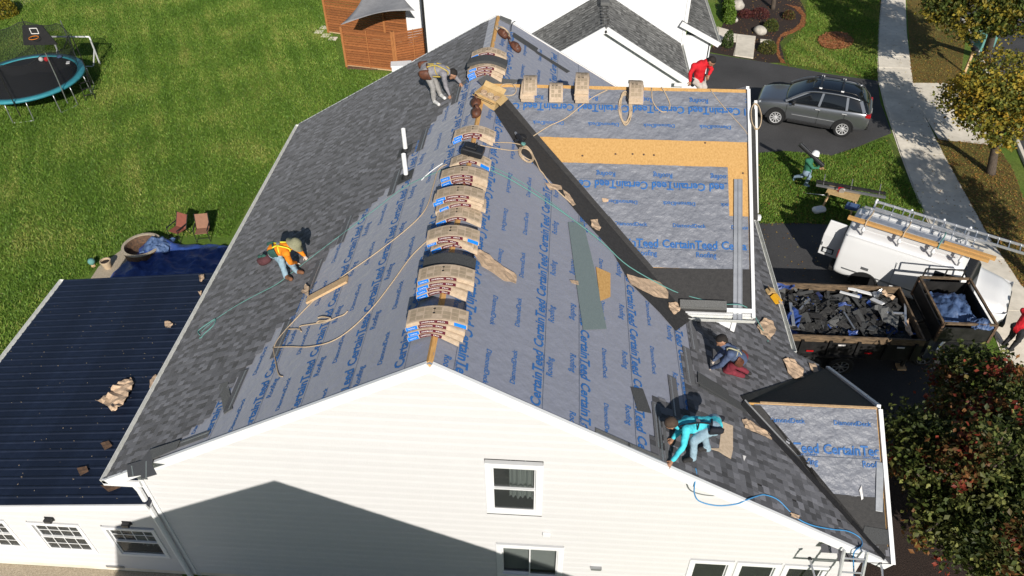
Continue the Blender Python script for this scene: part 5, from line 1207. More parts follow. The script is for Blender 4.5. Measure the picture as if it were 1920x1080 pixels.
def wheel(par, mw, x, y, r_, wd, side, rim='alloy', spokes=10):
    Mx = Matrix.Rotation(R(90), 3, 'X')
    c = V((x, y, r_)); ty = MB().lathe([(r_*.62, wd/2-.02), (r_*.62, -wd/2+.02), (r_*.64, -wd/2), (r_*.9, -wd/2), (r_, -wd/2+.03), (r_, wd/2-.03), (r_*.9, wd/2), (r_*.64, wd/2), (r_*.62, wd/2-.02)], 28, c, M_=Mx, cap=False)
    w_ = sub('wheel', ty, 'black', par, mw, smooth=False)
    o = c+V((0, side*(wd/2-.015), 0))
    q = MB().lathe([(r_*.66, -.02), (r_*.66, .012), (r_*.60, .012), (r_*.58, -.015), (r_*.66, -.02)], 28, o, M_=Mx, cap=False); rimo = sub('rim', q, rim, w_, mw)
    for k in range(spokes):
        a = k*2*math.pi/spokes; d = V((math.cos(a), 0, math.sin(a))); q = MB().bar(o+d*.03+V((0, side*.004, 0)), o+d*r_*.60, r_*.10, .025, (0, 1, 0)); sub('spoke', q, rim, w_, mw)
    sub('hub', MB().lathe([(r_*.16, .02*side), (r_*.16, -.02*side), (r_*.1, -.028*side)], 12, o, M_=Mx), rim, w_, mw)
    sub('brake_disc', MB().lathe([(r_*.56, .05*side), (r_*.56, .042*side)], 20, o, M_=Mx), 'blacksteel', w_, mw)
def arch(par, mw, x, y, r_, side, m='black', wd=.05):
    pts = [V((x+math.cos(a)*r_, y, .02+r_*.86+math.sin(a)*r_)) for a in [R(-8)+i*R(196)/14 for i in range(15)]]
    q = MB()
    for a, b in zip(pts[:-1], pts[1:]): q.bar(a, b, .05, .07, (0, 1, 0))
    sub('wheel_arch', q, m, par, mw)
    hd_ = [V((x+math.cos(a)*r_*.99, y-side*.02, .02+r_*.86+math.sin(a)*r_*.99)) for a in [R(-8)+i*R(196)/14 for i in range(15)]]
    sub('wheel_well_shade', MB().prism(hd_, (0, side*.028, 0)), 'black', par, mw)  # black half-disc puts the shade of the recessed arch into colour
# ---- dark grey SUV
f_, r_ = G(1452, 233), G(1573, 255); hd = (f_-r_).normalized(); lf = V((-hd.y, hd.x, 0)); c0 = (f_+r_)/2-lf*.80
if (CAM-c0).dot(lf) < 0: lf = -lf; c0 = (f_+r_)/2-lf*.80
mw = basis((c0.x, c0.y, .013), hd, lf, (0, 0, 1.07))
suv = thing('parked_car', 'dark grey SUV with roof bars parked on the neighbour driveway', 'car', (c0.x, c0.y, .013))
def sec(x, w_, zb, zt, crown=.03, tuck=.93): return mirror_ring([(0, zb), (w_*.80, zb), (w_*.97, zb+.10), (w_, zb+.32), (w_*.985, zt-.20), (w_*tuck, zt-.04), (w_*.80, zt+crown*.4), (0, zt+crown)], x)
body = loft([sec(2.27, .60, .42, .66), sec(2.24, .74, .34, .80), sec(2.12, .85, .26, .90), sec(1.75, .91, .24, .98, .05), sec(1.1, .925, .24, 1.05, .05), sec(.4, .93, .24, 1.07), sec(-.6, .93, .24, 1.09), sec(-1.5, .93, .25, 1.12), sec(-2.0, .90, .30, 1.12), sec(-2.22, .84, .36, 1.08), sec(-2.28, .70, .45, 1.0)])
addsub(sub('body', body, 'suvpaint', suv, mw), 2, .3)
def gsec(x, zb, wt, zt, wb=.885): return mirror_ring([(0, zb-.03), (wb, zb-.03), (wb-.01, zb+.03), ((wb+wt)/2+.02, (zb+zt)/2), (wt+.03, zt-.05), (wt-.05, zt), (0, zt+.025)], x)
gh = loft([gsec(1.18, 1.06, .80, 1.09), gsec(.80, 1.06, .74, 1.30), gsec(.30, 1.07, .68, 1.59), gsec(-.4, 1.08, .67, 1.66), gsec(-1.2, 1.09, .66, 1.65), gsec(-1.75, 1.1, .65, 1.58), gsec(-2.08, 1.1, .66, 1.32), gsec(-2.2, 1.08, .70, 1.12)])
addsub(sub('windows', gh, 'tint', suv, mw), 2)
rf = loft([mirror_ring([(0, 1.56), (.60, 1.53), (.645, 1.55), (.60, 1.605), (0, 1.635)], .26), mirror_ring([(0, 1.62), (.62, 1.59), (.675, 1.60), (.62, 1.668), (0, 1.70)], -.4), mirror_ring([(0, 1.62), (.61, 1.58), (.665, 1.59), (.61, 1.655), (0, 1.69)], -1.2), mirror_ring([(0, 1.55), (.60, 1.51), (.65, 1.52), (.60, 1.59), (0, 1.62)], -1.82)])
addsub(sub('roof_panel', rf, 'tint', suv, mw), 2)  # dark glass colour paints in the dark sky reflected by the roof
for s in (1, -1):
    y = .70*s; yb = .895*s
    for (xa, za, xb, zb, wd) in ((.25, 1.55, 1.10, 1.10, .07), (-.28, 1.60, -.22, 1.10, .09), (-1.22, 1.58, -1.30, 1.12, .09), (-1.74, 1.50, -1.98, 1.14, .12)):
        q = MB().bar((xa, (.69)*s, za), (xb, .895*s, zb), wd, .035, (0, s, .4)); sub('pillar', q, 'suvpaint', suv, mw)
    sub('roof_rail', MB().tube(smooth_path([(.15, .58*s, 1.63), (0, .60*s, 1.70), (-1.3, .59*s, 1.70), (-1.6, .57*s, 1.60)], 4), .02, 6), 'blackgloss', suv, mw, smooth=True)
    sub('window_frame', MB().tube(smooth_path([(1.12, .872*s, 1.10), (.72, .80*s, 1.36), (.28, .725*s, 1.555), (-.4, .71*s, 1.615), (-1.2, .70*s, 1.60), (-1.74, .69*s, 1.52)], 4), .035, 8), 'suvpaint', suv, mw, smooth=True)
    for x in (-.1, -.95): sub('bar_foot', MB().box((x, .585*s, 1.715), (.12, .07, .05)), 'pvc', suv, mw, bevel=.015)
    sub('mirror', MB().box((.78, 1.0*s, 1.12), (.14, .20, .15)), 'blackgloss', suv, mw, bevel=.04)
    for x in (.05, -1.0): sub('door_handle', MB().box((x-.25, .935*s, .98), (.20, .03, .03)), 'alloy', suv, mw, bevel=.01)
    for x in (1.0, -.27, -1.28): sub('door_seam', MB().box((x, .929*s, .70), (.012, .012, .62)), 'black', suv, mw)
    sub('sill', MB().box((0, .92*s, .33), (1.75, .05, .12)), 'black', suv, mw, bevel=.02)
    sub('door_trim', MB().box((-.1, .945*s, .62), (1.7, .012, .02)), 'alu', suv, mw)
    sub('tail_light', MB().box((-2.16, .72*s, 1.0), (.20, .34, .12)), 'redlens', suv, mw, bevel=.03)
    sub('headlight', MB().box((2.07, .66*s, .83), (.20, .26, .08)), 'clearlens', suv, mw, bevel=.03)
    for x in (1.345, -1.345):
        wheel(suv, mw, x, .82*s, .36, .24, s); arch(suv, mw, x, .93*s, .40, s)
for x in (-.1, -.95): sub('cross_bar', MB().box((x, 0, 1.725), (.07, 1.2, .035)), 'blackgloss', suv, mw, bevel=.012)
sub('front_bumper', MB().box((2.2, 0, .45), (.16, 1.5, .22)), 'black', suv, mw, bevel=.06); sub('rear_bumper', MB().box((-2.22, 0, .52), (.16, 1.6, .24)), 'black', suv, mw, bevel=.06); sub('number_plate', MB().box((-2.30, 0, .85), (.012, .32, .16)), 'plate', suv, mw)

# ---- white cargo van
hd = V((.875, -.485, 0)).normalized(); lf = V((-hd.y, hd.x, 0)); rr_ = V((10.83, 11.49, 0))
c0 = rr_+hd*2.45+lf*.97; mw = basis((c0.x, c0.y, .009), hd, lf, (0, 0, 1)); VAN = mw
van = thing('cargo_van', 'white cargo van with a rear door open and ladders on its roof', 'van', (c0.x, c0.y, .009))
def vsec(x, w_, zb, zt, wt=None, cr=.05):
    wt = wt or w_*.86; return mirror_ring([(0, zb), (w_*.92, zb), (w_, zb+.12), (w_, zb+.55), (w_*.985, (zb+zt)/2+.1), (wt+.05, zt-.14), (wt-.05, zt-.02), (0, zt+cr)], x)
addsub(sub('body', loft([vsec(-2.44, .93, .50, 1.88, .76), vsec(-2.40, .965, .42, 1.96, .80), vsec(-2.1, .975, .38, 2.0, .83), vsec(-1, .975, .36, 2.02, .84), vsec(.3, .975, .36, 2.01, .84), vsec(.82, .972, .36, 1.97, .82), vsec(1.02, .97, .36, 1.78, .80), vsec(1.42, .965, .36, 1.22, .86, .04), vsec(1.55, .96, .36, 1.14, .87, .04), vsec(2.15, .93, .36, 1.06, .80, .04), vsec(2.42, .86, .38, .95, .74, .03), vsec(2.48, .80, .45, .88, .70)]), 'vanpaint', van, mw), 2, .6)
for k in range(5): sub('roof_rib', MB().box((-.75, -.5+.25*k, 2.035), (2.9, .05, .018)), 'vanpaint', van, mw)
for s in (1, -1): sub('drip_rail', MB().box((-.7, .885*s, 1.90), (3.3, .03, .025)), 'vanpaint', van, mw); sub('side_trim', MB().box((-.4, .978*s, .72), (3.6, .015, .05)), 'steel', van, mw)
q = MB().add([(1.44, -.74, 1.245), (1.44, .74, 1.245), (.985, .68, 1.84), (.985, -.68, 1.84)], [(0, 1, 2, 3)]).add([(1.50, -.40, 1.25), (1.50, .40, 1.25), (1.04, .36, 1.86), (1.04, -.36, 1.86)], [(0, 1, 2, 3)])
ws = loft([[(1.47, y, 1.225), (1.03, y*.93, 1.815), (.97, y*.93, 1.82), (1.40, y, 1.22)] for y in (-.80, -.40, 0, .40, .80)]); sub('windscreen', ws, 'tint', van, mw)
for s in (1, -1):
    pts = [(1.28, .958*s, 1.20), (.25, .975*s, 1.20), (.28, .915*s, 1.68), (.92, .912*s, 1.68)]
    sub('side_window', MB().prism(pts, (0, .018*s, 0)), 'tint', van, mw)
    sub('mirror', MB().box((1.20, 1.08*s, 1.32), (.12, .18, .26)), 'blackgloss', van, mw, bevel=.03)
    sub('door_handle', MB().box((.38, .985*s, 1.05), (.16, .03, .05)), 'black', van, mw); sub('fuel_flap', MB().box((-1.55, .978*s, .95), (.22, .012, .10)), 'steel', van, mw) if s < 0 else None
    for x in (.18, -.75): sub('door_seam', MB().box((x, .972*s, 1.0), (.012, .014, 1.1)), 'steel', van, mw)
    sub('tail_light', MB().box((-2.42, .86*s, 1.15), (.08, .14, .32)), 'redlens', van, mw, bevel=.02); sub('headlight', MB().box((2.44, .62*s, .78), (.08, .26, .16)), 'clearlens', van, mw, bevel=.02)
    for x in (1.55, -1.45):
        wheel(van, mw, x, .84*s, .36, .24, s, 'steel', 8); arch(van, mw, x, .985*s, .42, s)
sub('rear_bumper', MB().box((-2.5, 0, .48), (.18, 1.8, .16)), 'blacksteel', van, mw, bevel=.03); sub('front_bumper', MB().box((2.5, 0, .52), (.14, 1.75, .18)), 'blacksteel', van, mw, bevel=.03)
sub('rear_opening_shade', MB().box((-2.445, -.24, 1.15), (.02, .86, 1.20)), 'room', van, mw)  # dark panel paints the unlit interior past the open door
sub('grille', MB().box((2.48, 0, .76), (.05, .9, .2)), 'black', van, mw)
# the opened rear door, swung straight back
hx, hy = -2.46, -.46
dr = sub('rear_door', MB().add([(hx-.0, hy, .58), (hx-.62, hy+.02, .58), (hx-.62, hy+.02, 1.35), (hx-.56, hy+.10, 1.88), (hx-.02, hy+.08, 1.88), (hx, hy, 1.35)]+[(hx-.0, hy+.07, .58), (hx-.62, hy+.09, .58), (hx-.62, hy+.09, 1.35), (hx-.56, hy+.16, 1.88), (hx-.02, hy+.14, 1.88), (hx, hy+.07, 1.35)], [(0, 1, 2, 5), (5, 2, 3, 4), (6, 11, 8, 7), (11, 10, 9, 8), (0, 6, 7, 1), (1, 7, 8, 2), (2, 8, 9, 3), (3, 9, 10, 4), (4, 10, 11, 5), (5, 11, 6, 0)]), 'vanpaint', van, mw, bevel=.02)
sub('plate_recess', MB().box((hx-.34, hy-.004, .80), (.36, .02, .20)), 'black', dr, mw); sub('number_plate', MB().box((hx-.34, hy-.016, .80), (.28, .01, .13)), 'plate', dr, mw); sub('door_latch', MB().box((hx-.58, hy-.01, 1.02), (.05, .04, .12)), 'steel', dr, mw)
# roof rack
rk_ = MB()
for x in (-2.0, -.95, .0, .75): rk_.box((x, 0, 2.20), (.05, 1.75, .045)); [rk_.box((x, y, 2.10), (.05, .04, .2)) for y in (-.80, .80)]
sub('roof_rack', rk_, 'alu', van, mw)
for x in (-2.0, -.95, .0, .75):
    for y in (-.88, .88): sub('rack_foot', MB().lathe([(.05, 0), (.06, .04), (.035, .13), (.02, .15)], 8, (x, y, 2.20)), 'pvc', van, mw, smooth=True)
def ladder_thing(label, x0, x1, y, z, wd, skew=0, step=.30):
    a, b = VAN @ V((x0, y, z)), VAN @ V((x1, y+skew, z)); t = thing('ladder', label, 'ladder', a, 'ladders on the van roof')
    d = (b-a).normalized(); s_ = d.cross(V((0, 0, 1)))
    for s in (-1, 1): MB().bar(a+s_*wd/2*s, b+s_*wd/2*s, .03, .075).build('rail', X_['alu'], t)
    k = .2
    while k < (b-a).length-.1: MB().tube([a+d*k-s_*wd/2, a+d*k+s_*wd/2], .017, 6).build('rung', X_['alu'], t); k += step
ladder_thing('long aluminium ladder overhanging the front of the white van', -1.95, 4.2, .62, 2.29, .40, -.05)
ladder_thing('shorter aluminium ladder laid on the van roof rack beside the yellow planks', -2.25, 1.25, .12, 2.27, .46, .0, .60)
P = VAN @ V((-2.2, -.22, 2.25)); Q = VAN @ V((1.0, -.22, 2.25)); tag(MB().bar(P, Q, .26, .10).build('scaffold_plank', X_['alu']), 'wide aluminium scaffold plank on the van roof rack', 'plank')
for i, (xa, xb, y) in enumerate(((-2.55, 1.45, -.50), (.2, 1.6, -.30))):
    t = MB().bar(VAN @ V((xa, y, 2.28)), VAN @ V((xb, y, 2.28)), .13, .09).build('timber_plank', X_['yplank'] if 'yplank' in X_ else X_['pine']); tag(t, ['long yellow timber along the near side of the van rack', 'short yellow timber at the front of the van rack'][i], 'timber', 'timbers on the van roof')
for i, x in enumerate((-2.0, -.9, .1)): rope('rack_strap', [VAN @ V((x, -.62, 2.22)), VAN @ V((x, -.50, 2.36)), VAN @ V((x+.05, -.1, 2.36)), VAN @ V((x+.05, .2, 2.33))], .02, 'rope' if i < 2 else 'ropeg', ['tan strap tying timber to the rear rack bar', 'tan strap tying timber to the middle rack bar', 'green strap tying timber to the front rack bar'][i], 'strap')
# things standing behind the van: sawhorse table with boxes
P = G(1570, 395); t = thing('work_table', 'plywood work table with red saw standing behind the van', 'table', P)
MB().box(P+V((0, 0, .78)), (1.1, .62, .03), R(-28)).build('table_top', X_['card'], t)
for sx in (-1, 1):
    for sy in (-1, 1): MB().bar(P+Matrix.Rotation(R(-28), 3, 'Z') @ V((.42*sx, .22*sy, .76)), P+Matrix.Rotation(R(-28), 3, 'Z') @ V((.52*sx, .34*sy, 0)), .05, .05).build('leg', X_['pine2'], t)
Q = P+V((-.1, .1, .80)); t = thing('circular_saw', 'red and black saw on the plywood work table', 'saw', Q)
MB().box(Q+V((0, 0, .07)), (.22, .14, .13)).build('saw_body', X_['red_cloth'], t, bevel=.03); MB().lathe([(.11, -.01), (.11, .01)], 18, Q+V((.02, -.1, .08)), M_=Matrix.Rotation(R(90), 3, 'X')).build('blade_guard', X_['steel'], t); MB().box(Q+V((-.16, 0, .10)), (.14, .06, .10)).build('motor', X_['black'], t, bevel=.02)
t = thing('metal_brake', 'long metal bending brake lying across the work table by the van', 'brake', P+V((.2, .25, .82)))
A_, B_ = P+V((-.9, .35, .86)), P+V((1.3, -.45, .95)); MB().bar(A_, B_, .10, .06).build('brake_bed', X_['steel'], t); MB().bar(A_+V((0, .1, .1)), B_+V((0, .1, .1)), .05, .10).build('brake_jaw', X_['blacksteel'], t)
for k in (.1, .5, .9): MB().bar(A_.lerp(B_, k), A_.lerp(B_, k)+V((.05, .25, .35)), .03, .03).build('brake_handle', X_['blacksteel'], t)
rope('broom_stick', [G(1509, 362, .03), G(1548, 366, .25)], .014, 'alu', 'thin aluminium pole lying on the lawn behind the van', 'pole', 2)
MBt = MB().box(G(1534, 398)+V((0, 0, .12)), (.5, .3, .22), R(20)); tag(MBt.build('waste_bag', X_['pvc'], bevel=.1), 'pale crumpled waste bag on the ground behind the van', 'bag')
MBt = MB().box(G(1600, 385, 1.0), (.55, .32, .10), R(-28)); 
tag(MB().prism([G(1582, 392, .95), G(1606, 397, .95), G(1612, 388, .95), G(1588, 382, .95)], (0, 0, .10)).build('cooler_lid', X_['lightblue'] if 'lightblue' in X_ else X_['tarp2'], bevel=.02), 'light blue tray on top of the gear behind the van', 'tray')
# ---- dump trailer full of tear-off
TX0, TX1, TY0, TY1 = 7.85, 12.10, 7.40, 9.63
tr = thing('dump_trailer', 'black dump trailer full of torn off shingles backed up to the eave', 'trailer', ((TX0+TX1)/2, (TY0+TY1)/2, 0))
X_['plank_t'] = pm('trailer_side_boards', (.20, .135, .08), (.06, .042, .026), sc=6, rough=.8, stretch=(1, 1, 5))
MB().box(((TX0+TX1)/2, (TY0+TY1)/2, .72), (TX1-TX0, TY1-TY0, .10)).build('bed', X_['blacksteel'], tr)
for y, nm in ((TY0+.03, 'side'), (TY1-.03, 'side')):
    MB().box(((TX0+TX1)/2, y, 1.02), (TX1-TX0, .06, .52)).build('side_wall', X_['blacksteel'], tr); MB().box(((TX0+TX1)/2, y, 1.39), (TX1-TX0, .05, .22)).build('side_board', X_['plank_t'], tr)
    for k in range(6): MB().box((TX0+.2+k*(TX1-TX0-.4)/5, y+(-.06 if y < 8.5 else .06), 1.05), (.08, .06, .62)).build('stake', X_['blacksteel'], tr)
for x in (TX0+.03, TX1-.03):
    MB().box((x, (TY0+TY1)/2, 1.02), (.06, TY1-TY0-.12, .52)).build('end_wall', X_['blacksteel'], tr); MB().box((x, (TY0+TY1)/2, 1.39), (.05, TY1-TY0-.12, .22)).build('end_board', X_['plank_t'], tr)
MB().box((TX1+.6, 8.5, .55), (1.3, .12, .14)).build('tongue', X_['blacksteel'], tr); MB().bar((TX1-.1, 7.75, .1), (TX1-.1, 7.75, .9), .08, .08).build('jack', X_['blacksteel'], tr); MB().box((TX1-.1, 7.75, .05), (.24, .24, .06)).build('jack_foot', X_['pine2'], tr)
for k in range(4): MB().box((9.1+k*.8, TY0-.035, 1.22 if k % 2 else .95), (.20, .012, .05)).build('reflector', X_['print_w'] if k % 2 else X_['redlens'], tr)
for y, s in ((TY0+.05, -1), (TY1-.05, 1)):
    for x in (9.2, 10.1): wheel(tr, Matrix.Identity(4), x, y, .36, .22, s, 'steel', 8)
    MB().box((9.65, y, .80), (1.95, .28, .03)).build('fender', X_['blacksteel'], tr)
# heap of debris
heap = MB(); nx, ny = 64, 36; vs = []
for i in range(nx+1):
    for j in range(ny+1):
        x, y = TX0+.08+(TX1-TX0-.16)*i/nx, TY0+.08+(TY1-TY0-.16)*j/ny; e = min(i/nx, 1-i/nx)*4, min(j/ny, 1-j/ny)*4
        q = V((x*2.2, y*2.2, 3)); z = 1.05+.16*min(1, e[0])*min(1, e[1])+.16*noise.noise(q)+.10*noise.noise(q*2.7)+.05*noise.noise(q*6)
        vs.append((x, y, min(max(z, .85), 1.42)))
heap.add(vs, [(i*(ny+1)+j, (i+1)*(ny+1)+j, (i+1)*(ny+1)+j+1, i*(ny+1)+j+1) for i in range(nx) for j in range(ny)])
for k in range(700):
    x, y = random.uniform(TX0+.25, TX1-.3), random.uniform(TY0+.25, TY1-.25); z = 1.17+random.uniform(-.05, .16)
    m_ = Matrix.Rotation(random.uniform(0, 6), 3, 'Z') @ Matrix.Rotation(random.uniform(-.6, .6), 3, 'X') @ Matrix.Rotation(random.uniform(-.5, .5), 3, 'Y')
    heap.box((x, y, z), (random.uniform(.12, .65), random.uniform(.05, .24), .01), rot=m_, mi=random.choice([0]*9+[1]*5+[2]*2+[3, 4]))
tag(heap.build('debris_heap', [X_['debris'], X_['shingle_flat'], X_['membrane'], X_['dusty'], X_['tarp']]), 'dark heap of torn off shingles and felt filling the dump trailer', 'debris', kind='stuff')
for i, (pa, pb, wd, m, lb) in enumerate((((1590, 540), (1640, 553), .10, 'pvc', 'long white trim strip on the trailer debris by the far side board'), ((1575, 547), (1612, 557), .07, 'white', 'second white trim strip lying along the debris heap'), ((1634, 560), (1656, 570), .12, 'white', 'broken white trim piece near the corner of the trailer'),
        ((1582, 585), (1602, 617), .05, 'steel', 'thin metal strip lying across the debris heap'), ((1500, 580), (1518, 560), .05, 'steel', 'grey metal strip sticking up from the debris near the eave'), ((1482, 568), (1488, 610), .09, 'drip', 'bent gutter length standing in the debris beside the eave'), ((1662, 586), (1698, 588), .06, 'alu', 'silver pipe across the corner of the trailer'), ((1697, 570), (1698, 612), .06, 'alu', 'silver downspout elbow standing at the trailer front corner'))):
    A_, B_ = G(*pa, 1.42), G(*pb, 1.40+.06*(i % 3)); tag(MB().bar(A_, B_, wd, .035).build('trim_waste', X_[m]), lb, 'trim waste')
for i, (pxs, m, lb) in enumerate((([(1474, 590), (1490, 578), (1502, 595), (1495, 618), (1478, 612)], 'tarp', 'blue tarp wad in the trailer debris below the eave'), ([(1570, 571), (1596, 573), (1594, 577), (1572, 576)], 'tarp', 'small blue tarp strip in the middle of the debris'), ([(1588, 625), (1605, 622), (1606, 632), (1590, 633)], 'tarp', 'blue plastic scrap at the near side of the trailer'), ([(1455, 538), (1490, 535), (1488, 545), (1458, 546)], 'tarp', 'blue tarp edge at the back corner of the trailer'),
        ([(1630, 580), (1660, 575), (1682, 600), (1680, 625), (1655, 605)], 'dusty', 'grey torn felt sheet over the front of the debris'), ([(1690, 606), (1700, 604), (1710, 630), (1700, 634)], 'kraft2', 'tan paper wrappers thrown in the trailer corner'), ([(1650, 545), (1676, 560), (1672, 566), (1650, 556)], 'kraft2', 'curled tan paper strip by the trailer end board'), ([(1633, 552), (1650, 544), (1652, 556), (1640, 562)], 'steel', 'bent grey sheet metal piece among the white trim'))):
    F_ = zplane(1.38); crumple(F_, lambda x, y: G(x, y, 1.38), pxs, lb, 'debris_scrap', m, .12, .02, 'scrap', 'scraps on top of the trailer load')
# ---- lifting debris container on its own carriage, beyond the trailer
E0, E1, EY0, EY1, EB, ET = 12.52, 13.93, 7.70, 9.62, 1.22, 1.90
eq = thing('debris_lift', 'black wheeled debris lift with a raised open steel container holding blue tarps', 'debris lift', ((E0+E1)/2, (EY0+EY1)/2, 0))
MB().box(((E0+E1)/2, (EY0+EY1)/2, EB), (E1-E0, EY1-EY0, .06)).build('container_floor', X_['blacksteel'], eq)
for p in ((E0, EY0), (E1, EY0), (E1, EY1), (E0, EY1)): MB().box((p[0], p[1], (EB+ET)/2), (.07, .07, ET-EB)).build('corner_post', X_['rust'], eq)
for a, b_ in (((E0, EY0), (E1, EY0)), ((E1, EY0), (E1, EY1)), ((E1, EY1), (E0, EY1)), ((E0, EY1), (E0, EY0))):
    MB().bar((*a, ET), (*b_, ET), .06, .06).build('top_rail', X_['plank_t'], eq); MB().bar((*a, EB+.30), (*b_, EB+.30), .03, .45).build('side_panel', X_['blacksteel'], eq)
MB().bar((E0+.1, EY1+.05, ET+.28), (E1-.2, EY1+.05, ET+.28), .035, .035).bar((E0+.1, EY1+.05, ET), (E0+.1, EY1+.05, ET+.28), .035, .035).bar((E1-.2, EY1+.05, ET), (E1-.2, EY1+.05, ET+.28), .035, .035).bar((E0+.7, EY1+.05, ET), (E0+.7, EY1+.05, ET+.28), .03, .03).build('guard_rail', X_['blacksteel'], eq)
q = [G(1777, 617, 1.3), G(1751, 623, 1.3), G(1727, 674, .72), G(1744, 676, .72)]
MB().prism(q, (0, 0, .06)).build('folding_tailgate', X_['blacksteel'], eq)
MB().prism([G(1742, 668, .75), G(1778, 630, 1.2), G(1790, 624, 1.2), G(1760, 655, .9)], (0, 0, .04)).build('tailgate_brace', X_['steel'], eq)
MB().box((13.2, 8.6, .55), (2.3, .9, .16)).build('chassis', X_['blacksteel'], eq)
for s in (-1, 1): MB().bar((12.5, 8.6+.4*s, .6), (13.7, 8.6+.4*s, 1.2), .08, .08).build('scissor_arm', X_['blacksteel'], eq)
for x in (12.6, 13.9):
    for y, s in ((7.95, -1), (9.25, 1)): wheel(eq, Matrix.Identity(4), x, y, .30, .22, s, 'steel', 6)
def heap_cloth(label, c, rx, ry, h_, m, seed, cat='tarp', name='tarp'):
    b = MB(); n = 26; vs = []
    for i in range(n+1):
        for j in range(n+1):
            u, v_ = -1+2*i/n, -1+2*j/n; r2 = min(1, math.hypot(u, v_)); q = V((u*2.6+seed, v_*2.6, seed*.3))
            z = h_*(1-r2**2)*(.7+.6*noise.noise(q))+.10*abs(noise.noise(q*2.2))+.05*abs(noise.noise(q*4.5)); k = 1+.15*noise.noise(V((u*3, v_*3, seed)))
            vs.append((u*rx*k, v_*ry*k, max(z, 0.0)+.01))
    b.add(vs, [(i*(n+1)+j, (i+1)*(n+1)+j, (i+1)*(n+1)+j+1, i*(n+1)+j+1) for i in range(n) for j in range(n)])
    o = b.build(name, X_[m], smooth=True); o.location = c; return tag(o, label, cat)
heap_cloth('faded blue tarp heaped inside the raised steel container', ((E0+E1)/2+.02, (EY0+EY1)/2+.05, EB+.30), .50, .62, .36, 'tarp2', 3.1)
heap_cloth('pale cloth hanging over the near rail of the steel container', (13.55, 7.78, EB+.58), .28, .22, .16, 'tarp2', 8.4, 'cloth', 'cloth')
# ================================================================== NEIGHBOURS AND BACK YARD
nb = thing('house', 'white sided neighbour house with a grey shingled garage gable', 'house', (1.5, 26, 0))
NWY = 24.2
w_ = MB().box((1.5, NWY+.08, .1), (11.1, .14, .2)).build('wall', X_['concrete'], nb)
siding(w_, (0, NWY, 0), (1, 0, 0), (0, -1, 0), [(-4.03, .2), (7.05, .2), (7.05, 5.6), (-4.03, 5.6)], .20, 'siding_w')
MB().box((-4.06, NWY-.02, 2.8), (.13, .07, 5.4)).build('corner_post', X_['white'], w_); MB().box((7.08, NWY-.02, 2.8), (.14, .07, 5.4)).build('corner_post', X_['white'], w_)
MB().tube([(-4.18, NWY+.02, 5.5), (-4.18, NWY+.02, .05)], .06, 8).build('downspout', X_['blackgloss'], nb)
MB().ob((-4.03, NWY+.15, 0), (.1, 0, 0), (0, 9, 0), (0, 0, 5.6)).ob((7.0, NWY+.15, 0), (.1, 0, 0), (0, 9, 0), (0, 0, 5.6)).ob((-4.03, NWY+9.1, 0), (11.1, 0, 0), (0, .1, 0), (0, 0, 5.6)).build('wall', X_['siding_w'], nb)
MB().prism([(-4.4, NWY-.3, 5.6), (7.4, NWY-.3, 5.6), (7.4, NWY+4.6, 8.3), (-4.4, NWY+4.6, 8.3)], (0, 0, .12)).prism([(-4.4, NWY+9.4, 5.6), (7.4, NWY+9.4, 5.6), (7.4, NWY+4.6, 8.3), (-4.4, NWY+4.6, 8.3)], (0, 0, .12)).build('roof', X_['dusty'], nb)
siding(MB().box((-5.0, 28.7, .1), (1.8, .1, .2)).build('wall', X_['concrete'], nb), (0, 28.6, 0), (1, 0, 0), (0, -1, 0), [(-5.9, .2), (-4.1, .2), (-4.1, 4), (-5.9, 4)], .2, 'siding_w')
# garage
GY, GPX, GPZ, GS = 20.6, 3.51, 4.62, .62
gx0, gx1 = .35, 6.70
gw = MB().box(((gx0+gx1)/2, GY+.40, .1), (gx1-gx0, .12, .2)).build('wall', X_['concrete'], nb)
siding(gw, (0, GY+.32, 0), (1, 0, 0), (0, -1, 0), [(gx0, .2), (gx1, .2), (gx1, GPZ-GS*(gx1-GPX)-.2), (GPX, GPZ-.2), (gx0, GPZ-GS*(GPX-gx0)-.2)], .20, 'siding_w')
MB().ob((gx0, GY+.45, 0), (.1, 0, 0), (0, 3.3, 0), (0, 0, 2.5)).build('wall', X_['siding_w'], nb)
siding(MB().ob((gx1-.1, GY+.45, 0), (.1, 0, 0), (0, 3.3, 0), (0, 0, .2)).build('wall', X_['concrete'], nb), (gx1, GY+.40, 0), (0, 1, 0), (1, 0, 0), [(0, .2), (3.4, .2), (3.4, 2.55), (0, 2.55)], .2, 'siding_w')
MB().box((gx1+.01, GY+.40, 1.3), (.12, .12, 2.5)).build('corner_post', X_['white'], gw)
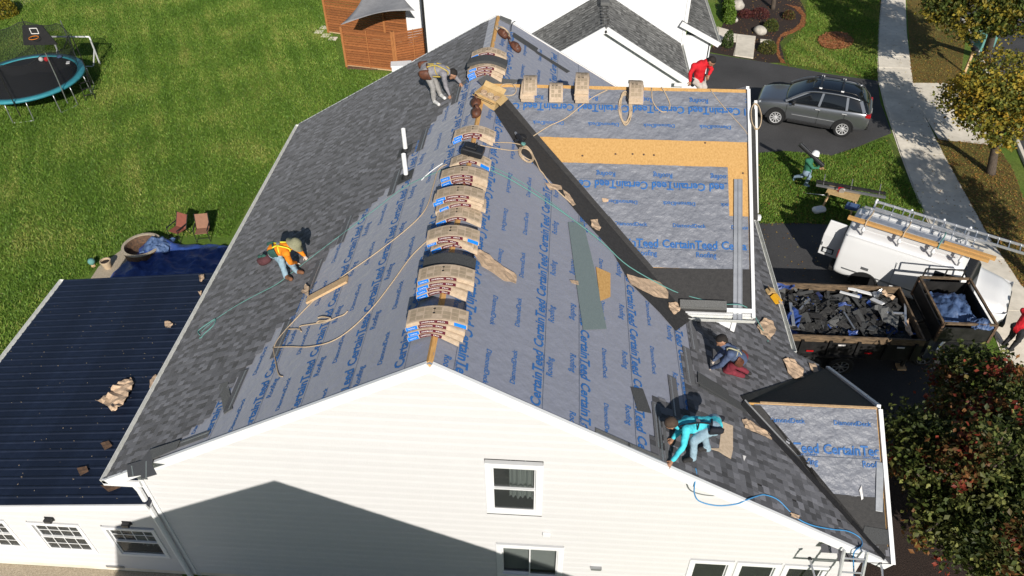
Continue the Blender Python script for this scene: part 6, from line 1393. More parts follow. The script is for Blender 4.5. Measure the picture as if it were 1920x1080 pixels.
for s, xe in ((-1, gx0-.25), (1, gx1+.27)):
    ze_ = GPZ-GS*abs(xe-GPX)
    gr = MB().prism([(GPX, GY, GPZ), (xe, GY, ze_), (xe, NWY, ze_), (GPX, NWY, GPZ)], (0, 0, -.12)).build('garage_roof', X_['dusty'], nb)
    FG = Frame((GPX, GY, GPZ), (0, s, 0), (s, 0, -GS)); L_ = abs(xe-GPX)*math.hypot(1, GS); k = 0
    while L_-k*EXP > .1:
        d = L_-k*EXP+.02; y = -(.5 if k % 2 else 0); k += 1
        while y < NWY-GY-.1:
            if y >= -.01: link('shingle', random.choice(NSM), gr, FG.mat(s*y if s > 0 else -y-1.0, d, .01)) if y+1 < NWY-GY+.15 else link('shingle', random.choice(NSH), gr, FG.mat(s*y if s > 0 else -y-.5, d, .01))
            else: link('shingle', random.choice(NSH), gr, FG.mat(0 if s > 0 else -.5, d, .01))
            y += 1.0
    MB().bar((GPX, GY-.02, GPZ-.10), (xe, GY-.02, ze_-.10), .05, .24).build('rake_board', X_['white'], gr)
    MB().bar((GPX, GY+.15, GPZ-.20), (xe, GY+.15, ze_-.20), .30, .03).build('soffit', X_['white'], gr)
    gutter('gutter', (xe, GY, ze_-.01), (xe, NWY, ze_-.01), (s, 0, 0), gr, 'gutter')
    MB().ob((xe-.02*s, GY-.03, ze_-.24), (-.55*s, 0, 0), (0, .05, 0), (0, 0, .14)).build('eave_return', X_['white'], gr)
for k in range(12): link('ridge_cap', NSH[k % len(NSH)], gr, basis((GPX-.16, GY+.25+k*.3, GPZ+.022), (1, 0, -.0), (0, 1, 0), (0, 0, 1)) @ Matrix.Scale(.64, 4, (1, 0, 0)))
MB().box((GPX, GY+2.6, GPZ+.10), (.36, 1.3, .14)).build('ridge_vent', X_['dusty'], gr, bevel=.03)
# porch roof on the right of the neighbour
pr_ = MB().prism([(6.95, NWY-.25, 3.45), (8.55, NWY-.25, 2.62), (8.55, NWY+7, 2.62), (6.95, NWY+7, 3.45)], (0, 0, -.1)).build('porch_roof', X_['dusty'], nb)
FG = Frame((6.95, NWY-.25, 3.45), (0, 1, 0), (1.6, 0, -.83))
for k in range(13):
    for j in range(7): link('shingle', random.choice(NSM), pr_, FG.mat(j*1.0+(.0 if k % 2 else .02), 1.82-k*EXP, .006))
MB().bar((6.85, NWY-.27, 3.42), (8.6, NWY-.27, 2.52), .05, .22).build('rake_board', X_['white'], pr_); gutter('gutter', (8.56, NWY-.25, 2.62), (8.56, NWY+7, 2.62), (1, 0, 0), pr_)
MB().ob((6.95, NWY, .1), (1.3, 0, 0), (0, .1, 0), (0, 0, 2.7)).build('wall', X_['siding_w'], nb); MB().ob((8.2, NWY, 0), (.1, 0, 0), (0, 6, 0), (0, 0, 2.5)).build('wall', X_['siding_w'], nb)
# house behind the camera whose gable shadows the cream wall
L0 = -6.5; dy = .3-L0; k_ = dy/LD.y
def back(x, z): return x-LD.x*k_, z-LD.z*k_
px_, pz_ = back(-3.35, 4.05); ex_, ez_ = back(-7.25, 2.02); rx_ = 2*px_-ex_
sn = thing('house', 'plain cream gabled neighbour house to the south, across the side yard', 'house', (px_, L0-6, 0))
rx2 = px_+6.6; rz2 = pz_-(pz_-ez_)/(px_-ex_)*6.6
MB().prism([(ex_+.3, L0-.3, 0), (rx2-.3, L0-.3, 0), (rx2-.3, L0-.3, rz2-.05), (px_, L0-.3, pz_-.15), (ex_+.3, L0-.3, ez_-.05)], (0, -10, 0)).build('wall', X_['siding'], sn)
MB().prism([(px_, L0, pz_), (ex_, L0, ez_), (ex_, L0-10.6, ez_), (px_, L0-10.6, pz_)], (0, 0, -.14)).prism([(px_, L0, pz_), (rx2, L0, rz2), (rx2, L0-10.6, rz2), (px_, L0-10.6, pz_)], (0, 0, -.14)).build('roof', X_['dusty'], sn)
# ---- cedar screen enclosure with shade sail
def screen(label, a, b_, h_, nsl, mid=True):
    a, b_ = V(a), V(b_); t = thing('wood_screen', label, 'screen', a, 'cedar privacy screens'); d = (b_-a).normalized(); s_ = d.cross(V((0, 0, 1)))
    for p in (a, b_): MB().box(p+V((0, 0, h_/2+.03)), (.11, .11, h_+.06), math.atan2(d.y, d.x)).build('post', X_['woodp'], t)
    if mid: MB().bar(a.lerp(b_, .5)+s_*.05+V((0, 0, .08)), a.lerp(b_, .5)+s_*.05+V((0, 0, h_)), .07, .03, (1, 0, 0)).build('mid_post', X_['woodp'], t)
    step = (h_-.12)/nsl
    for i in range(nsl): MB().bar(a+V((0, 0, .16+i*step))+s_*random.uniform(-.006, .006), b_+V((0, 0, .16+i*step))+s_*random.uniform(-.006, .006), .028, step*.82).build('slat', X_['wood'], t)
    MB().bar(a+V((0, 0, .07)), b_+V((0, 0, .07)), .06, .05).build('bottom_rail', X_['pine2'], t)
    return t
cA, cB, cC = G(651, 125), V((-6.08, 25.85, 0)), V((-4.35, 26.75, 0))
screen('cedar slat screen of the enclosure facing the lawn beneath the shade sail', cA, cB, 1.95, 15); screen('cedar slat screen running to the neighbour wall', cB+V((.06, .03, 0)), cC, 1.95, 15)
screen('cedar slat screen farther back beside the stepping stones', V((-10.45, 30.2, 0)), V((-7.2, 29.3, 0)), 2.1, 15, False); screen('inner cedar slat screen under the shade sail', V((-7.2, 29.3, 0)), V((-5.95, 29.0, 0)), 1.95, 14, False)
X_['sailc'] = pm('grey_shade_cloth', (.27, .27, .28), (.22, .22, .23), sc=3, rough=.8)
P = [cA+V((0, 0, 2.08)), G(778, 20, 2.65), G(745, -60, 2.9), G(690, -30, 2.7)]
q = MB(); n = 12; vs = []
for i in range(n+1):
    for j in range(n+1):
        u, v_ = i/n, j/n; uu = u+(.5-u)*.22*math.sin(math.pi*v_)*(1 if True else 0)*abs(2*u-1); vv = v_+(.5-v_)*.22*math.sin(math.pi*u)*abs(2*v_-1)
        p = P[0].lerp(P[1], uu).lerp(P[3].lerp(P[2], uu), vv); vs.append(p-V((0, 0, .22*math.sin(math.pi*u)*math.sin(math.pi*v_))))
q.add(vs, [(i*(n+1)+j, (i+1)*(n+1)+j, (i+1)*(n+1)+j+1, i*(n+1)+j+1) for i in range(n) for j in range(n)])
sail = q.build('shade_sail', X_['sailc'], smooth=True); tag(sail, 'grey shade sail stretched over the cedar enclosure', 'shade sail')
m_ = sail.modifiers.new('t', 'SOLIDIFY'); m_.thickness = .006
t = thing('deck', 'dark timber floor inside the cedar enclosure', 'deck', (-6.4, 27.6, 0)); 
for k in range(14): MB().box((-6.5, 26.1+k*.24, .05), (4.0, .22, .05)).build('plank', X_['rust'], t)
for i, p in enumerate(((608, 52), (598, 60), (611, 67), (624, 73))):
    Q = G(*p); tag(MB().prism([Q+V((a, b_, .002)) for a, b_ in ((-.22, -.20), (.2, -.22), (.23, .2), (-.2, .22))], (0, 0, .03)).build('stepping_stone', X_['concrete'], bevel=.02), ['square stepping stone closest to the farther cedar screen', 'square stepping stone out in the lawn, second from the screen', 'square stepping stone third along the short row', 'square stepping stone at the end near the sail enclosure'][i], 'stepping stone', 'stepping stones by the cedar screens')
P = G(782, 112, 0.3); P = V((-5.5, 24.6, 0)); t = thing('equipment_box', 'pale utility box standing beside the cedar enclosure', 'utility box', P); MB().box(P+V((0, 0, .5)), (.9, .5, 1.0), R(10)).build('box_body', X_['tarp2'] if False else X_['pvc'], t, bevel=.05); MB().box(P+V((0, 0, 1.02)), (.96, .56, .05), R(10)).build('lid', X_['white'], t, bevel=.02)
# ---- trampoline
TC, TRr, TH = V((-22.3, 22.6, 0)), 2.42, .92
tp = thing('trampoline', 'round trampoline with teal pad, safety net and basketball backboard', 'trampoline', TC)
X_['teal_pad'] = pm('teal_pad', (.04, .25, .30), (.03, .19, .24), sc=5, rough=.5)
MB().lathe([(TRr-.28, TH-.01), (TRr-.28, TH+.0)], 48, TC).build('jumping_mat', X_['black'], tp)
MB().lathe([(TRr-.30, TH+.015), (TRr-.28, TH+.05), (TRr+.02, TH+.04), (TRr+.04, TH-.05), (TRr, TH-.05), (TRr-.28, TH+.005), (TRr-.30, TH+.015)], 48, TC, cap=False).build('safety_pad', X_['teal_pad'], tp, smooth=True)
for k in range(8):
    a = k*math.pi/4+.32; d = V((math.cos(a), math.sin(a), 0)); e = V((-d.y, d.x, 0)); p = TC+d*(TRr+.02)
    MB().tube(smooth_path([p+e*.42+V((0, 0, TH-.05)), p+e*.42+d*.04+V((0, 0, .12)), p+e*.36+d*.04+V((0, 0, .02)), p-e*.36+d*.04+V((0, 0, .02)), p-e*.42+d*.04+V((0, 0, .12)), p-e*.42+V((0, 0, TH-.05))], 3), .022, 6).build('leg', X_['steel'], tp, smooth=True)
    top = p+d*.06+V((0, 0, 2.65)); MB().tube([p+d*.08+V((0, 0, .3)), p+d*.10+V((0, 0, 1.6)), top], .022, 6).build('net_pole', X_['steel'] if k % 2 else X_['blacksteel'], tp)
m = bpy.data.materials.new('safety_net'); m.use_nodes = True; N_ = m.node_tree.nodes; b_ = N_['Principled BSDF']; b_.inputs['Base Color'].default_value = (.01, .01, .012, 1); b_.inputs['Roughness'].default_value = .9
tr_ = N_.new('ShaderNodeBsdfTransparent'); mx = N_.new('ShaderNodeMixShader'); mx.inputs[0].default_value = .55; m.node_tree.links.new(b_.outputs[0], mx.inputs[1]); m.node_tree.links.new(tr_.outputs[0], mx.inputs[2]); m.node_tree.links.new(mx.outputs[0], N_['Material Output'].inputs[0]); X_['net'] = m
q = MB(); n = 48; vs = []
for i in range(n):
    a = i*2*math.pi/n; sag = .30*abs(math.sin((a-.32)*4))**.8
    for j in range(5): f = j/4; rr2 = TRr-.22+.14*f; vs.append((TC.x+math.cos(a)*rr2, TC.y+math.sin(a)*rr2, TH+.04+f*(1.70-sag)))
q.add(vs, [(i*5+j, ((i+1) % n)*5+j, ((i+1) % n)*5+j+1, i*5+j+1) for i in range(n) for j in range(4)]); q.build('safety_net', X_['net'], tp, smooth=True)
q = MB(); q.tube([V(vs[i*5+4]) for i in range(n)]+[V(vs[4])], .014, 5); q.build('net_cord', X_['black'], tp)
B0 = G(66, 62, 2.75); ax = V((1, .1, 0)).normalized()
MB().prism([B0-ax*.75-V((0, 0, .55)), B0+ax*.75-V((0, 0, .55)), B0+ax*.42+V((0, .0, .35)), B0-ax*.42+V((0, 0, .35))], (0, .04, 0)).build('backboard', X_['black'], tp)
for a_, b2 in (((-.16, -.02), (.16, -.02)), ((.16, -.02), (.16, .22)), ((.16, .22), (-.16, .22)), ((-.16, .22), (-.16, -.02))): MB().bar(B0+ax*a_[0]+V((0, -.01, a_[1])), B0+ax*b2[0]+V((0, -.01, b2[1])), .03, .012, (0, 1, 0)).build('target_line', X_['print_w'], tp)
MB().tube([B0+V((math.cos(a)*.20, -.22+math.sin(a)*.20, -.12)) for a in [i*math.pi/8 for i in range(17)]], .012, 5).build('hoop', X_['orange'], tp)
for i, (px, m2, lb) in enumerate((((77, 111), 'whiteshoe', 'white ball on the trampoline mat'), ((87, 111), 'red_cloth', 'red ball on the trampoline mat'))):
    Q = G(*px, TH+.1); tag(MB().lathe([(.01, -.11), (.06, -.092), (.098, -.05), (.11, 0), (.098, .05), (.06, .092), (.01, .11)], 14, Q).build('ball', X_[m2], smooth=True), lb, 'ball')
Q = G(128, 118, TH+.02); tag(MB().box(Q+V((0, 0, .02)), (.16, .26, .04), R(20)).build('white_box', X_['white'], bevel=.01), 'small white box lying on the trampoline mat', 'box')
Q = G(112, 108, TH+.05); tag(MB().box(Q+V((0, 0, .05)), (.22, .18, .10), R(50)).build('toy_cloth', X_['tarp2'], bevel=.04), 'pale blue cloth bundle on the trampoline mat', 'cloth')
a0, a1 = V((-19.95, 23.0, .85)), V((-19.5, 22.3, 0)); t = thing('trampoline_ladder', 'short dark steel ladder leaning on the trampoline rim', 'ladder', a1)
e = V((.75, .66, 0)).normalized()
for s in (-.2, .2): MB().tube([a0+e*s, a1+e*s], .018, 6).build('rail', X_['blacksteel'], t)
for k in (.25, .5, .75): MB().bar(a0.lerp(a1, k)-e*.2, a0.lerp(a1, k)+e*.2, .06, .025).build('tread', X_['blacksteel'], t)
# soccer goal
a, b_, h_ = V((-22.7, 25.9, 0)), V((-20.86, 25.97, 0)), 1.40; t = thing('soccer_goal', 'white metal soccer goal frame behind the trampoline', 'goal', a)
bk = V((.5, -.75, 0)); bk = V((.30, .0, 0))+V((.0, -.3, 0))
for p in (a, b_): MB().tube([p, p+V((0, 0, h_))], .04, 8).build('post', X_['white'], t); MB().tube([p+V((0, 0, h_*.55)), p+V((-.18, -.32, 0))], .032, 8).build('stay', X_['white'], t)
MB().tube([a+V((0, 0, h_)), b_+V((0, 0, h_))], .04, 8).build('crossbar', X_['white'], t); MB().tube([a+V((-.18, -.32, .03)), b_+V((-.18, -.32, .03))], .03, 8).build('ground_bar', X_['white'], t)
# patio chairs
X_['sling_r'] = pm('faded_red_sling', (.24, .075, .05), (.19, .06, .04), sc=9, rough=.8); X_['sling_b'] = pm('brown_sling', (.26, .13, .08), (.21, .105, .065), sc=9, rough=.8)
def chair(P, rz, m, label):
    t = thing('patio_chair', label, 'chair', P, 'patio chairs on the lawn'); mw = Matrix.Translation(P) @ Matrix.Rotation(rz, 4, 'Z') @ Matrix.Scale(.8, 4)
    sub('seat', MB().prism([(-.27, -.25, .40), (.27, -.25, .40), (.27, .22, .44), (-.27, .22, .44)], (0, 0, .02)), m, t, mw)
    sub('backrest', MB().prism([(-.27, -.25, .42), (.27, -.25, .42), (.27, -.55, .98), (-.27, -.55, .98)], (0, -.02, -.01)), m, t, mw)
    for s in (-1, 1):
        sub('leg', MB().tube([(.29*s, .24, 0), (.29*s, .24, .62)], .016, 6), 'black', t, mw); sub('leg', MB().tube([(.29*s, -.40, 0), (.29*s, -.25, .42), (.29*s, -.57, 1.0)], .016, 6), 'black', t, mw)
        sub('armrest', MB().bar((.30*s, .26, .63), (.30*s, -.36, .63), .05, .025), 'black', t, mw)
    sub('stretcher', MB().tube([(-.29, .24, .2), (.29, .24, .2)], .012, 6), 'black', t, mw)
chair(G(337, 446), R(160), 'sling_r', 'patio chair with faded red sling on the lawn'); chair(G(384, 448), R(192), 'sling_b', 'patio chair with brown sling on the lawn')
# tarp, fire ring, pot
b = MB(); nx, ny = 60, 36; vs = []
c1, c2, c3, c4 = G(228, 492), G(440, 530), G(440, 462), G(272, 456); c1, c2 = G(205, 522), G(450, 548)
for i in range(nx+1):
    for j in range(ny+1):
        u, v_ = i/nx, j/ny; p = c1.lerp(c2, u).lerp(c4.lerp(c3, u), v_); q = V((p.x*1.6, p.y*1.6, 0))
        z = .10+.22*max(0, noise.noise(q)+.2)+.10*abs(noise.noise(q*2.3))+.35*math.exp(-((u-.22)**2/.02+(v_-.9)**2/.02)); z *= min(1, 6*min(u, 1-u, v_, 1-v_)+.12)
        vs.append((p.x+.12*noise.noise(q*1.5+V((5, 0, 0))), p.y+.12*noise.noise(q*1.5+V((0, 5, 0))), z))
b.add(vs, [(i*(ny+1)+j, (i+1)*(ny+1)+j, (i+1)*(ny+1)+j+1, i*(ny+1)+j+1) for i in range(nx) for j in range(ny)])
tag(b.build('ground_tarp', X_['tarp'], smooth=True), 'dark blue tarp spread on the gravel between lawn and metal roof', 'tarp')
Q = G(272, 474); tag(MB().lathe([(.62, 0), (.64, .32), (.60, .34), (.56, .32), (.54, .05)], 32, Q).lathe([(.60, .30), (.66, .33), (.66, .37), (.57, .37), (.57, .33), (.60, .30)], 32, Q, 1, cap=False).build('fire_ring', [X_['rust'], X_['gravel']]), 'round dark fire ring with a pale stone rim half covered by the blue tarp', 'fire ring')
heap_cloth('bright blue tarp bundle resting in the fire ring', Q+V((.5, .1, .22)), .45, .40, .35, 'tarp2', 5.5, name='tarp_bundle')
Q = G(203, 502); t = thing('flower_pot', 'brown clay flower pot tipped beside the tarp', 'pot', Q); MB().lathe([(.11, 0), (.16, .26), (.18, .27), (.18, .31), (.15, .31), (.10, .06)], 16, Q).build('pot', X_['rope'], t, smooth=False); MB().lathe([(.14, .25), (.01, .27)], 12, Q).build('soil', X_['mulch'], t)
Q = G(176, 500); t = thing('garden_ornament', 'small green glass ornament on the gravel edge', 'ornament', Q); MB().lathe([(.05, 0), (.04, .12), (.10, .16), (.12, .24), (.08, .32), (.01, .34)], 12, Q).build('glass_ball', X_['ropeg'], t, smooth=True); MB().lathe([(.08, 0), (.06, .1)], 10, Q).build('stand', X_['pine2'], t)
# street side bits: green utility box, mailbox
Q = G(1842, 92); t = thing('utility_box', 'green utility box at the kerb behind the yellow tree', 'utility box', Q); MB().box(Q+V((0, 0, .4)), (.7, .6, .8), R(10)).build('box_body', X_['ropeg'], t, bevel=.03); MB().box(Q+V((0, 0, .82)), (.74, .64, .05), R(10)).build('lid', X_['ropeg'], t, bevel=.01)
Q = G(1808, 137); t = thing('mailbox', 'mailbox on a timber post on the leafy verge', 'mailbox', Q); MB().box(Q+V((0, 0, .55)), (.1, .1, 1.1)).build('post', X_['pine2'], t); MB().box(Q+V((0, -.05, 1.2)), (.2, .5, .22)).build('mailbox_body', X_['black'], t, bevel=.06)
# ================================================================== PLANTS
X_['leaf'] = leafmat('leaves'); X_['bark'] = pm('bark', (.11, .085, .065), (.055, .042, .032), sc=10, rough=.95, stretch=(3, 3, .6), bump=.6, bsc=20)
def leaf_add(b, p, s, col, rs):
    n = V((rs.gauss(0, 1), rs.gauss(0, 1), rs.gauss(.5, 1))); n = n.normalized() if n.length > .1 else V((0, 0, 1)); u = n.orthogonal().normalized(); u = Matrix.Rotation(rs.uniform(0, 6.28), 3, n) @ u; w_ = n.cross(u)
    b.add([p-u*s*.5, p+w_*s*.33+n*s*.06, p+u*s*.5, p-w_*s*.33+n*s*.06], [(0, 1, 2, 3)], 0, col)
def crown(blobs, nl, size, pal, seed, clump=.35, red=None):
    rs = random.Random(seed); b = MB(); tot = sum(q[1]**3 for q in blobs)
    for c, r_, sq in blobs:
        m = int(nl*r_**3/tot); k = 0
        while k < m:
            d = V((rs.gauss(0, 1), rs.gauss(0, 1), rs.gauss(0, 1))).normalized(); rad = r_*rs.uniform(.35, 1)**.5; cc = V(c)+V((d.x*rad, d.y*rad, d.z*rad*sq))
            cs = clump*rs.uniform(.5, 1.2); pc = rs.choice(pal); sh = rs.uniform(.7, 1.2)
            if red and noise.noise(cc*1.1+V((3, 1, 7))) > .2: pc = rs.choice(red)
            for _ in range(rs.randint(10, 26)):
                p = cc+V((rs.gauss(0, .45), rs.gauss(0, .45), rs.gauss(0, .3)))*cs; g = sh*rs.uniform(.75, 1.25); q_ = pc if rs.random() < .9 else rs.choice(pal)
                leaf_add(b, p, size*rs.uniform(.7, 1.35), (q_[0]*g, q_[1]*g, q_[2]*g), rs); k += 1
    return b
def tree(label, base, top, blobs, nl, size, pal, seed, tr=.13, group=None, name='tree', red=None):
    base, top = V(base), V(top); t = thing(name, label, 'tree', base, group); rs = random.Random(seed)
    b = MB(); mid = base.lerp(top, .5)+V((rs.uniform(-.15, .15), rs.uniform(-.15, .15), 0)); b.tube(smooth_path([base-V((0, 0, .05)), mid, top], 5), [tr*(1.25-.95*i/10) for i in range(11)], 9)
    b.build('trunk', X_['bark'], t, smooth=True); lb = MB()
    for c, r_, sq in blobs:
        for _ in range(5):
            a = base.lerp(top, rs.uniform(.35, .95)); e = V(c)+V((rs.uniform(-1, 1), rs.uniform(-1, 1), rs.uniform(-.4, .9)))*r_*.75; m_ = a.lerp(e, .5)+V((0, 0, -.12))
            pts = smooth_path([a, m_, e], 4); lb.tube(pts, [tr*.42*(1-.85*i/(len(pts)-1)) for i in range(len(pts))], 6)
    lb.build('limbs', X_['bark'], t, smooth=True); crown(blobs, nl, size, pal, seed, red=red).build('crown', X_['leaf'], t); return t
YEL = [(.38, .29, .035), (.28, .25, .04), (.40, .26, .03), (.20, .21, .04), (.14, .16, .035)]; GRN = [(.09, .12, .022), (.06, .09, .018), (.14, .15, .03), (.28, .22, .03)]
PEAR = [(.05, .07, .016), (.07, .095, .02), (.12, .14, .035), (.05, .065, .014), (.055, .075, .018), (.045, .065, .015), (.09, .10, .025), (.13, .14, .04), (.24, .25, .07)]
c = G(1862, 195, 3.0); bs = G(1858, 325)
tree('small yellow leaved tree leaning over the kerb beside the pavement', bs, c+V((.2, -.1, .3)), [(c, 1.35, .8), (c+V((-.5, 1.0, -.2)), 1.0, .7), (c+V((1.0, -.3, .3)), 1.15, .8), (c+V((.1, -.9, -.6)), .8, .6), (c+V((.7, 1.5, .5)), 1.1, .8)], 12500, .13, YEL, 5, .15)
c = G(1824, 18, 3.9)
tree('large green and yellow maple on the verge with a broad crown', (22.6, 28.8, 0), c+V((1.2, .4, .6)), [(c, 1.6, .7), (c+V((-1.0, .3, -.1)), .95, .7), (c+V((1.6, -.4, .3)), 1.6, .7), (c+V((.4, 1.4, 1.2)), 1.7, .8), (c+V((2.4, .8, 1.0)), 1.6, .8)], 22000, .15, GRN+[(.30, .24, .03), (.06, .085, .015)], 9, .2)
c = G(1845, 905, 2.5)
tree('broad ornamental tree with dark green and red leaves beside the driveway', (c.x+.3, c.y+.2, 0), c+V((.1, .1, .2)), [(c, 1.35, .9), (c+V((-.75, .85, -.2)), 1.0, .9), (c+V((.7, 1.1, -.1)), 1.15, .9), (c+V((.3, -1.2, -.2)), 1.2, .9), (c+V((1.3, -.2, .1)), 1.2, .9), (c+V((-.7, -.75, -.7)), .8, .9), (c+V((.3, 1.9, -.5)), .95, .8), (c+V((1.5, 2.2, -.2)), 1.2, .9), (c+V((1.2, 3.2, -.3)), 1.0, .8), (c+V((-1.25, .2, .1)), .45, .9), (c+V((-1.1, 1.6, -.1)), .5, .8), (c+V((-.2, .2, 1.2)), .5, .7), (c+V((.9, .6, 1.15)), .5, .7), (c+V((-1.3, -.9, -.5)), .4, .8)], 40000, .12, PEAR, 21, .16, red=[(.24, .045, .025), (.20, .09, .03), (.13, .10, .03), (.10, .11, .03)])
tree('pale barked young tree standing in the neighbour mulch bed', G(1449, 17), G(1449, 17)+V((.1, .2, 3.4)), [(G(1449, 17)+V((.2, .3, 4.4)), 1.4, .9)], 3500, .14, YEL, 31, .11)
tree('tall maple on the verge farther up the street', (22.5, 35, 0), (22.5, 35, 4), [(V((22.3, 35, 5)), 2.2, .9), (V((21.2, 34.2, 4.4)), 1.4, .8)], 6000, .17, GRN, 41, .2)
tree('maple across the pavement shading the driveway', (18.2, 9.2, 0), (18.2, 9.2, 3.4), [(V((18.2, 9.2, 4.6)), 1.7, .9), (V((17.4, 9.9, 4.0)), 1.2, .8)], 7000, .15, YEL, 43, .17)
def shrub(label, P, r_, h_, pal, seed, size=.06, n=1400, name='shrub', stems=True):
    t = thing(name, label, 'shrub', P, 'shrubs in the planting beds'); rs = random.Random(seed); b = MB()
    for _ in range(8): b.tube([P, P+V((rs.uniform(-1, 1)*r_*.6, rs.uniform(-1, 1)*r_*.6, h_*.75))], [.012, .005], 5)
    b.build('stems', X_['bark'], t); b = MB(); k = 0
    while k < n:
        d = V((rs.gauss(0, 1), rs.gauss(0, 1), abs(rs.gauss(0, 1)))).normalized(); rad = rs.uniform(.55, 1)**.5; p = P+V((d.x*r_*rad, d.y*r_*rad, .05+d.z*h_*rad)); q_ = rs.choice(pal); g = rs.uniform(.7, 1.3)
        leaf_add(b, p, size*rs.uniform(.7, 1.4), (q_[0]*g, q_[1]*g, q_[2]*g), rs); k += 1
    b.build('foliage', X_['leaf'], t)
OL = [(.10, .12, .025), (.16, .14, .03), (.07, .09, .02)]; G2 = [(.05, .09, .02), (.08, .12, .03)]; RD = [(.12, .03, .03), (.08, .025, .03), (.16, .06, .04)]
shrub('round green shrub beside the white boulder', G(1444, 56), .42, .55, OL+G2, 1); shrub('round olive shrub at the driveway edge', G(1438, 97), .48, .55, OL, 2); shrub('small conical evergreen beside the garden path', G(1363, 88), .30, .85, G2, 3)
shrub('low brownish shrub in the leaf ring', G(1478, 34), .36, .4, OL+RD, 4); shrub('dark red barberry shrub under the young tree', G(1424, 32), .55, .45, RD, 5); shrub('small dark red shrub near the boulder', G(1396, 31), .4, .35, RD, 6)
for i, p in enumerate(((1366, 12), (1364, 28), (1366, 42))): shrub(['tall bright green grass clump by the porch gutter', 'middle bright green grass clump along the porch', 'short bright green grass clump by the garden path'][i], G(*p), .35, .9, [(.14, .22, .03), (.10, .18, .025)], 11+i, .11)
shrub('yellow leaved bush at the corner of the back lawn', G(4, 30), .9, 1.1, [(.28, .22, .02), (.20, .18, .02)], 20, .10, 2500); shrub('dry ornamental grass tuft beside the metal roof', V((-12.5, 4.6, 0)), .3, .8, [(.22, .18, .07), (.14, .12, .05)], 22, .10, 700)
X_['boulder'] = pm('boulder', (.50, .46, .40), (.33, .30, .26), sc=5, rough=.9, bump=.5, bsc=14)
for i, (p, r_, lb) in enumerate((((1424, 62), .34, 'round pale boulder in the mulch bed'), ((1381, 14), .42, 'tan boulder near the porch gutter'), ((1376, 40), .2, 'small white boulder by the grass clumps'))):
    bm = bmesh.new(); bmesh.ops.create_icosphere(bm, subdivisions=3, radius=r_)
    for v_ in bm.verts: v_.co *= 1+.22*noise.noise(v_.co*2.5+V((i*7, 0, 0))); v_.co.z *= .72
    me = bpy.data.meshes.new('boulder'); bm.to_mesh(me); bm.free(); me.materials.append(X_['boulder']); me.polygons.foreach_set('use_smooth', [True]*len(me.polygons)); o = link('boulder', me); o.location = G(*p)+V((0, 0, r_*.4)); tag(o, lb, 'boulder')
Q = G(1435, 80); tag(MB().box(Q+V((0, 0, .06)), (.55, .30, .12), R(-8)).build('stone_block', X_['concrete'], bevel=.015), 'flat rectangular stone block in the mulch bed', 'stone block')
# fallen leaves: uncountable
def litter(name, poly_px, n, pal, seed, label, size=.07, z=.03):
    rs = random.Random(seed); xs = [p[0] for p in poly_px]; ys = [p[1] for p in poly_px]; b = MB(); k = 0; tries = 0
    def inside(x, y):
        c_i = False; m = len(poly_px)
        for i in range(m):
            (x1, y1), (x2, y2) = poly_px[i], poly_px[(i+1) % m]
            if (y1 > y) != (y2 > y) and x < (x2-x1)*(y-y1)/(y2-y1)+x1: c_i = not c_i
        return c_i
    while k < n and tries < n*20:
        tries += 1; x, y = rs.uniform(min(xs), max(xs)), rs.uniform(min(ys), max(ys))
        if not inside(x, y): continue
        p = G(x, y)+V((0, 0, z)); s = size*rs.uniform(.6, 1.3); a = rs.uniform(0, 6.28); u = V((math.cos(a), math.sin(a), rs.uniform(-.3, .3))); w_ = V((-math.sin(a), math.cos(a), rs.uniform(-.3, .3))); q_ = rs.choice(pal); g = rs.uniform(.7, 1.3)
        b.add([p-u*s*.5, p+w_*s*.35, p+u*s*.5, p-w_*s*.35], [(0, 1, 2, 3)], 0, (q_[0]*g, q_[1]*g, q_[2]*g)); k += 1
    tag(b.build(name, X_['leaf']), label, 'leaves', kind='stuff')
FALL = [(.42, .26, .06), (.36, .18, .05), (.28, .13, .05), (.40, .32, .09), (.22, .12, .05)]; ORG = [(.42, .16, .06), (.34, .12, .05), (.48, .24, .10)]
litter('fallen_leaves', [(1470, 0), (1652, 0), (1646, 152), (1460, 122), (1470, 60), (1510, 40)], 2600, FALL, 1, 'fallen yellow leaves over the neighbour front lawn')
litter('fallen_leaves', [(1700, 0), (1708, 157), (1800, 157), (1816, 0)], 2600, FALL, 2, 'fallen brown leaves covering the verge below the maple')
litter('fallen_leaves', [(1418, 290), (1560, 294), (1660, 258), (1750, 440), (1600, 420), (1418, 425)], 1700, FALL, 3, 'fallen leaves scattered over the front lawn by the van')
litter('fallen_leaves', [(1748, 258), (1870, 272), (1900, 320), (1990, 570), (1930, 570), (1840, 430), (1790, 340)], 4200, FALL, 4, 'fallen leaves covering the verge under the small yellow tree')
litter('fallen_leaves', ring, 900, ORG, 5, 'orange leaf band around the mulch bed', .09); litter('fallen_leaves', [(1566+34*math.cos(i*.6), 79+17*math.sin(i*.6)) for i in range(10)], 1700, ORG, 6, 'round pile of orange leaves on the neighbour lawn', .10, .11)
litter('fallen_leaves', [(1340, 0), (1500, 0), (1508, 50), (1462, 80), (1440, 118), (1330, 98)], 500, ORG+FALL, 7, 'stray leaves over the mulch bed'); litter('fallen_leaves', [(1648, 20), (1700, 20), (1900, 520), (1720, 370)], 350, FALL, 8, 'stray leaves on the pavement', .06, .05)
litter('fallen_leaves', [(1690, 690), (1760, 640), (1800, 700), (1720, 740), (1400, 430), (1640, 440)], 160, FALL, 9, 'stray leaves and scraps on the driveway', .06)
litter('fallen_leaves', [(60, 0), (600, 0), (560, 220), (430, 440), (140, 500), (0, 600), (0, 260), (160, 190), (220, 60)], 420, [(.45, .42, .2), (.40, .36, .16)], 10, 'few pale leaves on the back lawn', .06)

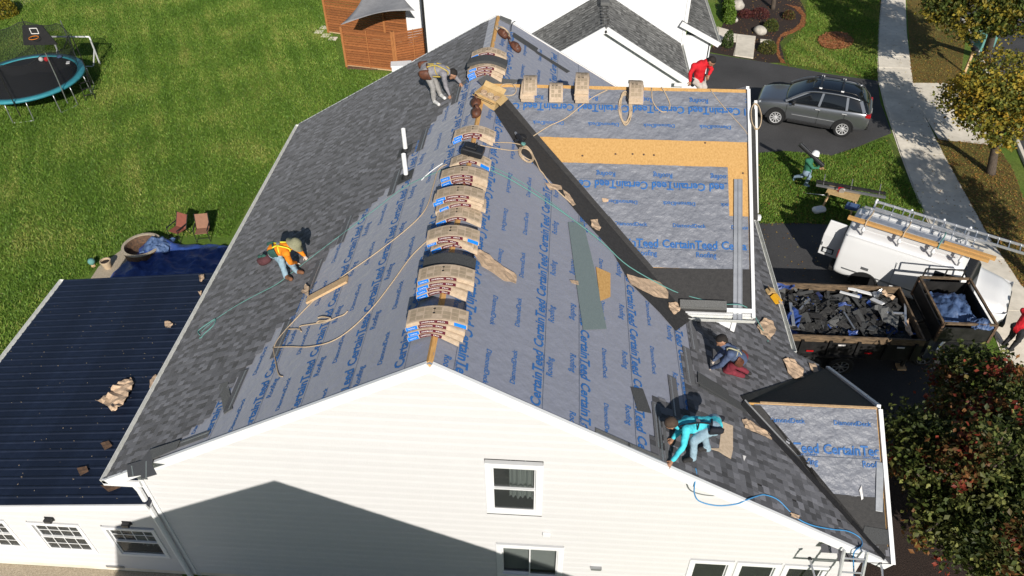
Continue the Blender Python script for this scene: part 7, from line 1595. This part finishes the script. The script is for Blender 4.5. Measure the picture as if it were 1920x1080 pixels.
# standing grass: blades in tufts, far too many to count
def grass(name, poly_px, n, seed, label, pal, h0=.05, h1=.11):
    rs = np.random.RandomState(seed); P = np.array([[G(*p).x, G(*p).y] for p in poly_px]); lo, hi = P.min(0), P.max(0)
    q = lo+rs.rand(n*3, 2)*(hi-lo); ins = np.zeros(len(q), bool); m = len(P)
    for i in range(m):
        a, b = P[i], P[(i+1) % m]; c1 = (a[1] > q[:, 1]) != (b[1] > q[:, 1])
        with np.errstate(divide='ignore', invalid='ignore'): c2 = q[:, 0] < (b[0]-a[0])*(q[:, 1]-a[1])/(b[1]-a[1])+a[0]
        ins ^= c1 & c2
    q = q[ins][:n]; n = len(q); an = rs.rand(n)*6.283; w_ = .012+.016*rs.rand(n); h_ = h0+(h1-h0)*rs.rand(n); tl = rs.randn(n, 2)*.05
    d = np.stack([np.cos(an), np.sin(an)], 1)*w_[:, None]; v_ = np.zeros((n, 3, 3)); v_[:, 0, :2] = q-d; v_[:, 1, :2] = q+d; v_[:, 2, :2] = q+tl; v_[:, 2, 2] = h_; v_[:, :2, 2] = .002
    me = bpy.data.meshes.new(name); me.vertices.add(n*3); me.vertices.foreach_set('co', v_.ravel()); me.loops.add(n*3); me.loops.foreach_set('vertex_index', np.arange(n*3)); me.polygons.add(n); me.polygons.foreach_set('loop_start', np.arange(n)*3)
    me.update(calc_edges=True)
    pl = np.array(pal); tone = np.array([noise.noise(V((x*.45, y*.45, 0)))+.8*noise.noise(V((x*1.6+y*.8, y*.25, 4))) for x, y in q]); k = np.clip(((tone*.62+.55+.28*rs.randn(n))*len(pl)/1.35).astype(int), 0, len(pl)-1)
    c = np.ones((n, 3, 4)); c[:, :, :3] = (pl[k]*(.75+.5*rs.rand(n, 1)))[:, None, :]
    at = me.color_attributes.new('Col', 'FLOAT_COLOR', 'CORNER'); at.data.foreach_set('color', c.ravel()); me.materials.append(X_['leaf']); me.validate()
    tag(link(name, me), label, 'grass', kind='stuff')
GP = [(.10, .19, .023), (.13, .235, .03), (.165, .275, .038), (.21, .315, .05), (.28, .345, .07), (.35, .37, .095)]
grass('lawn_grass', [(-10, 0), (90, -8), (605, -8), (640, 128), (730, 140), (560, 235), (430, 445), (300, 440), (240, 450), (160, 520), (100, 540), (-10, 690)], 210000, 3, 'short mown grass of the back lawn', GP)
grass('lawn_grass', [(1425, 288), (1470, 285), (1560, 294), (1660, 262), (1735, 400), (1600, 418), (1425, 420)], 22000, 4, 'short grass of the front lawn by the driveway', GP[:5]); grass('lawn_grass', [(1512, 0), (1648, 0), (1645, 148), (1480, 120), (1468, 90), (1510, 50)], 26000, 5, 'short grass of the neighbour front lawn', GP[1:])
